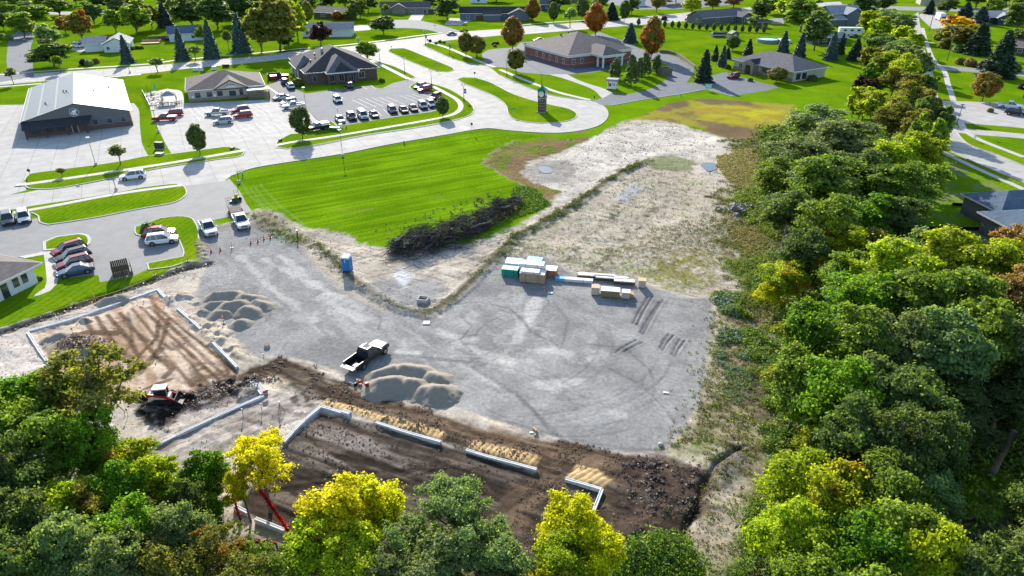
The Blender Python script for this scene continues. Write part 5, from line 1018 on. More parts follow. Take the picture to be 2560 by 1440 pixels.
def oval(seed, nleaf=9000, wid=.26, low=.17, leaf=.036, point=0.0):
    r = np.random.default_rng(seed); m = 170; u = unit(r, m); cz = (1 + low) / 2; rz = (1 - low) / 2
    f = 1 - point * np.clip(u[:, 2], 0, 1); c = np.stack([u[:, 0] * wid * f, u[:, 1] * wid * f, u[:, 2] * rz], 1) * r.uniform(.72, .95, (m, 1)) + [0, 0, cz]; cr = wid * r.uniform(.2, .32, m)
    i = r.integers(0, m, nleaf); w = unit(r, nleaf); P = c[i] + w * cr[i][:, None] * r.uniform(.4, 1, (nleaf, 1)); Nn = u[i] * .8 + w * .5 + [0, 0, .2]
    crown = leaves_mesh('crown', P, Nn, leaf, r.random(nleaf), r.random(m)[i], M_LEAF, .4, 1.4, seed); b = MB(); b.tube([(0, 0, -.01), (0, 0, low + .1), (0, 0, .85)], [.014, .012, .003], 6)
    for k in range(8): a = k * .8; b.tube([(0, 0, low + .05 + k * .03), (math.cos(a) * wid * .6, math.sin(a) * wid * .6, low + .3 + k * .04)], [.006, .002], 4, False)
    return crown, b.mesh('trunk', M_BARKD)
def bush(seed, nleaf=2600, leaf=.09, spiky=0.0):
    r = np.random.default_rng(seed); m = 46; u = unit(r, m); u[:, 2] = np.abs(u[:, 2]); c = u * r.uniform(.3, .42, (m, 1)) * [1, 1, 1.5] + [0, 0, .12]; i = r.integers(0, m, nleaf); w = unit(r, nleaf)
    P = c[i] + w * r.uniform(.05, .19 + spiky, (nleaf, 1)); P[:, 2] = np.abs(P[:, 2]); Nn = u[i] + w * .6 + [0, 0, .2]
    return leaves_mesh('foliage', P, Nn, leaf, r.random(nleaf), r.random(m)[i], M_LEAF, .4, 1.5, seed)
NEAR = [broadleaf(s, n_, 15, 18, .0185, a_) for s, n_, a_ in ((11, 46000, .16), (12, 46000, .2), (13, 38000, .3), (14, 38000, .32), (15, 30000, .42))] + [broadleaf(16, 36000, 11, 14, .021, .18, 1.0, .2, .28)]
AIRY = [sparse(s) for s in (21, 22)]
FAR = [broadleaf(s, 11000, 16, 14, .05, 0, 1.05, .25, .10) for s in (31, 32, 33)]
SPR = [spruce(41), spruce(42, 14000, .24)]; SPRF = [spruce(43, 5000, .22, .045)]; PIN = [pine(44)]
OV = [oval(51, 12000), oval(52, 9000, .30, .14), oval(53, 9000, .27, .12, .036, .45)]; ARB = [oval(54, 2600, .24, .03, .075, .6)]; THIN = [broadleaf(55, 2600, 9, 9, .06, .35, 1, .2, .3)]
KIND = {'near': NEAR, 'airy': AIRY, 'far': FAR, 'spruce': SPR, 'sprucef': SPRF, 'pine': PIN, 'oval': OV[:2], 'maple': OV[2:], 'arb': ARB, 'thin': THIN}
BUSH = [bush(61), bush(62, 2600, .09, .06)]
WIDE = {'near': .62, 'airy': .60, 'far': .62, 'spruce': .43, 'sprucef': .44, 'pine': .5, 'oval': .56, 'maple': .54, 'arb': .5, 'thin': .6}
C_ = {'dark': (.10, .16, .042), 'green': (.165, .25, .03), 'fresh': (.12, .25, .012), 'lime': (.29, .37, .014), 'yellow': (.46, .47, .006), 'gold': (.60, .44, .015), 'olive': (.18, .19, .035), 'tan': (.28, .20, .075), 'orange': (.38, .17, .035),
      'grey': (.15, .205, .075), 'silver': (.19, .28, .10), 'blue': (.085, .135, .12), 'maroon': (.045, .028, .022), 'red': (.30, .06, .03), 'spruce': (.045, .08, .042)}
CN = {'dark': 'dark green', 'green': 'green', 'fresh': 'fresh green', 'lime': 'yellow-green', 'yellow': 'bright yellow', 'gold': 'golden yellow', 'olive': 'olive', 'tan': 'tan', 'orange': 'orange', 'grey': 'grey-green', 'silver': 'silvery green',
      'blue': 'blue-green', 'maroon': 'maroon', 'red': 'red', 'spruce': 'deep green'}
KN = {'near': 'leafy tree', 'airy': 'open-crowned tree', 'far': 'leafy tree', 'spruce': 'spruce', 'sprucef': 'spruce', 'pine': 'pine', 'oval': 'oval tree', 'maple': 'maple', 'arb': 'arborvitae', 'thin': 'thin young tree'}
CAT = {'spruce': 'spruce', 'sprucef': 'spruce', 'pine': 'pine', 'arb': 'arborvitae'}
TREES = []
def tree(kind, x, y, h, w, col, alpha=0.0, where='', label=None, nm='tree', var=None, group=None):
    P = KIND[kind]; i = random.randrange(len(P)) if var is None else var % len(P); cr, tk = P[i]; sc = w / WIDE[kind]
    e = empty({'spruce': 'spruce_tree', 'sprucef': 'spruce_tree', 'pine': 'pine_tree', 'arb': 'arborvitae', 'maple': 'maple_tree'}.get(kind, nm), (x, y, hz(x, y) - .05), random.uniform(0, 6.28)); e.scale = (sc, sc, h)
    c = link('crown', cr, e); t = link('trunk', tk, e); rc = random.uniform(.86, 1.16); c0 = C_[col]; c.color = (c0[0] * rc * random.uniform(.93, 1.08), c0[1] * rc, c0[2] * rc, alpha)
    px_ = proj((x, y, h * .6)); TREES.append([e, kind, col, alpha, where, label, px_[0], px_[1], h, group]); return e
def tree_c(kind, cx, cy, wpx, col, alpha=0, where='', h=13.0, **k):
    h *= .84; z = h * .6; q = g(cx, cy, z); w = wpx / pxm(cy, z); return tree(kind, q.x, q.y, h, w, col, alpha, where, **k)
def tree_b(kind, xb, yb, yt, wpx, col, alpha=0, where='', **k):
    q = g(xb, yb); h = height_at(xb, yb, yt); w = wpx / pxm(yb, h * .5); return tree(kind, q.x, q.y, h, w, col, alpha, where, **k)
def finish_labels():
    from collections import defaultdict
    ORD = ['first', 'second', 'third', 'fourth', 'fifth', 'sixth', 'seventh', 'eighth', 'ninth', 'tenth', 'eleventh', 'twelfth', 'thirteenth', 'fourteenth', 'fifteenth', 'sixteenth', 'seventeenth', 'eighteenth', 'nineteenth', 'twentieth']
    D = defaultdict(list)
    for t in TREES:
        if t[5]: tag(t[0], t[5], CAT.get(t[1], 'tree'), t[9]); continue
        D[(CN[t[2]] + (' turning orange' if t[3] > .25 else ''), KN[t[1]], t[4])].append(t)
    for (c, k, w), L in D.items():
        L.sort(key=lambda t: t[6])
        for i, t in enumerate(L):
            lab = f'{c} {k} {w}' if len(L) == 1 else f'{ORD[min(i, 19)]} from left of {c} {KN[t[1]]}s {w}' if i else f'leftmost of {c} {KN[t[1]]}s {w}'
            tag(t[0], lab, CAT.get(t[1], 'tree'), t[9] or 'trees ' + w)
# ---- woods on the right, from the far strip down to the near corner
W1_, W2_, W3_, W4_ = 'in the strip beside the east road', 'along the weedy wood edge', 'in the woods before the slate house', 'in the bottom right woods'
for a in [(2240,52,95,'silver',0,10),(2185,55,70,'lime',.5,9),(2200,105,70,'green',0,8),(2268,98,80,'lime',0,9),(2230,115,95,'silver',0,9),(2190,150,80,'olive',0,8),(2238,160,95,'lime',0,9),(2285,150,85,'grey',0,9),(2188,195,70,'fresh',.2,8),(2255,212,100,'olive',.45,9),
          (2305,215,60,'dark',0,8),(2165,215,55,'maroon',0,6),(2172,255,80,'tan',.4,7),(2290,258,105,'olive',.3,10),(2215,268,110,'lime',.2,9),(2150,262,60,'tan',.3,6),(2330,300,90,'dark',0,10),(2262,312,120,'olive',.2,11),(2310,345,90,'green',0,10)]:
    
    for sx, sy in ((-.2, -.08), (.22, .1)): tree_c('near' if a[2] > 90 else 'far', a[0] + sx * a[2], a[1] + sy * a[2], a[2] * random.uniform(.55, .75), 'lime' if a[3] == 'tan' else a[3], a[4] * .25, W1_, a[5] * random.uniform(1.1, 1.4))
for a in [(2040,318,150,'silver',0,12),(2110,365,180,'grey',0,13),(1985,395,150,'grey',0,12),(1945,455,120,'green',0,11),(2060,470,190,'green',0,14),(2150,445,160,'dark',0,13),(1970,540,130,'dark',0,12),(2060,575,170,'green',0,13),(2010,640,120,'dark',0,11)]:
    tree_c('near', a[0], a[1], a[2], a[3], a[4], W2_, a[5])
for a in [(2230,400,130,'lime',0,13),(2295,392,120,'lime',.1,13),(2240,470,170,'green',0,13),(2310,460,100,'green',0,12),(2170,545,150,'fresh',0,12),(2100,625,130,'lime',.25,11),(2180,640,120,'olive',.25,10),(2250,560,130,'dark',0,11),(2120,700,140,'green',0,12),
          (1965,700,110,'lime',.12,8),(1925,735,70,'yellow',.15,5),(2230,700,210,'lime',0,14),(2370,672,220,'lime',.1,14),(2490,690,140,'lime',.1,13),(2280,640,110,'silver',0,12),(2545,650,130,'tan',.5,13),(2520,760,150,'tan',.3,13),(2155,765,180,'fresh',0,13),(2300,770,210,'green',0,14),(2420,770,190,'green',0,14)]:
    tree_c('near', a[0], a[1], a[2], a[3], a[4], W3_, a[5])
for a in [(2030,850,170,'fresh',0,13),(2130,880,190,'green',0,14),(2000,960,160,'green',0,12),(2230,890,190,'grey',0,14),(2350,900,210,'silver',0,15),(2470,870,200,'green',0,14),(2560,900,160,'grey',0,14),(2090,1010,190,'fresh',0,13),(2220,1010,220,'dark',0,14),(2370,1030,210,'dark',0,9),
          (2510,1010,170,'dark',0,8),(2040,1120,110,'lime',.1,7),(2130,1120,190,'dark',0,13),(1985,1230,170,'lime',0,10),(2080,1270,200,'lime',.1,12),(2230,1150,200,'dark',0,14),(2200,1260,200,'green',0,12),(2300,1270,170,'silver',0,10),(1990,1370,200,'lime',0,11),(2130,1390,220,'fresh',0,12),
          (2250,1390,200,'green',0,12),(2300,1440,170,'lime',0,12),(2335,1150,130,'dark',0,12),(2650,1110,150,'dark',0,12),(2600,1290,150,'dark',0,14),(2560,1440,190,'grey',0,12),(2440,1480,200,'dark',0,12),(2620,780,180,'green',0,14),
          (2680,950,200,'dark',0,14),(2700,1250,200,'dark',0,14),(2640,640,160,'lime',.1,13),(2010,1480,180,'green',0,11),(2160,1520,200,'green',0,12)]:
    tree_c('near', a[0], a[1], a[2], a[3], a[4], W4_, a[5])
# ---- trees along the bottom edge
B1_, B2_ = 'at the bottom left', 'below the dark building pad'
tree_c('airy', 240, 985, 250, 'olive', .0, '', 15, label='tall open-crowned olive tree with forked trunks beside the pale building pad', var=0)
for a in [(110,1035,180,'fresh',0,12),(30,1090,180,'green',0,13),(140,1130,190,'green',0,12),(240,1130,150,'fresh',0,11),(40,1220,190,'dark',0,13),(330,1170,130,'lime',.15,9),(390,1215,130,'lime',.05,9),(300,1245,150,'fresh',0,9),(155,1290,150,'lime',.05,10),(230,1290,140,'olive',.2,9),(60,1330,180,'dark',0,12),
          (180,1400,190,'silver',0,12),(330,1340,170,'fresh',0,10),(440,1340,160,'silver',0,9),(290,1430,170,'silver',0,10),(430,1440,160,'olive',0,9),(520,1190,115,'fresh',.0,8),(40,1440,180,'dark',0,12),(-60,1250,200,'dark',0,13),(-40,1060,190,'green',0,13),(520,1285,90,'fresh',0,6),(470,1270,110,'dark',0,8)]:
    tree_c('near', a[0], a[1], a[2] * .92, a[3], a[4], B1_, a[5])
for a in [(560,1390,140,'olive',.15,8),(650,1415,120,'green',0,7),(840,1300,200,'yellow',.12,10),(790,1390,150,'lime',.1,9),(945,1270,130,'yellow',.05,9),(880,1400,160,'lime',0,9),(1005,1370,160,'silver',0,8),(1100,1410,190,'grey',0,9),(1200,1400,180,'silver',0,9),(1290,1440,150,'silver',0,8),
          (1430,1330,160,'yellow',.05,9),(1500,1400,130,'yellow',.05,8),(1400,1430,150,'lime',.1,8),(740,1425,120,'green',0,7),(620,1480,160,'olive',0,8),(1000,1480,180,'grey',0,8),(1350,1500,160,'yellow',0,7)]:
    tree_c('airy' if a[3] in ('silver', 'green', 'olive') else 'near', a[0], a[1], a[2], a[3], a[4], B2_, a[5])
tree_c('airy', 1120, 1285, 175, 'silver', 0, '', 10, label='grey-green tree with open branches rising over the dark building pad', var=1)
tree_c('airy', 1200, 1335, 150, 'silver', 0, '', 9, label='grey-green open tree just right of the tallest grey one over the dark pad', var=0)
tree_c('airy', 650, 1165, 150, 'yellow', .03, '', 10, label='slender yellow tree with bare lower trunk between the two building pads', var=1)
tree_c('airy', 605, 1215, 90, 'yellow', .03, '', 8, label='small yellow tree pressed against the left of the slender yellow one', var=0)
# ---- park and neighbourhood trees
V1, V2, V3, V4, V5 = 'in the top left gardens', 'in the top centre gardens', 'around the boulevard', 'in the top right gardens', 'right of the east road'
T = [('far',85,72,5,95,'green',0,V1),('far',60,95,30,70,'green',0,V1),('far',165,84,42,42,'tan',.1,V1),('far',210,106,25,62,'olive',.45,V1),('far',235,60,5,60,'dark',0,V1),('far',130,122,60,62,'silver',0,V1),('far',135,166,100,92,'dark',0,V1),('thin',152,182,135,28,'green',0,V1),('thin',35,211,165,28,'grey',0,V1),
     ('far',290,82,22,52,'green',0,V1),('far',345,85,0,80,'green',0,V1),('far',380,72,10,50,'olive',.1,V1),('far',255,24,-20,50,'dark',0,V1),('sprucef',415,68,5,50,'blue',0,V1),('far',480,66,-5,80,'dark',0,V1),('far',545,72,-15,90,'dark',0,V1),('spruce',320,157,85,38,'blue',0,V1),('spruce',458,150,66,46,'blue',0,V1),
     ('spruce',532,146,45,54,'blue',0,V1),('spruce',605,132,30,60,'blue',0,V1),('thin',573,127,70,28,'grey',0,V1),('thin',490,152,110,34,'silver',0,V1),('thin',395,181,141,38,'silver',0,V1),('far',430,30,-25,70,'dark',0,V1),('far',10,75,28,40,'dark',0,V1),('far',510,100,60,34,'green',0,V1),('far',25,50,5,50,'green',0,V1),
     ('far',150,40,-8,70,'green',0,V1),('far',330,30,-20,60,'dark',0,V1),('far',600,60,-20,80,'dark',0,V1),
     ('far',700,124,-15,130,'olive',.05,V2),('far',655,128,20,80,'olive',.0,V2),('far',745,100,0,60,'lime',.1,V2),('far',722,122,70,32,'dark',0,V2),('far',690,60,-20,90,'green',0,V2),('maple',770,58,2,38,'green',.3,V2),('maple',845,50,26,30,'green',.7,V2),('far',880,50,15,34,'dark',0,V2),('far',900,47,-5,50,'green',0,V2),('far',920,30,-12,50,'dark',0,V2),
     ('far',803,114,55,54,'maroon',0,V2),('far',960,86,40,60,'dark',0,V2),('far',1120,48,-8,68,'dark',0,V2),('thin',965,40,8,24,'green',0,V2),('far',830,20,-20,60,'dark',0,V2),('far',1010,-5,-30,60,'green',0,V2),('far',1075,22,-14,46,'dark',0,V2),('far',1240,5,-25,60,'dark',0,V2),('far',770,30,-10,50,'dark',0,V2),
     ('far',918,152,102,52,'green',.05,V3),('oval',1165,140,80,44,'olive',.15,V3),('oval',1193,141,88,42,'olive',.15,V3),('thin',1160,90,70,26,'green',0,V3),('maple',1281,122,42,62,'olive',.45,V3),('oval',1290,183,122,50,'olive',.1,V3),('oval',1107,293,242,37,'dark',0,V3),('oval',757,347,264,50,'dark',0,V3),('oval',501,386,310,48,'dark',0,V3),
     ('thin',302,412,357,44,'grey',0,V3),('thin',157,442,418,22,'olive',0,V3),('maple',1488,88,6,62,'orange',.7,V3),('maple',1627,146,40,68,'olive',.55,V3),('spruce',1575,106,55,42,'blue',0,V3),('pine',1537,199,145,42,'dark',0,V3),('pine',1577,214,134,46,'dark',0,V3),('pine',1612,190,130,42,'dark',0,V3),('pine',1640,184,135,36,'dark',0,V3),
     ('pine',1597,200,142,34,'dark',0,V3),('spruce',1758,204,120,58,'spruce',0,V3),('sprucef',1787,152,112,24,'spruce',0,V3),('sprucef',1805,166,112,28,'blue',0,V3),('sprucef',1818,146,118,22,'spruce',0,V3),('oval',1831,126,88,34,'dark',0,V3),('sprucef',1870,141,96,30,'spruce',0,V3),('oval',1940,206,168,46,'olive',.1,V3),
     ('maple',1332,52,-5,42,'olive',.5,V4),('oval',1383,58,5,30,'dark',0,V4),('thin',1425,70,15,40,'silver',0,V4),('oval',1455,50,-5,34,'dark',0,V4),('far',1400,25,-20,55,'dark',0,V4),('sprucef',1528,50,5,46,'spruce',0,V4),('oval',1560,56,0,30,'dark',0,V4),('far',1578,36,-8,40,'dark',0,V4),('far',1640,32,-20,40,'olive',.15,V4),
     ('far',1730,35,-8,46,'lime',0,V4),('far',1780,25,-15,44,'olive',.1,V4),('far',1832,20,-20,50,'tan',0,V4),('far',1895,50,-5,50,'dark',0,V4),('far',1925,35,-10,50,'green',0,V4),('far',1885,66,38,36,'silver',0,V4),('far',1905,48,30,24,'green',0,V4),('far',2000,80,-10,110,'green',.0,V4),('far',1960,50,-10,60,'lime',0,V4),
     ('far',2035,126,28,80,'dark',0,V4),('sprucef',1957,131,76,34,'blue',0,V4),('sprucef',1998,143,80,36,'blue',0,V4),('spruce',2075,151,76,44,'blue',0,V4),('sprucef',2100,136,82,24,'spruce',0,V4),('sprucef',2135,151,95,44,'spruce',0,V4),('far',2155,36,-10,72,'dark',0,V4),('far',2210,30,-15,60,'dark',0,V4),('far',1650,10,-30,60,'dark',0,V4),
     ('sprucef',2322,35,-2,34,'spruce',0,V5),('far',2365,36,-8,44,'dark',0,V5),('sprucef',2412,42,4,44,'blue',0,V5),('sprucef',2447,60,15,54,'blue',0,V5),('far',2385,92,38,76,'gold',.35,V5),('far',2395,125,62,80,'olive',.1,V5),('sprucef',2440,136,55,80,'spruce',0,V5),('spruce',2490,192,72,105,'spruce',0,V5),('oval',2455,253,180,62,'olive',.3,V5),
     ('far',2540,78,5,70,'dark',0,V5),('far',2500,30,-15,60,'dark',0,V5),('far',2560,30,-20,60,'dark',0,V5),('far',2540,130,70,50,'grey',0,V5),('far',2360,110,65,44,'olive',0,V5),('far',2620,120,40,80,'dark',0,V5)]
for t in T: tree_b(*t)
for (x, y) in [(30,35),(120,20),(190,15),(300,45),(440,45),(500,25),(575,40),(640,35),(740,15),(800,10),(865,25),(1040,-12),(1100,8),(1440,12),(1500,30),(1690,8),(2440,20),(2480,45),(2380,15),(2540,45),(40,-12),(130,-15),(210,-18),(420,-20),(560,-25),(700,-28),(860,-20),(960,-25),(1150,-25),(1310,-20),(1370,-30),(1500,-22),(1700,-28),(1900,-25),(1990,-22),(2080,-20),(2300,-18),(2420,-22),(2520,-15),(-80,10),(-60,60),(2640,20),(2700,80),(1050,-45),(1600,-50),(600,-45),(2150,-50),(250,-50)]:
    q = g(x, y); tree('far', q.x, q.y, random.uniform(9, 13), random.uniform(8, 12), random.choice(['dark', 'green', 'green', 'olive', 'grey']), random.choice([0, 0, .2]), 'beyond the last houses')
# clipped arborvitae row
hx = [1596, 1661, 1680, 1696, 1714, 1731, 1748, 1766, 1784, 1802, 1819, 1837, 1855, 1873, 1891, 1909]; hy = [63, 68, 69.5, 70.5, 72, 73.5, 74.5, 75.5, 76.5, 77.2, 78, 79, 80, 80.5, 81, 82]
for i, (x, y) in enumerate(zip(hx, hy)):
    lab = ['lone small arborvitae left of the clipped row beyond the big lawn', 'first', 'second', 'third', 'fourth', 'fifth', 'sixth', 'seventh', 'eighth', 'ninth', 'tenth', 'eleventh', 'twelfth', 'thirteenth', 'fourteenth', 'last'][i]
    tree_b('arb', x, y, y - 19, 10.5, 'dark', 0, '', label=lab if i == 0 else f'{lab} small arborvitae from the left in the row before the dark grey house', group='arborvitae row beyond the big lawn')
# shrubs
SHR = []
def shrub(x, y, wpx, col, lab, hf=.8, v=0, alpha=0, tall=None):
    q = g(x, y); w = wpx / pxm(y); e = link('shrub', BUSH[v]); e.location = (q.x, q.y, hz(q.x, q.y)); e.scale = (w, w, tall or w * hf); e.rotation_euler.z = random.uniform(0, 6.3); c0 = C_[col]; e.color = (*c0, alpha)
    return tag(e, lab, 'shrub', 'garden shrubs')
for s in [(212,162,24,'maroon','round dark shrub left in the bed before the pale blue bungalow'),(224,164,22,'silver','round pale shrub in the bed before the pale blue bungalow'),(240,158,20,'olive','low shrub right in the bed before the pale blue bungalow'),(270,130,18,'dark','dark shrub at the left corner of the pale blue bungalow'),(330,124,14,'dark','dark shrub at the middle of the bungalow side wall'),
          (344,122,13,'dark','dark shrub near the bungalow deck'),(355,122,12,'green','small green shrub beside the timber deck'),(1329,141,12,'dark','ball shrub at the left corner of the red brick building'),(854,84,14,'dark','dark shrub at the white house front'),(866,84,12,'dark','second dark shrub at the white house front'),
          (2030,202,24,'dark','dark shrub at the right end of the stone office'),(1875,203,14,'dark','shrub right of the stone arch'),(1820,172,16,'dark','dark shrub left of the stone office'),(376,588,44,'dark','dark bushy shrub on the verge beside the red and white parked cars',1.0),(98,700,18,'dark','dark shrub by the corner of the pale office'),
          (1872,110,0,'dark','') ,(2452,225,0,'dark',''),(2555,222,22,'maroon','dark red shrub by the house at the right edge'),(2475,280,16,'olive','low bed shrub beside the driveway'),(2400,160,26,'olive','rounded shrub under the leaning utility pole'),(2425,165,30,'tan','broad brown shrub beside the utility pole'),(2395,130,30,'silver','silvery shrub left of the conifers by the east road'),
          (2360,120,30,'olive','olive shrub on the bank beside the east road sidewalk',1.0),(2345,100,26,'olive','small olive shrub higher on the bank beside the east road',1.0),(2460,172,34,'maroon','broad dark hedge shrub below the deep green spruce'),(2530,178,40,'grey','grey hedge shrub by the cross street'),(1075,104,9,'maroon','small dark shrub in the entrance bed'),(1100,106,10,'green','small green shrub in the entrance bed'),
          (1090,110,8,'dark','tiny dark shrub in the entrance bed'),(1110,108,8,'dark','dark shrub at the right of the entrance bed'),(1235,112,12,'maroon','dark round shrub in the round bed'),(1243,110,10,'dark','dark green shrub in the round bed'),(1237,117,10,'tan','tan grass clump in the round bed'),(955,205,16,'dark','dark shrub at the right corner of the dark brick building'),
          (745,215,30,'dark','dark shrubs by the left wall of the dark brick building'),(22,100,22,'silver','pale shrub by the curved road'),(8,98,22,'green','green shrub at the left edge by the curved road'),(1660,50,16,'maroon','round maroon shrub by the upper road'),(1460,180,0,'dark','')]:
    if s[2]: shrub(*s)
# ---- rough growth: undergrowth, weeds and leaf clumps, too many to count
def scatter(name, pts, base, mat_, cols, kind='stuff', nf=7, size=.16, height=.35, seed=5, up=.3, spread=.25, label=None):
    """pts (n,2) with sizes; every tuft a fan of small leaves. one mesh, colour as a face-wide attribute on the verts"""
    r = np.random.default_rng(seed); n = len(pts); P = np.repeat(pts, nf, 0); k = len(P); sc = np.repeat(r.uniform(.5, 1.5, n), nf)
    zz = np.array([hz(a, b) for a, b in pts]); zz = np.repeat(zz, nf); u = unit(r, k); C = np.stack([P[:, 0] + u[:, 0] * spread * sc, P[:, 1] + u[:, 1] * spread * sc, zz + np.abs(u[:, 2]) * height * sc + .02], 1)
    Nn = u + [0, 0, up]; Nn += r.normal(0, .5, (k, 3)); Nn /= np.linalg.norm(Nn, axis=1)[:, None]; t = np.cross(Nn, r.normal(0, 1, (k, 3))); t /= np.linalg.norm(t, axis=1)[:, None]; b = np.cross(Nn, t); s = (size * sc * r.uniform(.6, 1.3, k))[:, None]
    V = np.stack([C + t * s, C + b * s * .45, C - t * s, C - b * s * .45], 1).reshape(-1, 3); ci = np.repeat(r.integers(0, len(cols), n), nf); col = np.array([C_[c] if isinstance(c, str) else c for c in cols])[ci] * r.uniform(.7, 1.35, (k, 1))
    me = mesh_np(name, V, np.arange(4 * k).reshape(-1, 4), mat_, colors={'Col': np.repeat(np.concatenate([col, np.ones((k, 1))], 1), 4, 0)}); o = link(name, me); return tag(o, kind=kind)
mw, tw, bw_ = nodes('weed_leaves'); aw = N(tw, 'ShaderNodeAttribute', attribute_name='Col'); tw.links.new(aw.outputs['Color'], bw_.inputs['Base Color']); bw_.inputs['Roughness'].default_value = .7; bw_.inputs['Specular IOR Level'].default_value = .15
trw = N(tw, 'ShaderNodeBsdfTranslucent'); tw.links.new(aw.outputs['Color'], trw.inputs[0]); msw = N(tw, 'ShaderNodeMixShader'); msw.inputs[0].default_value = .3; tw.links.new(bw_.outputs[0], msw.inputs[1]); tw.links.new(trw.outputs[0], msw.inputs[2]); tw.links.new(msw.outputs[0], tw.nodes['Material Output'].inputs[0])
def sample(maskarr, n, seed, pw=1.0):
    r = np.random.default_rng(seed); dx = np.gradient(XS); dy = np.gradient(YS); A = (dy[:, None] * dx[None]).ravel(); w = maskarr * A; w = np.where(w > 0, w, 0)**pw; i = r.choice(NV, n, p=w / w.sum()); return np.stack([gx[i] + r.uniform(-.5, .5, n) * .6, gy[i] + r.uniform(-.5, .5, n) * .5], 1)
wclump = S(.44, .58, wn)
scatter('weeds', sample(W1 * (.12 + low), 2800, 1), 0, mw, ['tan', (.28,.26,.12), (.28, .25, .16), (.24, .25, .1), (.25, .28, .09)], size=.09, height=.08, seed=1)
scatter('weeds', sample(W2 * (1 - forest * .6) * (.25 + wclump) * (gx < 60), 13000, 2), 0, mw, ['olive', 'green', 'tan', 'lime', (.2, .24, .05), (.28, .26, .08), (.22, .19, .1), (.16, .2, .06)], size=.13, height=.16, seed=2, up=.9)
scatter('weeds', sample(np.clip(bm + weedy * .7, 0, 1) * S(.45, .6, n_b), 1500, 3), 0, mw, ['olive', 'green', (.18, .15, .08), (.16, .18, .05)], size=.12, height=.14, seed=3)
tallw = zone([(1850,780),(1930,640),(1960,700),(1960,1000),(1960,1250),(1900,1440),(1830,1440),(1900,1250),(1930,1050),(1890,900)], 1.2, 1.5)
scatter('brambles', sample(tallw * S(.42, .6, n_w), 4200, 4), 0, mw, ['green', 'fresh', 'lime', 'silver', 'olive'], size=.15, height=.8, spread=.5, nf=9, seed=4)
scatter('brambles', sample(zone([(1800,740),(1900,720),(1930,860),(1890,900),(1840,1000),(1800,900)], 1, 1) * S(.45, .6, n_w), 900, 14), 0, mw, ['silver', (.24, .32, .24), 'green', 'silver'], size=.2, height=.4, spread=.4, nf=9, seed=14)
scatter('undergrowth', sample(np.clip(forest + bw, 0, 1), 16000, 5), 0, mw, ['dark', 'green', 'fresh', 'olive'], size=.3, height=1.3, spread=.8, nf=7, seed=5)
scatter('golden_grass', sample(zone([(1800,395),(1880,375),(1905,440),(1860,475),(1810,440)], 1, 1) + zone([(1830,580),(1900,560),(1920,620),(1860,640)], 1, 1), 4500, 6), 0, mw, [(.55, .42, .13), (.42, .38, .12), (.4, .34, .16), (.3, .3, .08)], size=.17, height=.3, seed=6, up=.8)
scatter('bush_thicket', sample(zone([(1820,660),(1930,640),(1950,760),(1880,770)], 1, 1) * .6 + zone([(1850,490),(1920,470),(1940,600),(1880,560)], 1, 1), 2600, 7), 0, mw, ['green', 'olive', 'silver', 'lime', 'lime'], size=.17, height=.8, spread=.6, nf=10, seed=7, up=.7)
scatter('lower_brambles', sample(zone([(1560,1420),(1620,1370),(1700,1380),(1760,1440),(1700,1520),(1500,1500)], .8, .8), 1700, 8), 0, mw, ['green', 'fresh', 'dark', 'lime'], size=.12, height=1.5, spread=.5, nf=14, seed=8)
finish_labels()
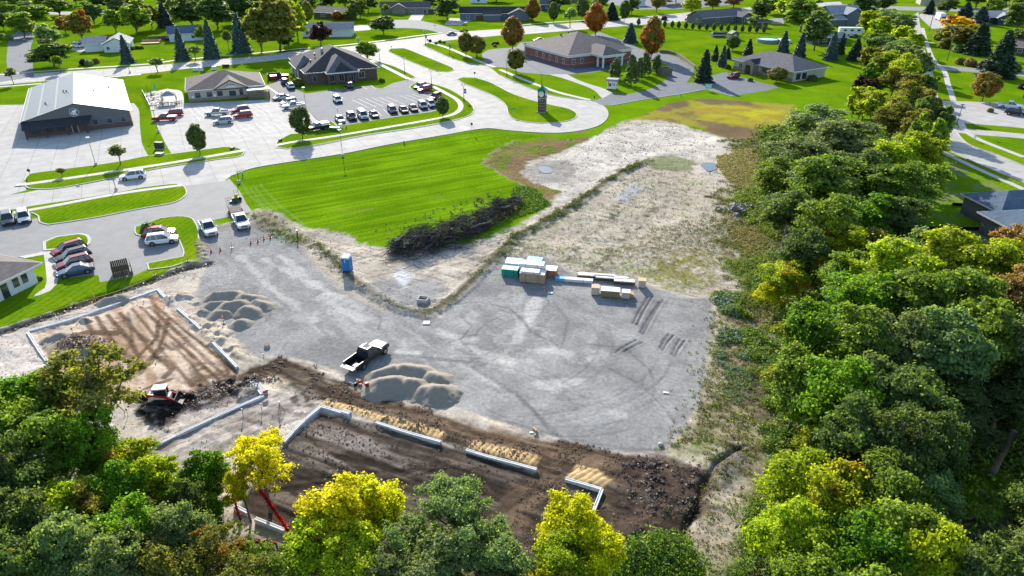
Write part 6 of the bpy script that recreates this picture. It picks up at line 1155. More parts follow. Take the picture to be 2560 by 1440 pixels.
# ================================================================ VEHICLES
def loft(sections, mat_, name, par, smooth=False, closed_ends=True, bevel=0):
    b = MB(); n = len(sections[0])
    for s in sections: b.v += [tuple(p) for p in s]
    for i in range(len(sections) - 1):
        for k in range(n): a = i * n + k; c = i * n + (k + 1) % n; b.f.append((a, c, c + n, a + n))
    b.f.append(tuple(range(n - 1, -1, -1))); e_ = (len(sections) - 1) * n; b.f.append(tuple(e_ + k for k in range(n)))
    return b.build(name, mat_, par, smooth, bevel=bevel)
def car_proto(kind):
    """x forward; origin on the ground in the middle"""
    e = empty({'pickup': 'pickup_truck', 'suv': 'suv', 'sedan': 'sedan', 'van': 'van', 'flatbed': 'pickup_truck'}[kind])
    L_, Wd, Hb, Ht = {'suv': (4.7, 1.9, 1.02, 1.70), 'sedan': (4.75, 1.82, .92, 1.45), 'pickup': (5.8, 2.0, 1.12, 1.90), 'van': (5.3, 2.0, 1.1, 1.95), 'flatbed': (5.8, 2.0, 1.12, 1.90)}[kind]
    h = L_ / 2; w = Wd / 2; hood = Hb - (.10 if kind in ('suv', 'sedan') else .02); zb = .28 if kind in ('suv', 'sedan', 'van') else .42
    if kind in ('pickup', 'flatbed'): st_ = [(-h, .9, Hb - .04), (-h + .08, 1, Hb), (-.9, 1, Hb), (.0, 1, Hb), (1.15, 1, Hb - .0), (h - .5, .98, hood), (h - .12, .95, hood - .08), (h, .86, hood - .28)]
    elif kind == 'sedan': st_ = [(-h, .82, Hb - .22), (-h + .15, .93, Hb - .02), (-h + .7, .98, Hb), (-.6, 1, Hb), (.75, 1, Hb - .02), (h - .55, .95, hood - .08), (h - .12, .85, hood - .22), (h, .74, hood - .36)]
    else: st_ = [(-h, .88, Hb - .1), (-h + .12, .97, Hb), (-.6, 1, Hb), (.85, 1, Hb - .01), (h - .55, .97, hood - .04), (h - .12, .88, hood - .16), (h, .78, hood - .36)]
    secs = []
    for x, f, zt in st_:
        ww = w * f; zl = zb + (.12 if abs(x) > h - .15 else 0); secs.append([(x, -ww * .92, zl), (x, -ww, zl + .2), (x, -ww, zt - .18), (x, -ww * .93, zt - .03), (x, -ww * .8, zt), (x, ww * .8, zt), (x, ww * .93, zt - .03), (x, ww, zt - .18), (x, ww, zl + .2), (x, ww * .92, zl)])
    if kind in ('pickup', 'flatbed'):
        cut = -.75; front = [s for s in secs if s[0][0] > cut]; s0 = [(cut, *p[1:]) for p in secs[3]]; loft([s0] + front, M_PAINT, 'body', e, bevel=.03)
        if kind == 'pickup':
            b = MB(); b.box(-h, cut - .02, -w, -w + .1, zb, Hb + .02); b.box(-h, cut - .02, w - .1, w, zb, Hb + .02); b.box(cut - .1, cut - .02, -w + .1, w - .1, zb + .1, Hb + .02); b.build('bed_side', M_PAINT, e)
            MB().box(-h + .02, cut - .12, -w + .1, w - .1, zb + .1, zb + .3).build('bed_floor', M_BEDF, e); MB().box(-h - .03, -h + .04, -w + .05, w - .05, zb + .12, Hb).build('tailgate', M_PAINT, e)
        cb = [(-.85, .9), (-.8, .9), (.62, .84), (1.2, .9)]; base = (-.78, 1.35); roofx = (-.62, .42)
    elif kind == 'sedan': base = (-h + .55, 1.15); roofx = (-.95, .22)
    elif kind == 'van': base = (-h + .08, 1.7); roofx = (-h + .2, .95)
    else: base = (-h + .10, 1.25); roofx = (-h + .45, .42)
    if kind not in ('pickup', 'flatbed'): loft(secs, M_PAINT, 'body', e, bevel=.03)
    bx0, bx1 = base; rx0, rx1 = roofx; wb, wt = w * .90, w * .70; zr = Ht - .07; zq = Hb - .03
    MB().hexa([(bx0, -wb, zq), (bx1, -wb, zq - .03), (bx1, wb, zq - .03), (bx0, wb, zq)], [(rx0, -wt, zr), (rx1, -wt, zr), (rx1, wt, zr), (rx0, wt, zr)]).build('window_glass', M_GLASS, e)
    b = MB()
    b.hexa([(rx0 - .04, -wt - .02, zr), (rx1 + .02, -wt - .02, zr), (rx1 + .02, wt + .02, zr), (rx0 - .04, wt + .02, zr)], [(rx0 + .1, -wt + .1, Ht), (rx1 - .1, -wt + .1, Ht), (rx1 - .1, wt - .1, Ht), (rx0 + .1, wt - .1, Ht)]); b.build('roof', M_PAINT, e)
    b = MB()
    for s in (-1, 1):
        for (xb, xt) in ((bx0 + .02, rx0 + .02), (bx1 - .02, rx1 - .01)): b.tube([(xb, s * (wb + .004), zq), (xt, s * (wt + .004), zr)], .045, 5)
        mid = (bx0 * .52 + bx1 * .48, rx0 * .5 + rx1 * .5)
        b.tube([(mid[0], s * (wb + .004), zq), (mid[1], s * (wt + .004), zr)], .04, 4)
        if kind in ('suv', 'van'): b.tube([(bx0 * .8 + bx1 * .2, s * (wb + .004), zq), (rx0 * .78 + rx1 * .22, s * (wt + .004), zr)], .05, 4)
    tag(b.build('pillars', M_PAINT, e), kind='stuff')
    r_ = .39 if kind in ('pickup', 'flatbed') else .345; xw = (h - .95, -h + (1.15 if kind in ('pickup', 'flatbed') else .95)); n = 14
    ty = MB(); n2 = 16
    ty.prism_y([(r_ * math.cos(2 * math.pi * k / n2), r_ + r_ * math.sin(2 * math.pi * k / n2)) for k in range(n2)], -.12, .12); tm = ty.mesh('wheel', M_TYRE)
    rm = MB().prism_y([(r_ * .62 * math.cos(2 * math.pi * k / 12), r_ + r_ * .62 * math.sin(2 * math.pi * k / 12)) for k in range(12)], -.135, .135).mesh('rim', M_RIM)
    am = MB().prism_y([((r_ + .07) * math.cos(2 * math.pi * k / n2), r_ + (r_ + .07) * math.sin(2 * math.pi * k / n2)) for k in range(n2)], -.05, .05).mesh('wheel_arch', M_BLACK)
    for x in xw:
        for s in (-1, 1):
            wo = link('wheel', tm, e); wo.location = (x, s * (w - .1), 0); ri = link('rim', rm, wo); ar = link('wheel_arch', am, e); ar.location = (x, s * (w - .045), .02)
    for s in (-1, 1):
        MB().box(h - .22, h + .005 - .05, s * w * .62 - .17, s * w * .62 + .17, hood - .34, hood - .2).build('headlight', M_HEADL, e)
        MB().box(-h - .035, -h + .05, s * w * .76 - .09, s * w * .76 + .09, Hb - .42, Hb - .16).build('taillight', M_TAILL, e)
        MB().box(bx1 - .25, bx1 - .1, s * (w + .02), s * (w + .2), Hb - .02, Hb + .14).build('mirror', M_PAINT, e)
    MB().box(h - .1, h + .03, -w * .5, w * .5, hood - .4, hood - .22).build('grille', M_BLACK, e); MB().box(h - .12, h + .05, -w * .84, w * .84, zb + .04, zb + .22).build('bumper', M_BLACK if kind != 'pickup' else M_STEEL, e)
    MB().box(-h - .06, -h + .05, -w * .88, w * .88, zb + .1, zb + .3).build('bumper', M_BLACK if kind != 'pickup' else M_STEEL, e)
    if kind == 'suv':
        for s in (-1, 1): MB().tube([(rx0 + .2, s * wt * .92, Ht + .03), (rx1 - .15, s * wt * .92, Ht + .03)], .025, 4).build('roof_rail', M_STEELD, e)
    return e
CARC = {'white': (.74, .75, .76), 'silver': (.42, .44, .46), 'darkred': (.25, .01, .018), 'red': (.42, .015, .015), 'maroon': (.17, .015, .03), 'black': (.012, .013, .016), 'navy': (.02, .035, .08), 'grey': (.10, .11, .12), 'blue': (.04, .13, .26), 'slate': (.045, .085, .14)}
PROTO = {}
def car(kind, rear, front, colour, label, group=None, nm=None):
    if kind not in PROTO: PROTO[kind] = car_proto(kind); e = PROTO[kind]
    else:
        e = copy_tree(PROTO[kind])
        for c in list(e.children):
            if c.name.split('.')[0] in ('bed_cover', 'bed_cap'): bpy.data.objects.remove(c)
    a, b = g(*rear), g(*front); m = (a + b) / 2; d = b - a; e.location = (m.x, m.y, max(hz(m.x, m.y), .03) if -70 < m.x < 46 and m.y < 120 else .03); e.rotation_euler.z = math.atan2(d.y, d.x)
    for c in e.children_recursive:
        if c.type == 'MESH': c.color = (*CARC[colour], 1)
    cat = {'pickup': 'pickup truck', 'suv': 'suv', 'sedan': 'car', 'van': 'van', 'flatbed': 'pickup truck'}[kind]
    for k in ('label', 'category', 'group'):
        if k in e: del e[k]
    return tag(e, label, cat, group)
GL = 'cars in the cafe lot'; GP = 'cars in the asphalt lot'; GO = 'cars in the office lot'
t = car('pickup', (442,301), (384,303), 'darkred', 'dark red pickup with white bed cover at the left edge of the cafe lot', GL); MB().box(-2.8, -.8, -.95, .95, 1.14, 1.2).build('bed_cover', M_WHITE, t)
car('suv', (452,288), (418,291), 'red', 'red car mostly hidden behind the dark red pickup', GL)
car('pickup', (571,287), (517,290), 'silver', 'silver pickup parked between cafe door and the white hatchback', GL)
car('suv', (624,278), (578,284), 'darkred', 'dark red suv directly in front of the side canopy', GL); car('suv', (628,292), (588,296), 'red', 'red suv nearest to the white car in the cafe lot', GL); car('suv', (582,307), (536,311), 'silver', 'pale silver car closest to the oval tree in the cafe lot', GL)
car('suv', (716,215), (708,204), 'slate', 'dark suv parked nearest to the dumpsters beside the dark brick building', GP); car('suv', (732,226), (722,216), 'white', 'white suv behind the dark one beside the dark brick building', GP)
car('sedan', (722,245), (683,252), 'silver', 'silver sedan parked by the river rock bed', GL); car('suv', (740,258), (704,265), 'white', 'white suv between silver sedan and silver pickup', GL); car('pickup', (760,268), (708,274), 'silver', 'silver pickup with roof rack beside the pole lamp', GL)
car('suv', (838,249), (851,261), 'white', 'white suv alone in the middle of the asphalt lot', GP); car('suv', (880,224), (866,213), 'grey', 'dark grey suv by the entrance piers of the dark brick building', GP)
car('suv', (1065,217), (1037,226), 'silver', 'silver suv behind the red one at the right side of the asphalt lot', GP); car('suv', (1078,225), (1046,232), 'red', 'bright red suv at the right side of the asphalt lot', GP); car('suv', (1098,243), (1080,252), 'maroon', 'maroon suv half hidden by the oval tree', GP)
for (x, y, c, k, l) in [(850,304,'white','sedan','white sedan, first car of the front row'),(879,298,'grey','suv','dark grey suv beside the white minivan'),(907,295,'white','van','white minivan in the front row'),(935,292,'black','sedan','black sedan right of the white minivan'),(981,281,'grey','suv','grey suv, first after the gap in the front row'),
                        (1009,280,'black','sedan','black coupe beside the small blue car'),(1033,276,'navy','sedan','dark blue car third from the right in the front row'),(1057,270,'silver','suv','silver suv next to the last car of the front row'),(1078,266,'white','suv','white suv at the right end of the front row')]:
    car(k, (x - 8, y - 8), (x + 9, y + 8), c, l + ' on the asphalt', GP)
t = car('pickup', (818,322), (770,330), 'black', 'black pickup with pale bed cap behind the oval tree'); MB().box(-2.8, -.8, -.95, .95, 1.14, 1.75).build('bed_cap', M_WHITE, t)
car('suv', (359,444), (308,450), 'white', 'white suv driving along the concrete street')
car('suv', (21,546), (24,566), 'grey', 'dark grey suv parked beside the white jeep at the left edge', GO); t = car('suv', (59,538), (65,564), 'white', 'white jeep with black bumper at the left edge', GO)
car('suv', (212,620), (136,643), 'darkred', 'dark red suv nearest to the kerbed grass island', GO); car('suv', (222,639), (147,659), 'black', 'black suv between the dark red and maroon ones', GO); car('suv', (228,657), (148,677), 'maroon', 'maroon suv third in the office row', GO); car('sedan', (233,676), (149,694), 'slate', 'dark slate sedan at the near end of the office row', GO)
car('suv', (368,594), (434,587), 'red', 'red suv half hidden behind the white wagon', GO); car('suv', (372,612), (443,603), 'white', 'white wagon parked facing the gravel lot', GO)
car('pickup', (516,568), (530,592), 'white', 'white pickup with empty bed on the gravel drive'); 
t = car('pickup', (596,548), (613,578), 'white', 'white pickup with hitched trailer on the gravel drive')
car('sedan', (1118,89), (1141,87), 'blue', 'blue car driving on the upper road'); car('sedan', (1357,103), (1336,104), 'white', 'white car behind the red brick building'); car('suv', (1846,193), (1820,198), 'darkred', 'dark red suv before the stone office')
t = car('pickup', (2496,268), (2553,274), 'white', 'white pickup in the driveway at the right edge'); car('suv', (2508,284), (2566,291), 'black', 'black suv beside the white pickup in the right driveway')
car('van', (180,117), (212,121), 'white', 'white work van by the pale blue bungalow'); car('suv', (197,108), (224,113), 'slate', 'blue grey suv behind the white work van'); car('suv', (434,102), (410,100), 'black', 'dark car beside the blue roofed house')
car('suv', (1728,49), (1713,52), 'red', 'red car beside the long dark grey house'); car('sedan', (2120,95), (2150,92), 'slate', 'dark car parked behind the low navy house')
# big dark pickup on the gravel: flatter bed with the gate down
t = car('pickup', (886,925), (952,876), 'black', 'black crew cab pickup with lowered tailgate beside the gravel pile')
for c in list(t.children):
    if c.name.startswith('tailgate'): c.rotation_euler.y = R(-86); c.location = (-2.86 + .0, 0, .62); c.location = (-4.1, 0, -2.25)
    c.color = (.03, .03, .033, 1) if c.type == 'MESH' else c.color
for c in list(t.children):
    if c.name.startswith('tailgate'): bpy.data.objects.remove(c)
MB().box(-3.5, -2.92, -.92, .92, .84, .9).build('tailgate', mat('pale_gate', (.5, .52, .55), .5), t); MB().box(-.35, .35, -.35, .35, 1.9, 1.915).build('sunroof', M_GLASS, t); MB().box(-2.7, -2.1, -.7, -.2, .72, .9).build('load', M_WHITE, t)
# landscape trailer hitched behind the white pickup
a, b = g(596, 545), g(613, 578); d = (b - a).normalized(); pos = (a + b) / 2 - d * 5.6; e = empty('utility_trailer', (pos.x, pos.y, .05), math.atan2(d.y, d.x), 'black open utility trailer with raised mesh ramp behind the white pickup', 'trailer')
MB().box(-2.0, 2.0, -1.0, 1.0, .45, .55).build('deck', M_WOOD, e); b = MB()
for s in (-1, 1): b.tube([(-2, s, .55), (-2, s, .95), (2, s, .95), (2, s, .55)], .035, 4)
b.tube([(2, -1, .95), (2, 1, .95)], .035, 4); b.build('side_rail', M_BLACK, e); MB().tube([(2, 0, .5), (3.2, 0, .5)], .05, 5).build('drawbar', M_BLACK, e)
for k in range(8): y = -1 + 2 * k / 7; MB().tube([(-2.05, y, .5), (-2.35, y, 2.1)], .022, 4).build('ramp_bar', M_BLACK, e)
for z in (.5, 1.05, 1.6, 2.1): x = -2.05 - .3 * (z - .5) / 1.6; MB().tube([(x, -1, z), (x, 1, z)], .022, 4).build('ramp_bar', M_BLACK, e)
for s in (-1, 1): o_ = MB().prism_y([(.33 * math.cos(k * .4), .33 + .33 * math.sin(k * .4)) for k in range(16)], s * 1.05 - .1, s * 1.05 + .1).build('wheel', M_TYRE, e)
# compact green mower behind the trailer
c = g(589, 505); e = empty('lawn_mower', (c.x, c.y, .03), R(-100), 'green and yellow zero-turn mower with roll bar behind the trailer', 'mower'); MG_ = mat('mower_green', (.03, .13, .02), .4); MY_ = mat('mower_yellow', (.5, .4, .02), .5)
MB().box(-.9, .3, -.5, .5, .3, .75).build('body', MG_, e); MB().box(-.2, .8, -.8, .8, .12, .3).build('mower_deck', MG_, e); MB().box(-.5, .05, -.28, .28, .75, .85).box(-.6, -.5, -.28, .28, .75, 1.25).build('seat', MY_, e); MB().tube([(-.7, -.45, .7), (-.75, -.42, 1.85), (-.75, .42, 1.85), (-.7, .45, .7)], .04, 5).build('roll_bar', M_BLACK, e)
for x, s, r_ in ((-.65, -.62, .33), (-.65, .62, .33), (.75, -.45, .16), (.75, .45, .16)): MB().prism_y([(x + r_ * math.cos(k * .45), r_ + r_ * math.sin(k * .45)) for k in range(14)], s - .12, s + .12).build('wheel', M_TYRE, e)
# box truck, RV, covered boat
c = g(2351, 52); e = empty('box_truck', (c.x, c.y, 0.02), R(-97), 'white box truck parked in the far right driveway', 'truck'); MB().box(-4.2, 1.6, -1.2, 1.2, .8, 3.6).build('cargo_box', M_WHITE, e)
MB().hexa([(1.65, -1.05, .5), (3.6, -1.05, .5), (3.6, 1.05, .5), (1.65, 1.05, .5)], [(1.65, -1.0, 2.1), (2.7, -.95, 2.1), (2.7, .95, 2.1), (1.65, 1.0, 2.1)]).build('cab', M_SIDB, e); MB().hexa([(2.75, -.9, 1.45), (3.25, -.9, 1.3), (3.25, .9, 1.3), (2.75, .9, 1.45)], [(2.6, -.85, 2.05), (2.76, -.85, 2.0), (2.76, .85, 2.0), (2.6, .85, 2.05)]).build('windscreen', M_GLASS, e)
for x in (-2.8, 2.6):
    for s in (-1, 1): MB().prism_y([(x + .45 * math.cos(k * .45), .45 + .45 * math.sin(k * .45)) for k in range(14)], s * .98 - .14, s * .98 + .14).build('wheel', M_TYRE, e)
c = g(2125, 88); e = empty('camper', (c.x, c.y, 0), R(-5), 'long white camper parked behind the navy house', 'camper'); MB().prism_y([(-5, .6), (4.2, .6), (5, 1.4), (4.6, 3.2), (-5, 3.2)], -1.2, 1.2).build('body', M_WHITE, e)
for x in (-3.4, -.6, 2.2): MB().box(x, x + 1.3, -1.23, -1.19, 1.8, 2.5).build('window', M_WINGL, e)
for x in (-1, 0): MB().prism_y([(x + .35 * math.cos(k * .45), .35 + .35 * math.sin(k * .45)) for k in range(14)], -1.1, -.9).build('wheel', M_TYRE, e)
c = g(1797, 92); e = empty('pontoon_boat', (c.x, c.y, 0), R(3), 'covered pontoon boat with pale tube hulls parked on the lawn', 'boat'); ML_ = mat('pontoon_aluminium', (.38, .44, .46), .4, .1); 
for y in (-1, 1): MB().tube([(-3.4, y, .75), (-3.3, y, .75), (2.9, y, .75), (3.8, y, .95)], [.1, .38, .38, .05], 10).build('pontoon', ML_, e)
MB().box(-3.4, 3.2, -1.3, 1.3, 1.1, 1.25).build('deck', M_STEELD, e); MB().hexa([(-3.3, -1.25, 1.25), (3.0, -1.25, 1.25), (3.0, 1.25, 1.25), (-3.3, 1.25, 1.25)], [(-2.8, -.8, 2.0), (2.2, -.8, 1.9), (2.2, .8, 1.9), (-2.8, .8, 2.0)]).build('cover', mat('dark_boat_cover', (.03, .05, .06), .8, .2), e); MB().box(-2.6, 2.4, -.7, .7, .15, .4).build('trailer_frame', M_STEELD, e)
# skid steer
c = g(412, 1004); e = empty('skid_steer', (c.x, c.y, hz(c.x, c.y)), R(8), 'white and red compact track loader pushing dark mud', 'track loader'); e.scale = (.88, .88, .88); MR_ = mat('loader_red', (.38, .02, .02), .4, .05)
MB().hexa([(-1.5, -.5, .35), (.9, -.5, .35), (.9, .5, .35), (-1.5, .5, .35)], [(-1.55, -.5, 1.35), (.9, -.5, 1.0), (.9, .5, 1.0), (-1.55, .5, 1.35)]).build('body', M_TRIM, e, bevel=.05)
for s in (-1, 1):
    trk_ = [(-1.25, .1), (-.9, 0), (.85, 0), (1.2, .2), (1.15, .55), (-.9, .75), (-1.3, .5)]; MB().prism_y(trk_, s * .75 - .2, s * .75 + .2).build('track', M_TYRE, e, bevel=.05)
    MB().prism_y([(-1.5, 1.1), (-1.4, 1.65), (.4, 1.2), (1.35, .65), (1.6, .3), (1.35, .25), (.3, .95), (-1.0, 1.25)], s * .62 - .07, s * .62 + .07).build('lift_arm', MR_, e)
b = MB()
for x, y in ((-.75, -.42), (-.75, .42), (.55, -.42), (.55, .42)): b.box(x - .05, x + .05, y - .05, y + .05, 1.0, 2.05)
b.build('cab_frame', M_BLACK, e); MB().box(-.68, .5, -.44, .44, 1.05, 2.0).build('cab_glass', M_GLASS, e); MB().box(-.95, .68, -.56, .56, 2.05, 2.17).build('cab_roof', M_WHITE, e, bevel=.04)
MB().prism_y([(1.45, .05), (2.25, .02), (2.27, .08), (1.55, .16), (1.5, .75), (1.42, .75)], -.95, .95).build('bucket', M_STEELD, e)
for s in (-1, 1): MB().prism_y([(1.45, .05), (2.25, .02), (1.5, .75)], s * .93 - .02, s * .93 + .02).build('bucket_side', M_STEELD, e)
# ================================================================ THE BUILDING SITE
M_FOAM = mat('white_foam', (.70, .72, .74), .8, .06, 3, .2, 6); M_CORE = mat('fresh_concrete', (.42, .41, .39), .85, .2, 3, .4, 8); M_FOAMD = mat('muddy_foam', (.42, .41, .40), .9, .35, 3)
def fwall(label, pts, h=.18, step=1.22, w=.29, base=-.6):
    P = [Vector(p) for p in gp(pts)]; e = empty('foundation_wall', (*P[0], 0), 0, label, 'foundation wall', 'foundation walls of the two building pads')
    for i in range(len(P) - 1):
        A, Bq = P[i], P[i + 1]; d = Bq - A; n = max(1, round(d.length / step)); a = math.atan2(d.y, d.x); sl_ = d.length / n; core = MB().box(0, d.length, -w / 2 + .075, w / 2 - .075, base, h - .02).build('concrete_core', M_CORE, e); core.location = (A.x - P[0].x, A.y - P[0].y, 0); core.rotation_euler.z = a
        for s in (-1, 1):
            me_ = MB().box(.012, sl_ - .012, s * (w / 2 - .035) - .035, s * (w / 2 - .035) + .035, base, h).mesh('foam_panel', M_FOAM)
            for k in range(n):
                o_ = link('foam_panel', me_, e); q = A + d * (k / n) - P[0]; o_.location = (q.x, q.y, random.uniform(-.015, .015)); o_.rotation_euler.z = a
    return e
fwall('long white foundation wall along the back of the pale building pad', [(392,726), (185,798), (70,830)]); fwall('short white wall return at the top right corner of the pale pad', [(394,724), (404,736), (421,751)]); fwall('white wall down the left side of the pale building pad', [(70,832), (100,880), (133,925), (155,960)])
fwall('white wall piece beside the gravel piles', [(444,772), (452,779), (503,824)]); fwall('white wall piece above the mud track at the pale pad', [(530,855), (594,920)]); fwall('thick white wall stub beside the skid steer mud', [(631,952), (662,988)], .35, 1.22, .8)
fwall('long grey wall running from the stub into the open-crowned tree', [(660,992), (560,1036), (470,1078), (350,1137)], .24); fwall('white wall at the top left of the dark building pad', [(710,1108), (735,1080), (770,1046), (803,1019)], .22); fwall('white wall piece right of the top corner of the dark pad', [(803,1019), (855,1034), (874,1040)], .22)
fwall('white wall stub where the sand rows begin', [(856,1031), (876,1037)], .3, 1.0, .5); fwall('long white wall in the middle of the dark pad front', [(940,1058), (1000,1078), (1030,1087), (1102,1107)], .2); fwall('white wall below the second bed of yellow sand', [(1165,1127), (1210,1141), (1342,1176)], .2)
fwall('white corner wall at the right end of the dark pad', [(1413,1200), (1505,1226), (1480,1290)], .22); fwall('white wall piece glimpsed under the trees below the dark pad', [(640,1305), (715,1335)], .5); fwall('white wall piece at the left under the yellow tree', [(588,1272), (622,1290)], .45)
fwall('white wall piece seen through the yellow tree near the bottom edge', [(1437,1375), (1428,1410)], .5)
# gravel piles: each the union of several tipped heaps
M_PILE = mat('pea_gravel', (.30, .265, .215), .95, .12, 2.0, .7, 18, spec=.05)
def pile(label, px, seed):
    """each heap is a short ridge with faces at the angle of repose"""
    r = np.random.default_rng(seed); C = [(g(x, y), h, w, a) for x, y, h, w, a in px]; xs = [c[0].x for c in C]; ys = [c[0].y for c in C]; o = Vector((sum(xs) / len(xs), sum(ys) / len(ys), 0)); X0, X1, Y0, Y1 = min(xs) - 5, max(xs) + 5, min(ys) - 5, max(ys) + 5; st_ = .13
    nx_ = int((X1 - X0) / st_); ny_ = int((Y1 - Y0) / st_); X, Y = np.meshgrid(np.linspace(X0, X1, nx_), np.linspace(Y0, Y1, ny_)); Z = np.full(X.shape, -.3); wob = (fbm(X, Y, 1.5, 4, seed, .7) - .5)
    for c, h, w, a in C:
        a = R(a); dx, dy = math.cos(a) * w / 2, math.sin(a) * w / 2; t = np.clip(((X - c.x + dx) * 2 * dx + (Y - c.y + dy) * 2 * dy) / (4 * dx * dx + 4 * dy * dy), 0, 1); d = np.hypot(X - c.x + dx - t * 2 * dx, Y - c.y + dy - t * 2 * dy) * (1 + .5 * wob)
        z = h - .66 * np.sqrt(d * d + .04) * (1 - .12 * np.clip(d / 2.5, 0, 1)); Z = np.maximum(Z, z)
    Z += (fbm(X, Y, .6, 3, 3, .7) - .5) * .10; V = np.stack([X - o.x, Y - o.y, Z], 2).reshape(-1, 3); i0 = (np.arange(ny_ - 1)[:, None] * nx_ + np.arange(nx_ - 1)[None]).ravel(); F = np.stack([i0, i0 + 1, i0 + nx_ + 1, i0 + nx_], 1); keep = (V[F][:, :, 2].max(1) > -.15)
    ob = link('gravel_pile', mesh_np('gravel_pile', V, F[keep], M_PILE, True)); ob.location = (o.x, o.y, .02); return tag(ob, label, 'gravel pile', 'piles of pea gravel')
pile('wide pile of tipped pea gravel between the pale pad and the lot', [(562,743,1.0,2.4,10),(625,752,1.0,1.6,-15),(543,766,.85,1.4,5),(586,771,1.2,1.6,20),(650,766,.95,1.2,-30),(556,787,.75,1.2,0),(622,783,1.1,.8,-20),(602,812,.85,.3,10)], 1)
pile('wide pile of tipped pea gravel beside the black pickup', [(962,939,1.05,2.0,32),(1030,932,1.05,2.2,-12),(1088,950,.95,1.1,-25),(972,967,1.3,1.7,12),(1030,968,1.15,.8,-15),(1062,984,1.0,.4,0),(1096,986,1.25,.8,-5)], 2)
tag(pile('small heap of dark gravel by the back foundation wall', [(278,754,.8,1.1,20),(300,748,.8,.8,0)], 3), cat='gravel pile'); tag(pile('small grey gravel heap inside the corner of the pale pad', [(150,845,.8,.6,20),(128,850,.6,.6,0)], 4), cat='gravel pile')
# portable toilet
c = g(870, 679); e = empty('portable_toilet', (c.x, c.y, hz(c.x, c.y) - .02), R(-12), 'bright blue portable toilet with white roof at the gravel edge', 'portable toilet'); MBL = mat('toilet_blue', (.02, .16, .42), .45, .05)
MB().box(-.58, .58, -.58, .58, .1, 2.1).build('cabin', MBL, e, bevel=.03); MB().box(-.62, .62, -.62, .62, 0, .1).build('base', M_BLACK, e); MB().hexa([(-.62, -.62, 2.1), (.62, -.62, 2.1), (.62, .62, 2.1), (-.62, .62, 2.1)], [(-.45, -.5, 2.3), (.45, -.5, 2.3), (.45, .5, 2.3), (-.45, .5, 2.3)]).build('roof', M_WHITE, e)
MB().box(-.61, -.57, -.42, .42, .15, 1.95).build('door', mat('toilet_grey_blue', (.10, .16, .26), .5), e); MB().box(-.05, .02, -.62, -.57, 1.5, 1.95).build('sign_plate', M_WHITE, e); MB().tube([(.35, .35, 2.2), (.35, .35, 2.5)], .05, 6).build('vent_pipe', M_WHITE, e)
# concrete frame, standpipe, manhole, board, rock
c = g(1058, 752); e = empty('concrete_catch_basin', (c.x, c.y, hz(c.x, c.y)), R(-12), 'square open concrete catch basin in the churned ground', 'catch basin'); b = MB()
for x0, x1, y0, y1 in ((-.7, .7, -.6, -.48), (-.7, .7, .48, .6), (-.7, -.58, -.48, .48), (.58, .7, -.48, .48)): b.box(x0, x1, y0, y1, -.1, .45)
b.build('wall', M_CORE, e); MB().box(-.58, .58, -.48, .48, -.1, .02).build('floor', M_BLACK, e)
c = g(745, 598); e = empty('standpipe', (c.x, c.y, hz(c.x, c.y)), 0, 'green standpipe with white cap on the weedy mound', 'standpipe'); MB().tube([(0, 0, 0), (0, 0, 1.2)], .1, 8).build('pipe', MG_, e); MB().tube([(0, 0, 1.2), (0, 0, 1.4)], .14, 8).build('cap', M_WHITE, e)
c = g(668, 867); e = empty('manhole', (c.x, c.y, hz(c.x, c.y)), 0, 'raised round manhole with rusty lid near the mud track', 'manhole'); MB().tube([(0, 0, 0), (0, 0, .28)], .36, 16).build('ring', M_CORE, e); MB().tube([(0, 0, .28), (0, 0, .33)], .33, 16).build('lid', mat('rusty_iron', (.22, .09, .05), .8, .2), e)
c = g(1066, 808); tag(MB().box(c.x - .4, c.x + .4, c.y - .35, c.y + .35, .05, .12).build('white_board', M_WHITE), 'white board lying flat at the tip of the berm', 'board')
c = g(1651, 1113); o_ = MB().ball((0, 0, .12), .3, 7, 5, .7).build('rock', mat('pale_rock', (.42, .40, .37), .9, .2)); o_.location = (c.x, c.y, 0); tag(o_, 'pale rock at the lower right corner of the gravel lot', 'rock')
for i, (x, y) in enumerate([(1332, 1080), (1340, 1083), (1337, 1076)]): c = g(x, y); o_ = MB().box(-.32, .32, -.1, .1, 0, .06 + .05 * i).build('scrap_plank', M_LUMBER if i else M_WHITE); o_.location = (c.x, c.y, hz(c.x, c.y) + .03 * i); o_.rotation_euler.z = i * 1.1; tag(o_, ['white scrap board on the mud below the gravel lot', 'split pale plank beside the white scrap board', 'short plank crossing the scrap board'][i], 'plank', 'scrap boards on the mud')
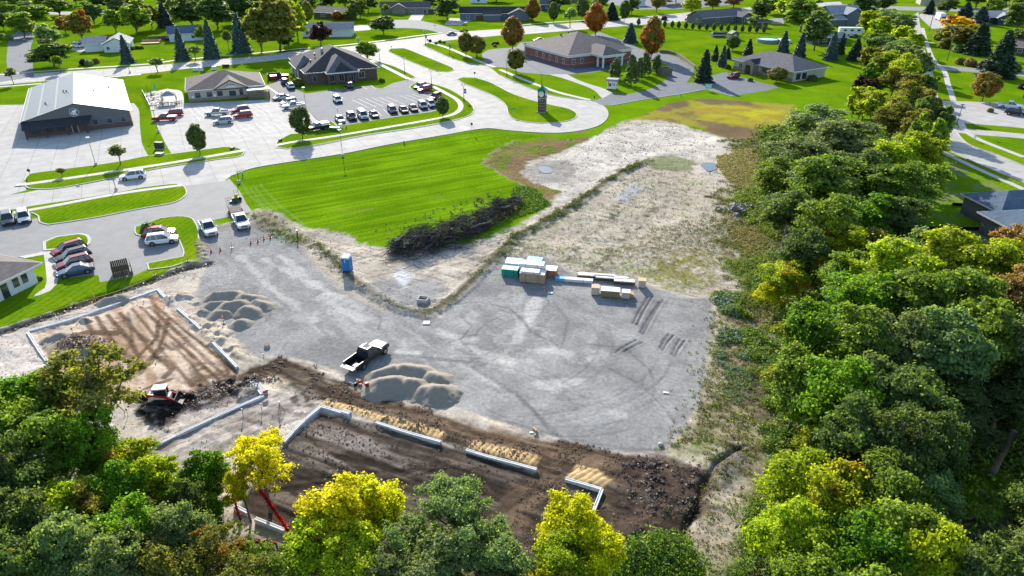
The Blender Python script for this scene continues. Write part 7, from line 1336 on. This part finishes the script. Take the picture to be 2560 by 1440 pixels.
# cones, channelisers, stakes
M_ORG = mat('safety_orange', (.75, .10, .02), .6, .05)
def cone(x, y, lab, h=.75):
    c = g(x, y); e = empty('traffic_cone', (c.x, c.y, max(hz(c.x, c.y), .02)), 0, lab, 'cone', 'traffic cones across the gravel drive'); MB().box(-.2, .2, -.2, .2, 0, .05).build('base', M_BLACK, e); MB().tube([(0, 0, .05), (0, 0, h)], [.15, .03], 10).build('body', M_ORG, e); MB().tube([(0, 0, h * .55), (0, 0, h * .72)], [.10, .075], 10).build('stripe', M_WHITE, e)
for x, y, l in [(528,630,'orange cone nearest the office verge'),(551,626,'small orange cone between two taller markers left of the pickups'),(627,608,'orange cone directly below the white trailer pickup'),(645,604,'orange cone left of the last two cones'),(660,598,'second last orange cone of the drive row'),(676,595,'last orange cone nearest the weedy mound')]: cone(x, y, l)
def channel(x, y, lab, nm='channelizer_post'):
    c = g(x, y); e = empty(nm, (c.x, c.y, hz(c.x, c.y)), 0, lab, 'marker post', 'orange and white marker posts'); MB().box(-.25, .25, -.25, .25, 0, .08).build('base', M_BLACK, e); MB().tube([(0, 0, .08), (0, 0, 1.1)], .06, 8).build('post', M_ORG, e)
    for z in (.5, .85): MB().tube([(0, 0, z), (0, 0, z + .12)], .065, 8).build('stripe', M_WHITE, e)
channel(580, 620, 'tall orange marker between the cones'); channel(560, 808, 'orange and white marker post in front of the gravel pile'); channel(471, 658, 'orange marker post on the verge corner'); channel(386, 688, 'orange marker post holding the yellow tape by the board enclosure'); channel(236, 744, 'orange marker post on the office lawn edge')
P0, P1, P2 = g(386, 688, .95), g(310, 712, .7), g(236, 744, .95); pth = [P0 * (1 - t) + P2 * t + Vector((0, 0, -1.0 * t * (1 - t) * 1.2)) for t in np.linspace(0, 1, 10)]; pth += [P2 * (1 - t) + g(60, 800, .3) * t for t in (.3, .7, 1)]; e = MB().tube(pth, .035, 4).build('barrier_tape', mat('yellow_tape', (.7, .6, .05), .6)); tag(e, 'yellow barrier tape sagging along the office lawn', 'barrier tape')
for i, (x, y, c_, l) in enumerate([(185,842,'r','short red-topped stake inside the pale pad'),(1058,775,'r','pink stake by the catch basin'),(320,1040,'r','pink topped stake in the mud below the skid steer'),(660,900,'g','thin stake beside the manhole'),(418,745,'w','white stake at the top right corner of the pale pad'),(428,742,'w','second white stake beyond the pad corner'),
                                  (765,1050,'w','tall white stake beside the dark pad wall'),(655,1028,'s','rebar stake on the long grey wall'),(608,1040,'s','rebar stake standing left on the long grey wall'),(1360,735,'r','thin stake in front of the lumber stack'),(2063,990,'s','')]):
    if not l: continue
    c = g(x, y); e = empty('survey_stake', (c.x, c.y, hz(c.x, c.y) - .05), 0, l, 'stake', 'survey stakes'); MB().tube([(0, 0, 0), (.03, 0, 1.0)], .03, 4).build('stake', {'r': M_LUMBER, 'g': MG_, 'w': M_WHITE, 's': M_STEELD}[c_], e); MB().box(-.06, .09, -.03, .03, .85, 1.05).build('ribbon', M_REDD if c_ == 'r' else M_WHITE, e)
# tools beside the pile: a compactor, fuel cans, a level on its tripod
c = g(918, 974); e = empty('plate_compactor', (c.x, c.y, hz(c.x, c.y)), R(30), 'upright red and black rammer standing at the end of the gravel pile', 'rammer'); MB().box(-.2, .25, -.16, .16, 0, .1).build('foot', M_BLACK, e); MB().box(-.12, .14, -.12, .12, .1, .65).build('leg', M_BLACK, e, bevel=.02); MB().box(-.2, .22, -.18, .18, .6, .95).build('engine', M_REDD, e, bevel=.03); MB().tube([(-.3, -.2, .95), (-.5, -.22, 1.2), (-.5, .22, 1.2), (-.3, .2, .95)], .025, 5).build('handle', M_BLACK, e)
for i, (x, y, m_, l) in enumerate([(902,966,M_REDD,'red fuel can beside the upright rammer'),(900,958,M_ORG,'orange water cooler behind the red fuel can'),(896,955,M_WHITE,'white jug left of the orange cooler'),(889,964,M_BLACK,'black tool case at the rear of the black pickup')]):
    c = g(x, y); e = empty(['fuel_can','water_cooler','water_jug','tool_case'][i], (c.x, c.y, hz(c.x, c.y)), R(20 * i), l, ['fuel can','cooler','jug','tool case'][i]); MB().box(-.16, .16, -.12, .12, 0, .42).build('body', m_, e, bevel=.03); MB().tube([(-.08, 0, .42), (-.06, 0, .5), (.06, 0, .5), (.08, 0, .42)], .018, 4).build('handle', M_BLACK, e)
c = g(702, 1028); e = empty('laser_level', (c.x, c.y, hz(c.x, c.y)), 0, 'survey level on a tripod beside the mud ruts', 'survey level')
for k in range(3): MB().tube([(0, 0, 1.05), (.38 * math.cos(k * 2.1), .38 * math.sin(k * 2.1), 0)], .025, 4).build('leg', M_BLACK, e)
MB().box(-.09, .09, -.09, .09, 1.05, 1.3).build('instrument', M_WHITE, e)
c = g(664, 990); e = empty('hand_saw', (c.x, c.y, .5), .4, 'red power saw lying on the thick white wall stub', 'power saw'); MB().box(-.22, .2, -.12, .12, 0, .24).build('body', M_REDD, e); MB().tube([(.2, -.03, .12), (.2, .03, .12)], .17, 12).build('blade', M_STEEL, e)
# ================================================================ STACKED MATERIALS ON THE LOT
M_TEAL = mat('teal_wrap', (.01, .26, .20), .45, .15, 3); M_TEALT = mat('pale_teal_top', (.25, .55, .50), .5, .15, 3); M_BLUEW = mat('royal_blue_wrap', (.01, .045, .42), .45, .12, 3); M_WRAP = mat('white_wrap', (.70, .70, .68), .5, .1, 3, .3, 4); M_SHEATH = mat('sheathing_edges', (.42, .30, .19), .8, .2, 6); M_BLUEC = mat('light_blue_wrap', (.10, .38, .62), .5, .1)
def bundle(name, px, L_, Wd, z0, h, rz, side, top, label, grp, layers=3):
    c = g(*px); e = empty(name, (c.x, c.y, max(0, hz(c.x, c.y)) + z0), R(rz), label, 'lumber bundle', grp); lh = h / layers
    for k in range(layers):
        MB().box(-L_ / 2 + .02 * (k % 2), L_ / 2 - .02 * (k % 2), -Wd / 2, Wd / 2, .08 + k * lh, .08 + (k + 1) * lh - .03).build('layer', side, e)
    MB().box(-L_ / 2 - .01, L_ / 2 + .01, -Wd / 2 - .01, Wd / 2 + .01, h + .06, h + .1).build('top_sheet', top, e)
    for x in (-L_ * .35, 0, L_ * .35): MB().box(x - .05, x + .05, -Wd / 2, Wd / 2, 0, .08).build('bearer', M_LUMBER, e)
    for x in (-L_ * .25, L_ * .25): MB().box(x - .02, x + .02, -Wd / 2 - .015, Wd / 2 + .015, .06, h + .11).build('strap', M_BLACK, e)
    return e
GB = 'wrapped bundles stacked on the gravel'
bundle('wrapped_bundle', (1285, 668), 2.3, 1.3, 0, 1.1, -12, M_TEAL, M_TEALT, 'teal wrapped bundle at the back left of the material stack', GB); bundle('wrapped_bundle', (1276, 688), 2.3, 1.3, 0, 1.1, -12, M_TEAL, M_TEALT, 'teal wrapped bundle at the front left of the material stack', GB); bundle('wrapped_bundle', (1283, 678), 2.3, .5, .9, .35, -12, M_WRAP, M_WRAP, 'white sheets lying between the two teal bundles', GB, 1)
bundle('wrapped_bundle', (1337, 668), 2.2, 1.3, 0, 1.3, -12, M_BLUEW, M_TEALT, 'royal blue wrapped bundle behind the sheathing stack', GB)
bundle('sheathing_stack', (1332, 702), 3.5, 1.5, 0, 1.35, -12, M_SHEATH, M_WRAP, 'tall stack of tan sheathing under white wrap in the middle of the material stack', GB, 5); bundle('sheathing_stack', (1330, 688), 3.4, 1.3, 0, 1.9, -12, M_WRAP, M_WRAP, 'taller white wrapped stack behind the tan sheathing', GB, 4); bundle('sheathing_stack', (1325, 704), 2.6, 1.1, 1.45, .25, -12, M_WRAP, M_WRAP, 'loose white sheets on top of the tan sheathing stack', GB, 2)
bundle('plywood_stack', (1378, 688), 1.6, 1.6, 0, 1.05, -12, mat('orange_plywood', (.38, .19, .08), .8), M_WRAP, 'plywood stack with orange brown edges and white top sheet', GB, 4)
e = bundle('truss_bundle', (1435, 704), 5.2, .7, 0, .4, -9, M_WRAP, M_WRAP, 'long low white bundle of joists on the gravel', GB, 2); MB().box(-2.62, -1.4, -.37, .37, .12, .52).build('wrap_end', M_BLUEC, e)
M_DW = mat('dark_truss_wood', (.10, .07, .05), .9, .3)
for i, (px_, ln, l) in enumerate([((1490, 695), 5.5, 'long bundle of boards behind the joists, left'), ((1528, 701), 5.0, 'long bundle of boards lapping over the left one'), ((1560, 709), 3.0, 'short bundle of boards at the right end behind the crates')]):
    e = empty('board_bundle', (g(*px_).x, g(*px_).y, 0), R(-9), l, 'lumber bundle', 'board bundles behind the joists'); random.seed(i)
    for r_ in range(3):
        for k in range(4): ll = ln * random.uniform(.85, 1); MB().box(-ll / 2, ll / 2, -.42 + k * .21, -.42 + k * .21 + .18, .1 + r_ * .17, .1 + r_ * .17 + .14).build('plank', M_WRAP if r_ == 2 else M_DW, e)
    for x in (-ln * .3, ln * .3): MB().box(x - .06, x + .06, -.5, .5, 0, .1).build('bearer', M_LUMBER, e)
GC = 'crates at the front of the materials'
def crate(px, L_, Wd, h, side, top, label, blue=False):
    c = g(*px); e = empty('crate', (c.x, c.y, 0.02), R(-9), label, 'crate', GC); MB().box(-L_ / 2, L_ / 2, -Wd / 2, Wd / 2, .12, h).build('box', side, e, bevel=.01); MB().box(-L_ / 2 - .03, L_ / 2 + .03, -Wd / 2 - .03, Wd / 2 + .03, h, h + .06).build('lid', top, e)
    for k in range(int(L_ / .32)): x = -L_ / 2 + .04 + k * .32; MB().box(x, x + .1, -Wd / 2 - .03, -Wd / 2, .12, h).build('slat', side, e)
    for x in (-L_ / 2 + .1, 0, L_ / 2 - .1): MB().box(x - .06, x + .06, -Wd / 2, Wd / 2, 0, .12).build('bearer', M_LUMBER, e)
    if blue: MB().box(-.2, .15, -.15, .15, h + .06, h + .065).build('label_sheet', M_BLUEC, e)
crate((1488, 735), 1.05, 1.0, 1.15, mat('pale_crate', (.55, .46, .36), .8, .1), mat('peach_lid', (.60, .42, .26), .8, .1), 'pale crate with tan lid, left end of the crate row'); crate((1525, 740), 2.5, 1.2, 1.0, mat('dark_crate_side', (.26, .20, .10), .8, .2), M_WRAP, 'long brown crate with white top in the middle of the crate row', True)
crate((1564, 744), 1.05, 1.0, .95, mat('pale_crate', (.55, .46, .36), .8, .1), M_WRAP, 'white topped crate right of the long brown one', True); crate((1579, 742), .45, .8, .5, M_LUMBER, M_LUMBER, 'small wooden box at the right end of the crate row'); crate((1604, 717), 1.0, .95, 1.1, mat('pale_crate', (.55, .46, .36), .8, .1), mat('peach_lid', (.60, .42, .26), .8, .1), 'single crate standing apart to the right of the materials')
for (x, y, l, c_) in [(1376, 733, 'white scrap of wrap lying before the plywood stack', M_WRAP)]: c = g(x, y); tag(MB().box(c.x - .3, c.x + .3, c.y - .2, c.y + .2, .03, .1).build('wrap_scrap', c_), l, 'scrap')
for i, (x, y) in enumerate([(1661, 982), (1668, 983)]): c = g(x, y); tag(MB().box(c.x - .13, c.x + .13, c.y - .12, c.y + .12, .03, .1).build('white_scrap', M_WHITE), ['left of two small white scraps on the open gravel', 'right of two small white scraps on the open gravel'][i], 'scrap')
# ================================================================ BRUSH PILE of felled limbs
r = np.random.default_rng(9); axis_px = [(985,622),(1035,616),(1090,606),(1145,588),(1200,565),(1250,535),(1295,510)]; AX = [g(*p) for p in axis_px]
e = empty('brush_pile', (AX[2].x, AX[2].y, 0), 0, 'long dark pile of felled branches and logs at the edge of the big lawn', 'brush pile'); O = Vector((AX[2].x, AX[2].y, 0)); M_TW = mat('grey_brown_twigs', (.05, .036, .029), .95, .4, 3); M_TW2 = mat('pale_dead_wood', (.20, .175, .155), .9, .3, 3)
def along(t): k = min(int(t * 6), 5); f = t * 6 - k; return AX[k] * (1 - f) + AX[k + 1] * f
b1, b2 = MB(), MB()
for i in range(5600):
    t = r.uniform(0, 1); w_ = 4.0 * math.sin(math.pi * (t * .8 + .14))**.5; u = r.normal(0, .55); p = along(t) - O; y = u * w_; hmax = 2.5 * max(0, 1 - (u / 1.3)**2) * (.35 + 1.1 * _lat[int(t * 14), 7]); p = p + Vector((r.normal(0, .5), y, r.uniform(0, 1) * hmax)); ln = r.uniform(.6, 2.6) * (1.4 if i % 9 == 0 else 1); a = r.normal(.45, .75); tl = r.normal(0, .16)
    d = Vector((math.cos(a) * math.cos(tl), math.sin(a) * math.cos(tl), math.sin(tl))) * ln; bend = Vector((r.normal(0, .12), r.normal(0, .12), r.normal(.05, .1))) * ln; q = p - d / 2; q.z = max(q.z, .02); s_ = p + d / 2; s_.z = max(s_.z, .02); rad = r.uniform(.012, .05)
    (b2 if i % 5 == 0 else b1).tube([q, (q + s_) / 2 + bend * .5, s_], [rad, rad * .7, rad * .25], 3, False)
tag(b1.build('twigs', M_TW, e), kind='stuff'); tag(b2.build('twigs', M_TW2, e), kind='stuff')
for i in range(26):
    t = r.uniform(.05, .98); p = along(t) - O + Vector((0, r.normal(0, 1.0), r.uniform(.5, 1.5))); a = r.normal(.5, .35); ln = r.uniform(2.5, 5.5); d = Vector((math.cos(a), math.sin(a), r.normal(0, .1))) * ln; rad = r.uniform(.09, .2); MB().tube([p - d / 2, p + Vector((0, 0, .12)), p + d / 2], [rad, rad * .85, rad * .5], 7).build('log', M_TW2 if i % 3 else M_TW, e)
def mound_leaves(name, n, tr, cols, seed, dy=(0, .6), zz=(0, 1), size=.16):
    rr = np.random.default_rng(seed); pts = []
    for i in range(n): t = rr.uniform(*tr); p = along(t); pts.append((p.x + rr.normal(0, .6), p.y + rr.normal(*dy), rr.uniform(*zz)))
    pts = np.array(pts); o_ = scatter(name, pts[:, :2], 0, mw, cols, size=size, height=.4, spread=.35, nf=9, seed=seed); me_ = o_.data; co = np.zeros(len(me_.vertices) * 3, np.float32); me_.vertices.foreach_get('co', co); co = co.reshape(-1, 3); co[:, 2] += np.repeat(pts[:, 2], 9 * 4); me_.vertices.foreach_set('co', co.ravel()); me_.update()
    return o_
mound_leaves('vines', 110, (.05, .75), ['silver', (.2, .27, .2), 'green'], 31, (-.2, 1.0), (.6, 1.6)); mound_leaves('vines', 70, (.0, .3), ['green', 'fresh', 'grey'], 32, (1.4, .8), (.1, .7)); mound_leaves('tall_weeds', 240, (.72, 1.0), ['tan', 'olive', (.36, .3, .08)], 33, (-1.4, .8), (.0, .6)); mound_leaves('tall_weeds', 40, (.42, .5), ['lime', 'tan'], 34, (-.6, .4), (.8, 1.4))
scatter('tall_grass', sample(zone([(1290,470),(1330,475),(1372,513),(1300,545),(1260,560),(1275,520)], .4, .5), 2200, 35), 0, mw, ['fresh', (.07, .2, .01), 'lime', 'green'], size=.16, height=.4, seed=35)
scatter('dead_twigs', sample(zone([(940,575),(1180,500),(1260,470),(1230,540),(960,620)], .8, 1), 150, 36), 0, mw, [(.09, .075, .06), (.12, .1, .08), 'olive'], size=.14, height=.3, seed=36)
# pile of rubble at the wood edge
c = g(1840, 525); e = empty('rubble_heap', (c.x, c.y, hz(c.x, c.y)), 0, 'small heap of pale broken concrete at the wood edge', 'rubble heap'); MRB = mat('broken_concrete', (.30, .28, .27), .9, .3)
for i in range(34): p = (r.normal(0, 1.2), r.normal(0, 1.4), r.uniform(.1, 1.0)); s_ = r.uniform(.2, .5); o_ = MB().hexa([(-s_, -s_, -s_ * .4), (s_, -s_ * .7, -s_ * .4), (s_, s_, -s_ * .4), (-s_ * .8, s_, -s_ * .4)], [(-s_ * .7, -s_ * .8, s_ * .3), (s_ * .8, -s_ * .5, s_ * .4), (s_ * .6, s_, s_ * .3), (-s_, s_ * .7, s_ * .4)]).build('chunk', MRB, e); o_.location = p; o_.rotation_euler = tuple(r.uniform(-.6, .6, 3))
# clods of wet earth, stones: loose matter on the mud
def clods(name, pts, m_, smin, smax, seed):
    rr = np.random.default_rng(seed); n = len(pts); s_ = rr.uniform(smin, smax, n)**1.0 * rr.choice([.6, .6, .8, 1, 1.5], n); base = np.array([(1,0,0),(-.5,.87,0),(-.5,-.87,0),(0,0,.8),(0,0,-.5),(.6,.6,.45)]); F0 = np.array([(0,5,3),(5,1,3),(1,2,3),(2,0,3),(0,4,2),(2,4,1),(1,4,5),(5,4,0)])
    a = rr.uniform(0, 6.28, n); ca, sa = np.cos(a), np.sin(a); B_ = base[None] * rr.uniform(.7, 1.3, (n, 6, 1)) * s_[:, None, None]; X = B_[:, :, 0] * ca[:, None] - B_[:, :, 1] * sa[:, None] + pts[:, 0:1]; Y = B_[:, :, 0] * sa[:, None] + B_[:, :, 1] * ca[:, None] + pts[:, 1:2]; Z = B_[:, :, 2] + np.array([hz(x, y) for x, y in pts])[:, None] + s_[:, None] * .25
    V = np.stack([X, Y, Z], 2).reshape(-1, 3); F = (F0[None] + (np.arange(n) * 6)[:, None, None]).reshape(-1, 3); return tag(link(name, mesh_np(name, V, F, m_)), kind='stuff')
M_CLOD = mat('wet_clod', (.045, .034, .026), .6, .3, 4); M_CLODB = mat('brown_clod', (.10, .07, .048), .9, .3, 4); M_CLODS = mat('sandy_clod', (.34, .28, .21), .95, .3, 4)
clods('mud_clods', sample(M3 * S(.46, .62, clod), 1500, 51), M_CLOD, .03, .13, 51); clods('mud_clods', sample(md + .4 * line(cut_px, 1.5, .4, .4) + 1.0 * heap, 2200, 52), M_CLOD, .04, .14, 52); clods('earth_clods', sample(M2 * (1 - M3) * S(.5, .65, n_b), 4500, 53), M_CLODB, .03, .11, 53)
clods('earth_clods', sample(p2 * S(.5, .62, s2), 1800, 54), M_CLODB, .03, .09, 54); clods('sand_lumps', sample(site_h * (1 - lot_h) * (1 - M2) * (1 - M3) * (1 - p2) * (1 - W2) * S(.5, .62, trk) * (gx < 45), 8000, 55), M_CLODS, .03, .12, 55); clods('dark_lumps', sample(site_h * (1 - lot_h) * (1 - M2) * (1 - p2) * (1 - W2) * (gx < 45) * S(.5, .65, n_b), 3500, 56), mat('dark_lump', (.13, .10, .075), .95, .3, 4), .03, .10, 56)
clods('stones', sample(gv, 6000, 57), mat('lot_stone', (.33, .33, .33), .9, .2), .02, .06, 57)
# ================================================================ STREET FURNITURE
M_POLE = mat('dark_pole', (.02, .03, .028), .5); M_GLOBE = mat('lamp_globe', (.75, .74, .70), .4); M_BANNER = mat('purple_blue_banner', (.09, .10, .28), .7, .1)
def lamp(px, top, lab, banner=False):
    c = g(*px); h = height_at(px[0], px[1], top); e = empty('street_lamp', (c.x, c.y, .1), R(15), lab, 'street lamp', 'twin globe street lamps'); MB().tube([(0, 0, -.1), (0, 0, .4), (0, 0, .5), (0, 0, h - .7)], [.17, .15, .08, .05], 8).build('pole', M_POLE, e); MB().tube([(-.45, 0, h - .7), (0, 0, h - .85), (.45, 0, h - .7)], .035, 5).build('arm', M_POLE, e)
    for s in (-.45, .45): MB().ball((s, 0, h - .42), .2, 8, 6, 1.3).build('lamp_globe', M_GLOBE, e); MB().tube([(s, 0, h - .15), (s, 0, h - .02)], [.1, .02], 6).build('finial', M_POLE, e)
    if banner:
        o_ = MB().box(.1, .72, -.015, .015, h * .42, h * .42 + 1.25).build('banner', M_BANNER, e); MB().box(.25, .57, -.02, .02, h * .42 + .45, h * .42 + .8).build('banner_emblem', M_WHITE, o_); MB().tube([(0, 0, h * .42 + 1.25), (.75, 0, h * .42 + 1.25)], .02, 4).build('banner_arm', M_POLE, e)
lamp((950,157), 122, 'twin globe lamp by the tree behind the dark brick building'); lamp((1012,185), 142, 'twin globe lamp on the verge across from the upper median'); lamp((1079,214), 172, 'twin globe lamp where the parking sidewalk begins'); lamp((1160,254), 208, 'twin globe lamp with banner on the curved verge', True)
lamp((896,114), 92, 'twin globe lamp with banner north of the dark brick building', True); lamp((1064,112), 75, 'twin globe lamp with banner at the boulevard entrance', True); lamp((1124,136), 104, 'twin globe lamp with banner left of the paired olive trees', True); lamp((1191,143), 122, 'twin globe lamp in front of the paired olive trees'); lamp((1267,190), 147, 'twin globe lamp at the drive to the red brick building'); lamp((1354,216), 180, 'twin globe lamp just behind the clock tower')
def pole_lamp(px, top, lab, black=False, head=True, grp='parking lot pole lamps'):
    c = g(*px); h = height_at(px[0], px[1], top); e = empty('pole_lamp', (c.x, c.y, .02), R(random.uniform(-20, 20)), lab, 'pole lamp', grp); MB().tube([(0, 0, 0), (0, 0, .6)], .28, 10).build('base', M_CORE, e); MB().tube([(0, 0, .6), (0, 0, h)], .06, 6).build('pole', M_STEELD if black else M_STEEL, e)
    if head: MB().box(-.35, .35, -.18, .18, h - .08, h + .1).build('lamp_head', M_WHITE if not black else M_STEELD, e)
pole_lamp((240,414), 344, 'pole lamp with round concrete foot on the street verge'); pole_lamp((767,282), 219, 'pole lamp between cafe lot and asphalt lot'); pole_lamp((396,331), 276, 'black pole lamp on the grass strip left of the cafe lot', True); pole_lamp((291,477), 450, 'slim dark pole on the verge across the street', True, False); pole_lamp((857,392), 325, 'slender lamp pole at the street edge of the big lawn'); pole_lamp((2389,320), 262, 'black post lamp by the right driveway', True)
pole_lamp((1314,155), 92, 'flagpole left of the red brick building', False, False); pole_lamp((325,183), 145, 'thin pole on the verge below the dark spruce', True, False); pole_lamp((598,458), 426, 'short dark pole at the corner of the big lawn', True, False)
def upole(px, top, lab):
    c = g(*px); h = height_at(px[0], px[1], top); e = empty('utility_pole', (c.x, c.y, 0), R(20), lab, 'utility pole', 'wooden utility poles'); MB().tube([(0, 0, 0), (0, 0, h)], [.16, .11], 8).build('pole', M_WOOD, e); MB().box(-1.0, 1.0, -.05, .05, h - .6, h - .48).build('crossarm', M_WOOD, e)
    for x in (-.85, .85, 0): MB().tube([(x, 0, h - .48), (x, 0, h - .3)], .05, 5).build('insulator', M_STEELD, e)
    return c, h
A_ = upole((2367,152), 75, 'wooden utility pole on the shrub bank by the east road'); B_ = upole((2322,80), 16, 'wooden utility pole farther up the east road')
tag(MB().tube([(A_[0].x, A_[0].y, A_[1] - .3), ((A_[0].x + B_[0].x) / 2, (A_[0].y + B_[0].y) / 2, (A_[1] + B_[1]) / 2 - 1.2), (B_[0].x, B_[0].y, B_[1] - .3)], .03, 4, False).build('power_line', M_STEELD), 'sagging power line between the two utility poles', 'power line')
def sign(px, lab, h=2.1, kind='stop'):
    c = g(*px); e = empty('road_sign', (c.x, c.y, .02), R(random.uniform(-30, 30)), lab, 'road sign', 'small road signs'); MB().tube([(0, 0, 0), (0, 0, h)], .04, 5).build('post', M_STEEL, e)
    if kind == 'stop': n = 8; MB().prism_y([(.33 * math.cos(k * math.pi / 4 + .39), h - .3 + .33 * math.sin(k * math.pi / 4 + .39)) for k in range(n)], -.06, -.04).build('sign_plate', M_STEELD if True else M_REDD, e)
    elif kind == 'street': MB().box(-.5, .5, -.03, .03, h, h + .2).build('sign_plate', MG_, e)
    else: MB().box(-.25, .25, -.06, -.04, h - .6, h).build('sign_plate', M_WHITE, e)
sign((1180,333), 'dark backed stop sign at the corner of the big lawn', 2.5); sign((1187,197), 'small sign at the tip of the clock island'); sign((1092,178), 'street sign with dark blade on the upper median', 2.4, 'street'); sign((1283,291), 'low green street sign on the clock island', 1.9, 'street'); sign((979,128), 'thin sign post at the tip of the upper median', 2.0, 'plate')
sign((1069,113), 'octagonal sign at the boulevard entrance', 2.3); sign((77,442), 'round sign at the left tip of the street verge', 1.6); sign((2435,352), 'black mailbox shaped sign by the east sidewalk', 1.2, 'plate'); sign((845,285), 'accessible parking sign at the near parking bays', 1.6, 'plate'); sign((1088,77), 'street sign across the upper road', 2.2, 'street')
c = g(1770, 228); e = empty('office_sign', (c.x, c.y, 0), R(-25), 'pale blue sign board on two posts before the stone office', 'sign'); MB().box(-.9, .9, -.06, .06, .7, 2.0).build('sign_board', mat('pale_blue_sign', (.30, .52, .62), .6, .05), e)
for x in (-.85, .85): MB().box(x - .06, x + .06, -.05, .05, 0, 2.1).build('post', M_WHITE, e)
MB().box(-.6, .6, -.08, -.06, 1.3, 1.45).build('sign_lettering', M_WHITE, e)
def hyd(px, lab, m_=None):
    c = g(*px); e = empty('fire_hydrant', (c.x, c.y, .02), 0, lab, 'hydrant', 'hydrants and small posts'); MB().tube([(0, 0, 0), (0, 0, .55), (0, 0, .62), (0, 0, .78)], [.12, .12, .15, .05], 8).build('barrel', m_ or MBL, e); MB().tube([(-.2, 0, .45), (.2, 0, .45)], .06, 6).build('nozzle', m_ or MBL, e)
hyd((607,442), 'teal hydrant at the corner of the big lawn'); hyd((1010,361), 'small dark hydrant on the top edge of the big lawn', M_STEELD); hyd((1486,246), 'dark hydrant at the tip of the bank lawn', M_STEELD); hyd((1702,242), 'small blue hydrant along the asphalt drive'); hyd((866,322), 'dark hydrant near the transformer boxes', M_STEELD); hyd((2345,152), 'black hydrant by the east sidewalk', M_STEELD)
def cabinet(px, L_, h, m_, lab, nm='utility_box'):
    c = g(*px); e = empty(nm, (c.x, c.y, .02), R(-8), lab, 'utility box', 'utility boxes on the verges'); MB().box(-L_ / 2, L_ / 2, -.5, .5, .1, h).build('cabinet', m_, e, bevel=.03); MB().box(-L_ / 2 - .15, L_ / 2 + .15, -.65, .65, 0, .1).build('pad', M_CORE, e)
cabinet((837,327), 2.4, .9, MG_, 'long green transformer box beside the black pickup'); cabinet((852,321), .6, 1.1, M_WHITE, 'slim white utility box right of the transformer'); cabinet((400,372), 1.8, 1.5, M_STEELD, 'dark utility cabinet on the grass strip between the lots'); cabinet((399,389), 1.6, .6, M_STEEL, 'low grey utility box in front of the dark cabinet'); cabinet((701,353), .5, .5, M_SIDBR, 'tiny brown box at the left tip of the tree verge'); cabinet((581,374), .7, .5, M_SIDBR, 'tiny brown box on the verge before the cafe lot')
c = g(2475, 1195); 
tr_ = MB().tube([(0, 0, 0), (.1, 0, 2.2), (.35, 0, 5.5)], [.34, .26, .22], 10).build('trunk', M_BARK); tr_.location = (c.x, c.y, 0); tag(tr_, 'bare lower trunk standing on the sunlit lawn patch at the bottom right', 'tree trunk')
sheet('clearing_lawn', [(2380,1215),(2440,1150),(2520,1180),(2560,1230),(2540,1270),(2490,1305),(2430,1290),(2390,1260)], .05, M_LAWN2)
c = g(1946, 676); tr_ = MB().tube([(0, 0, 0), (.05, 0, 3), (.1, .2, 7)], [.42, .34, .28], 10).build('trunk', M_BARK); tr_.location = (c.x, c.y, 0); tag(tr_, 'thick grey trunk of a tall tree showing above the golden bush', 'tree trunk')
# creeper, red in autumn, round two leaning trunks
def creeper(pa, pb, za, zb_, lab, col=(.42, .015, .02), n=900):
    a, b = g(*pa, za), g(*pb, zb_); rr = np.random.default_rng(int(pa[0])); t = rr.random(n); A = np.array(a)[None] * (1 - t[:, None]) + np.array(b)[None] * t[:, None]; A += rr.normal(0, .085, (n, 3)) ; cl_ = leaves_mesh('foliage', A - np.array(a), rr.normal(0, 1, (n, 3)), .11, rr.random(n), rr.random(n), M_LEAF, .6, 1.4)
    e = empty('creeper_covered_trunk', a, 0, lab, 'vine'); o_ = link('creeper', cl_, e); o_.color = (*col, 0); MB().tube([(0, 0, -za), (0, 0, 0), tuple(b - a)], [.12, .1, .06], 6).build('trunk', M_BARKD, e)
creeper((720,1325), (650,1225), .3, 4.5, 'leaning trunk wrapped in crimson creeper below the slender yellow tree'); creeper((690,1358), (598,1352), 1.5, 2.6, 'low crimson creeper under the trees left of the bright yellow one', n=500); creeper((2165,885), (2190,815), 6, 9.5, 'dead stem wrapped in rusty orange creeper in the right woods', (.40, .10, .03)); creeper((598,1290), (575,1215), .5, 3.0, 'short stem with red creeper at the foot of the small yellow tree', n=260)

def silt(pa, pb, lab):
    a, b = g(*pa), g(*pb); d = b - a; e = empty('silt_fence', (a.x, a.y, 0), math.atan2(d.y, d.x), lab, 'fence', 'low black silt fences by the slate house'); MB().box(0, d.length, -.015, .015, 0, .6).build('fabric', M_BLACK, e)
    for k in range(int(d.length / 2) + 1): MB().box(k * 2 - .025, k * 2 + .025, .015, .065, 0, .8).build('stake', M_WOOD, e)
silt((2380, 514), (2431, 518), 'low black silt fence meeting the upper corner of the slate house'); silt((2292, 574), (2460, 576), 'long low black silt fence below the slate house')
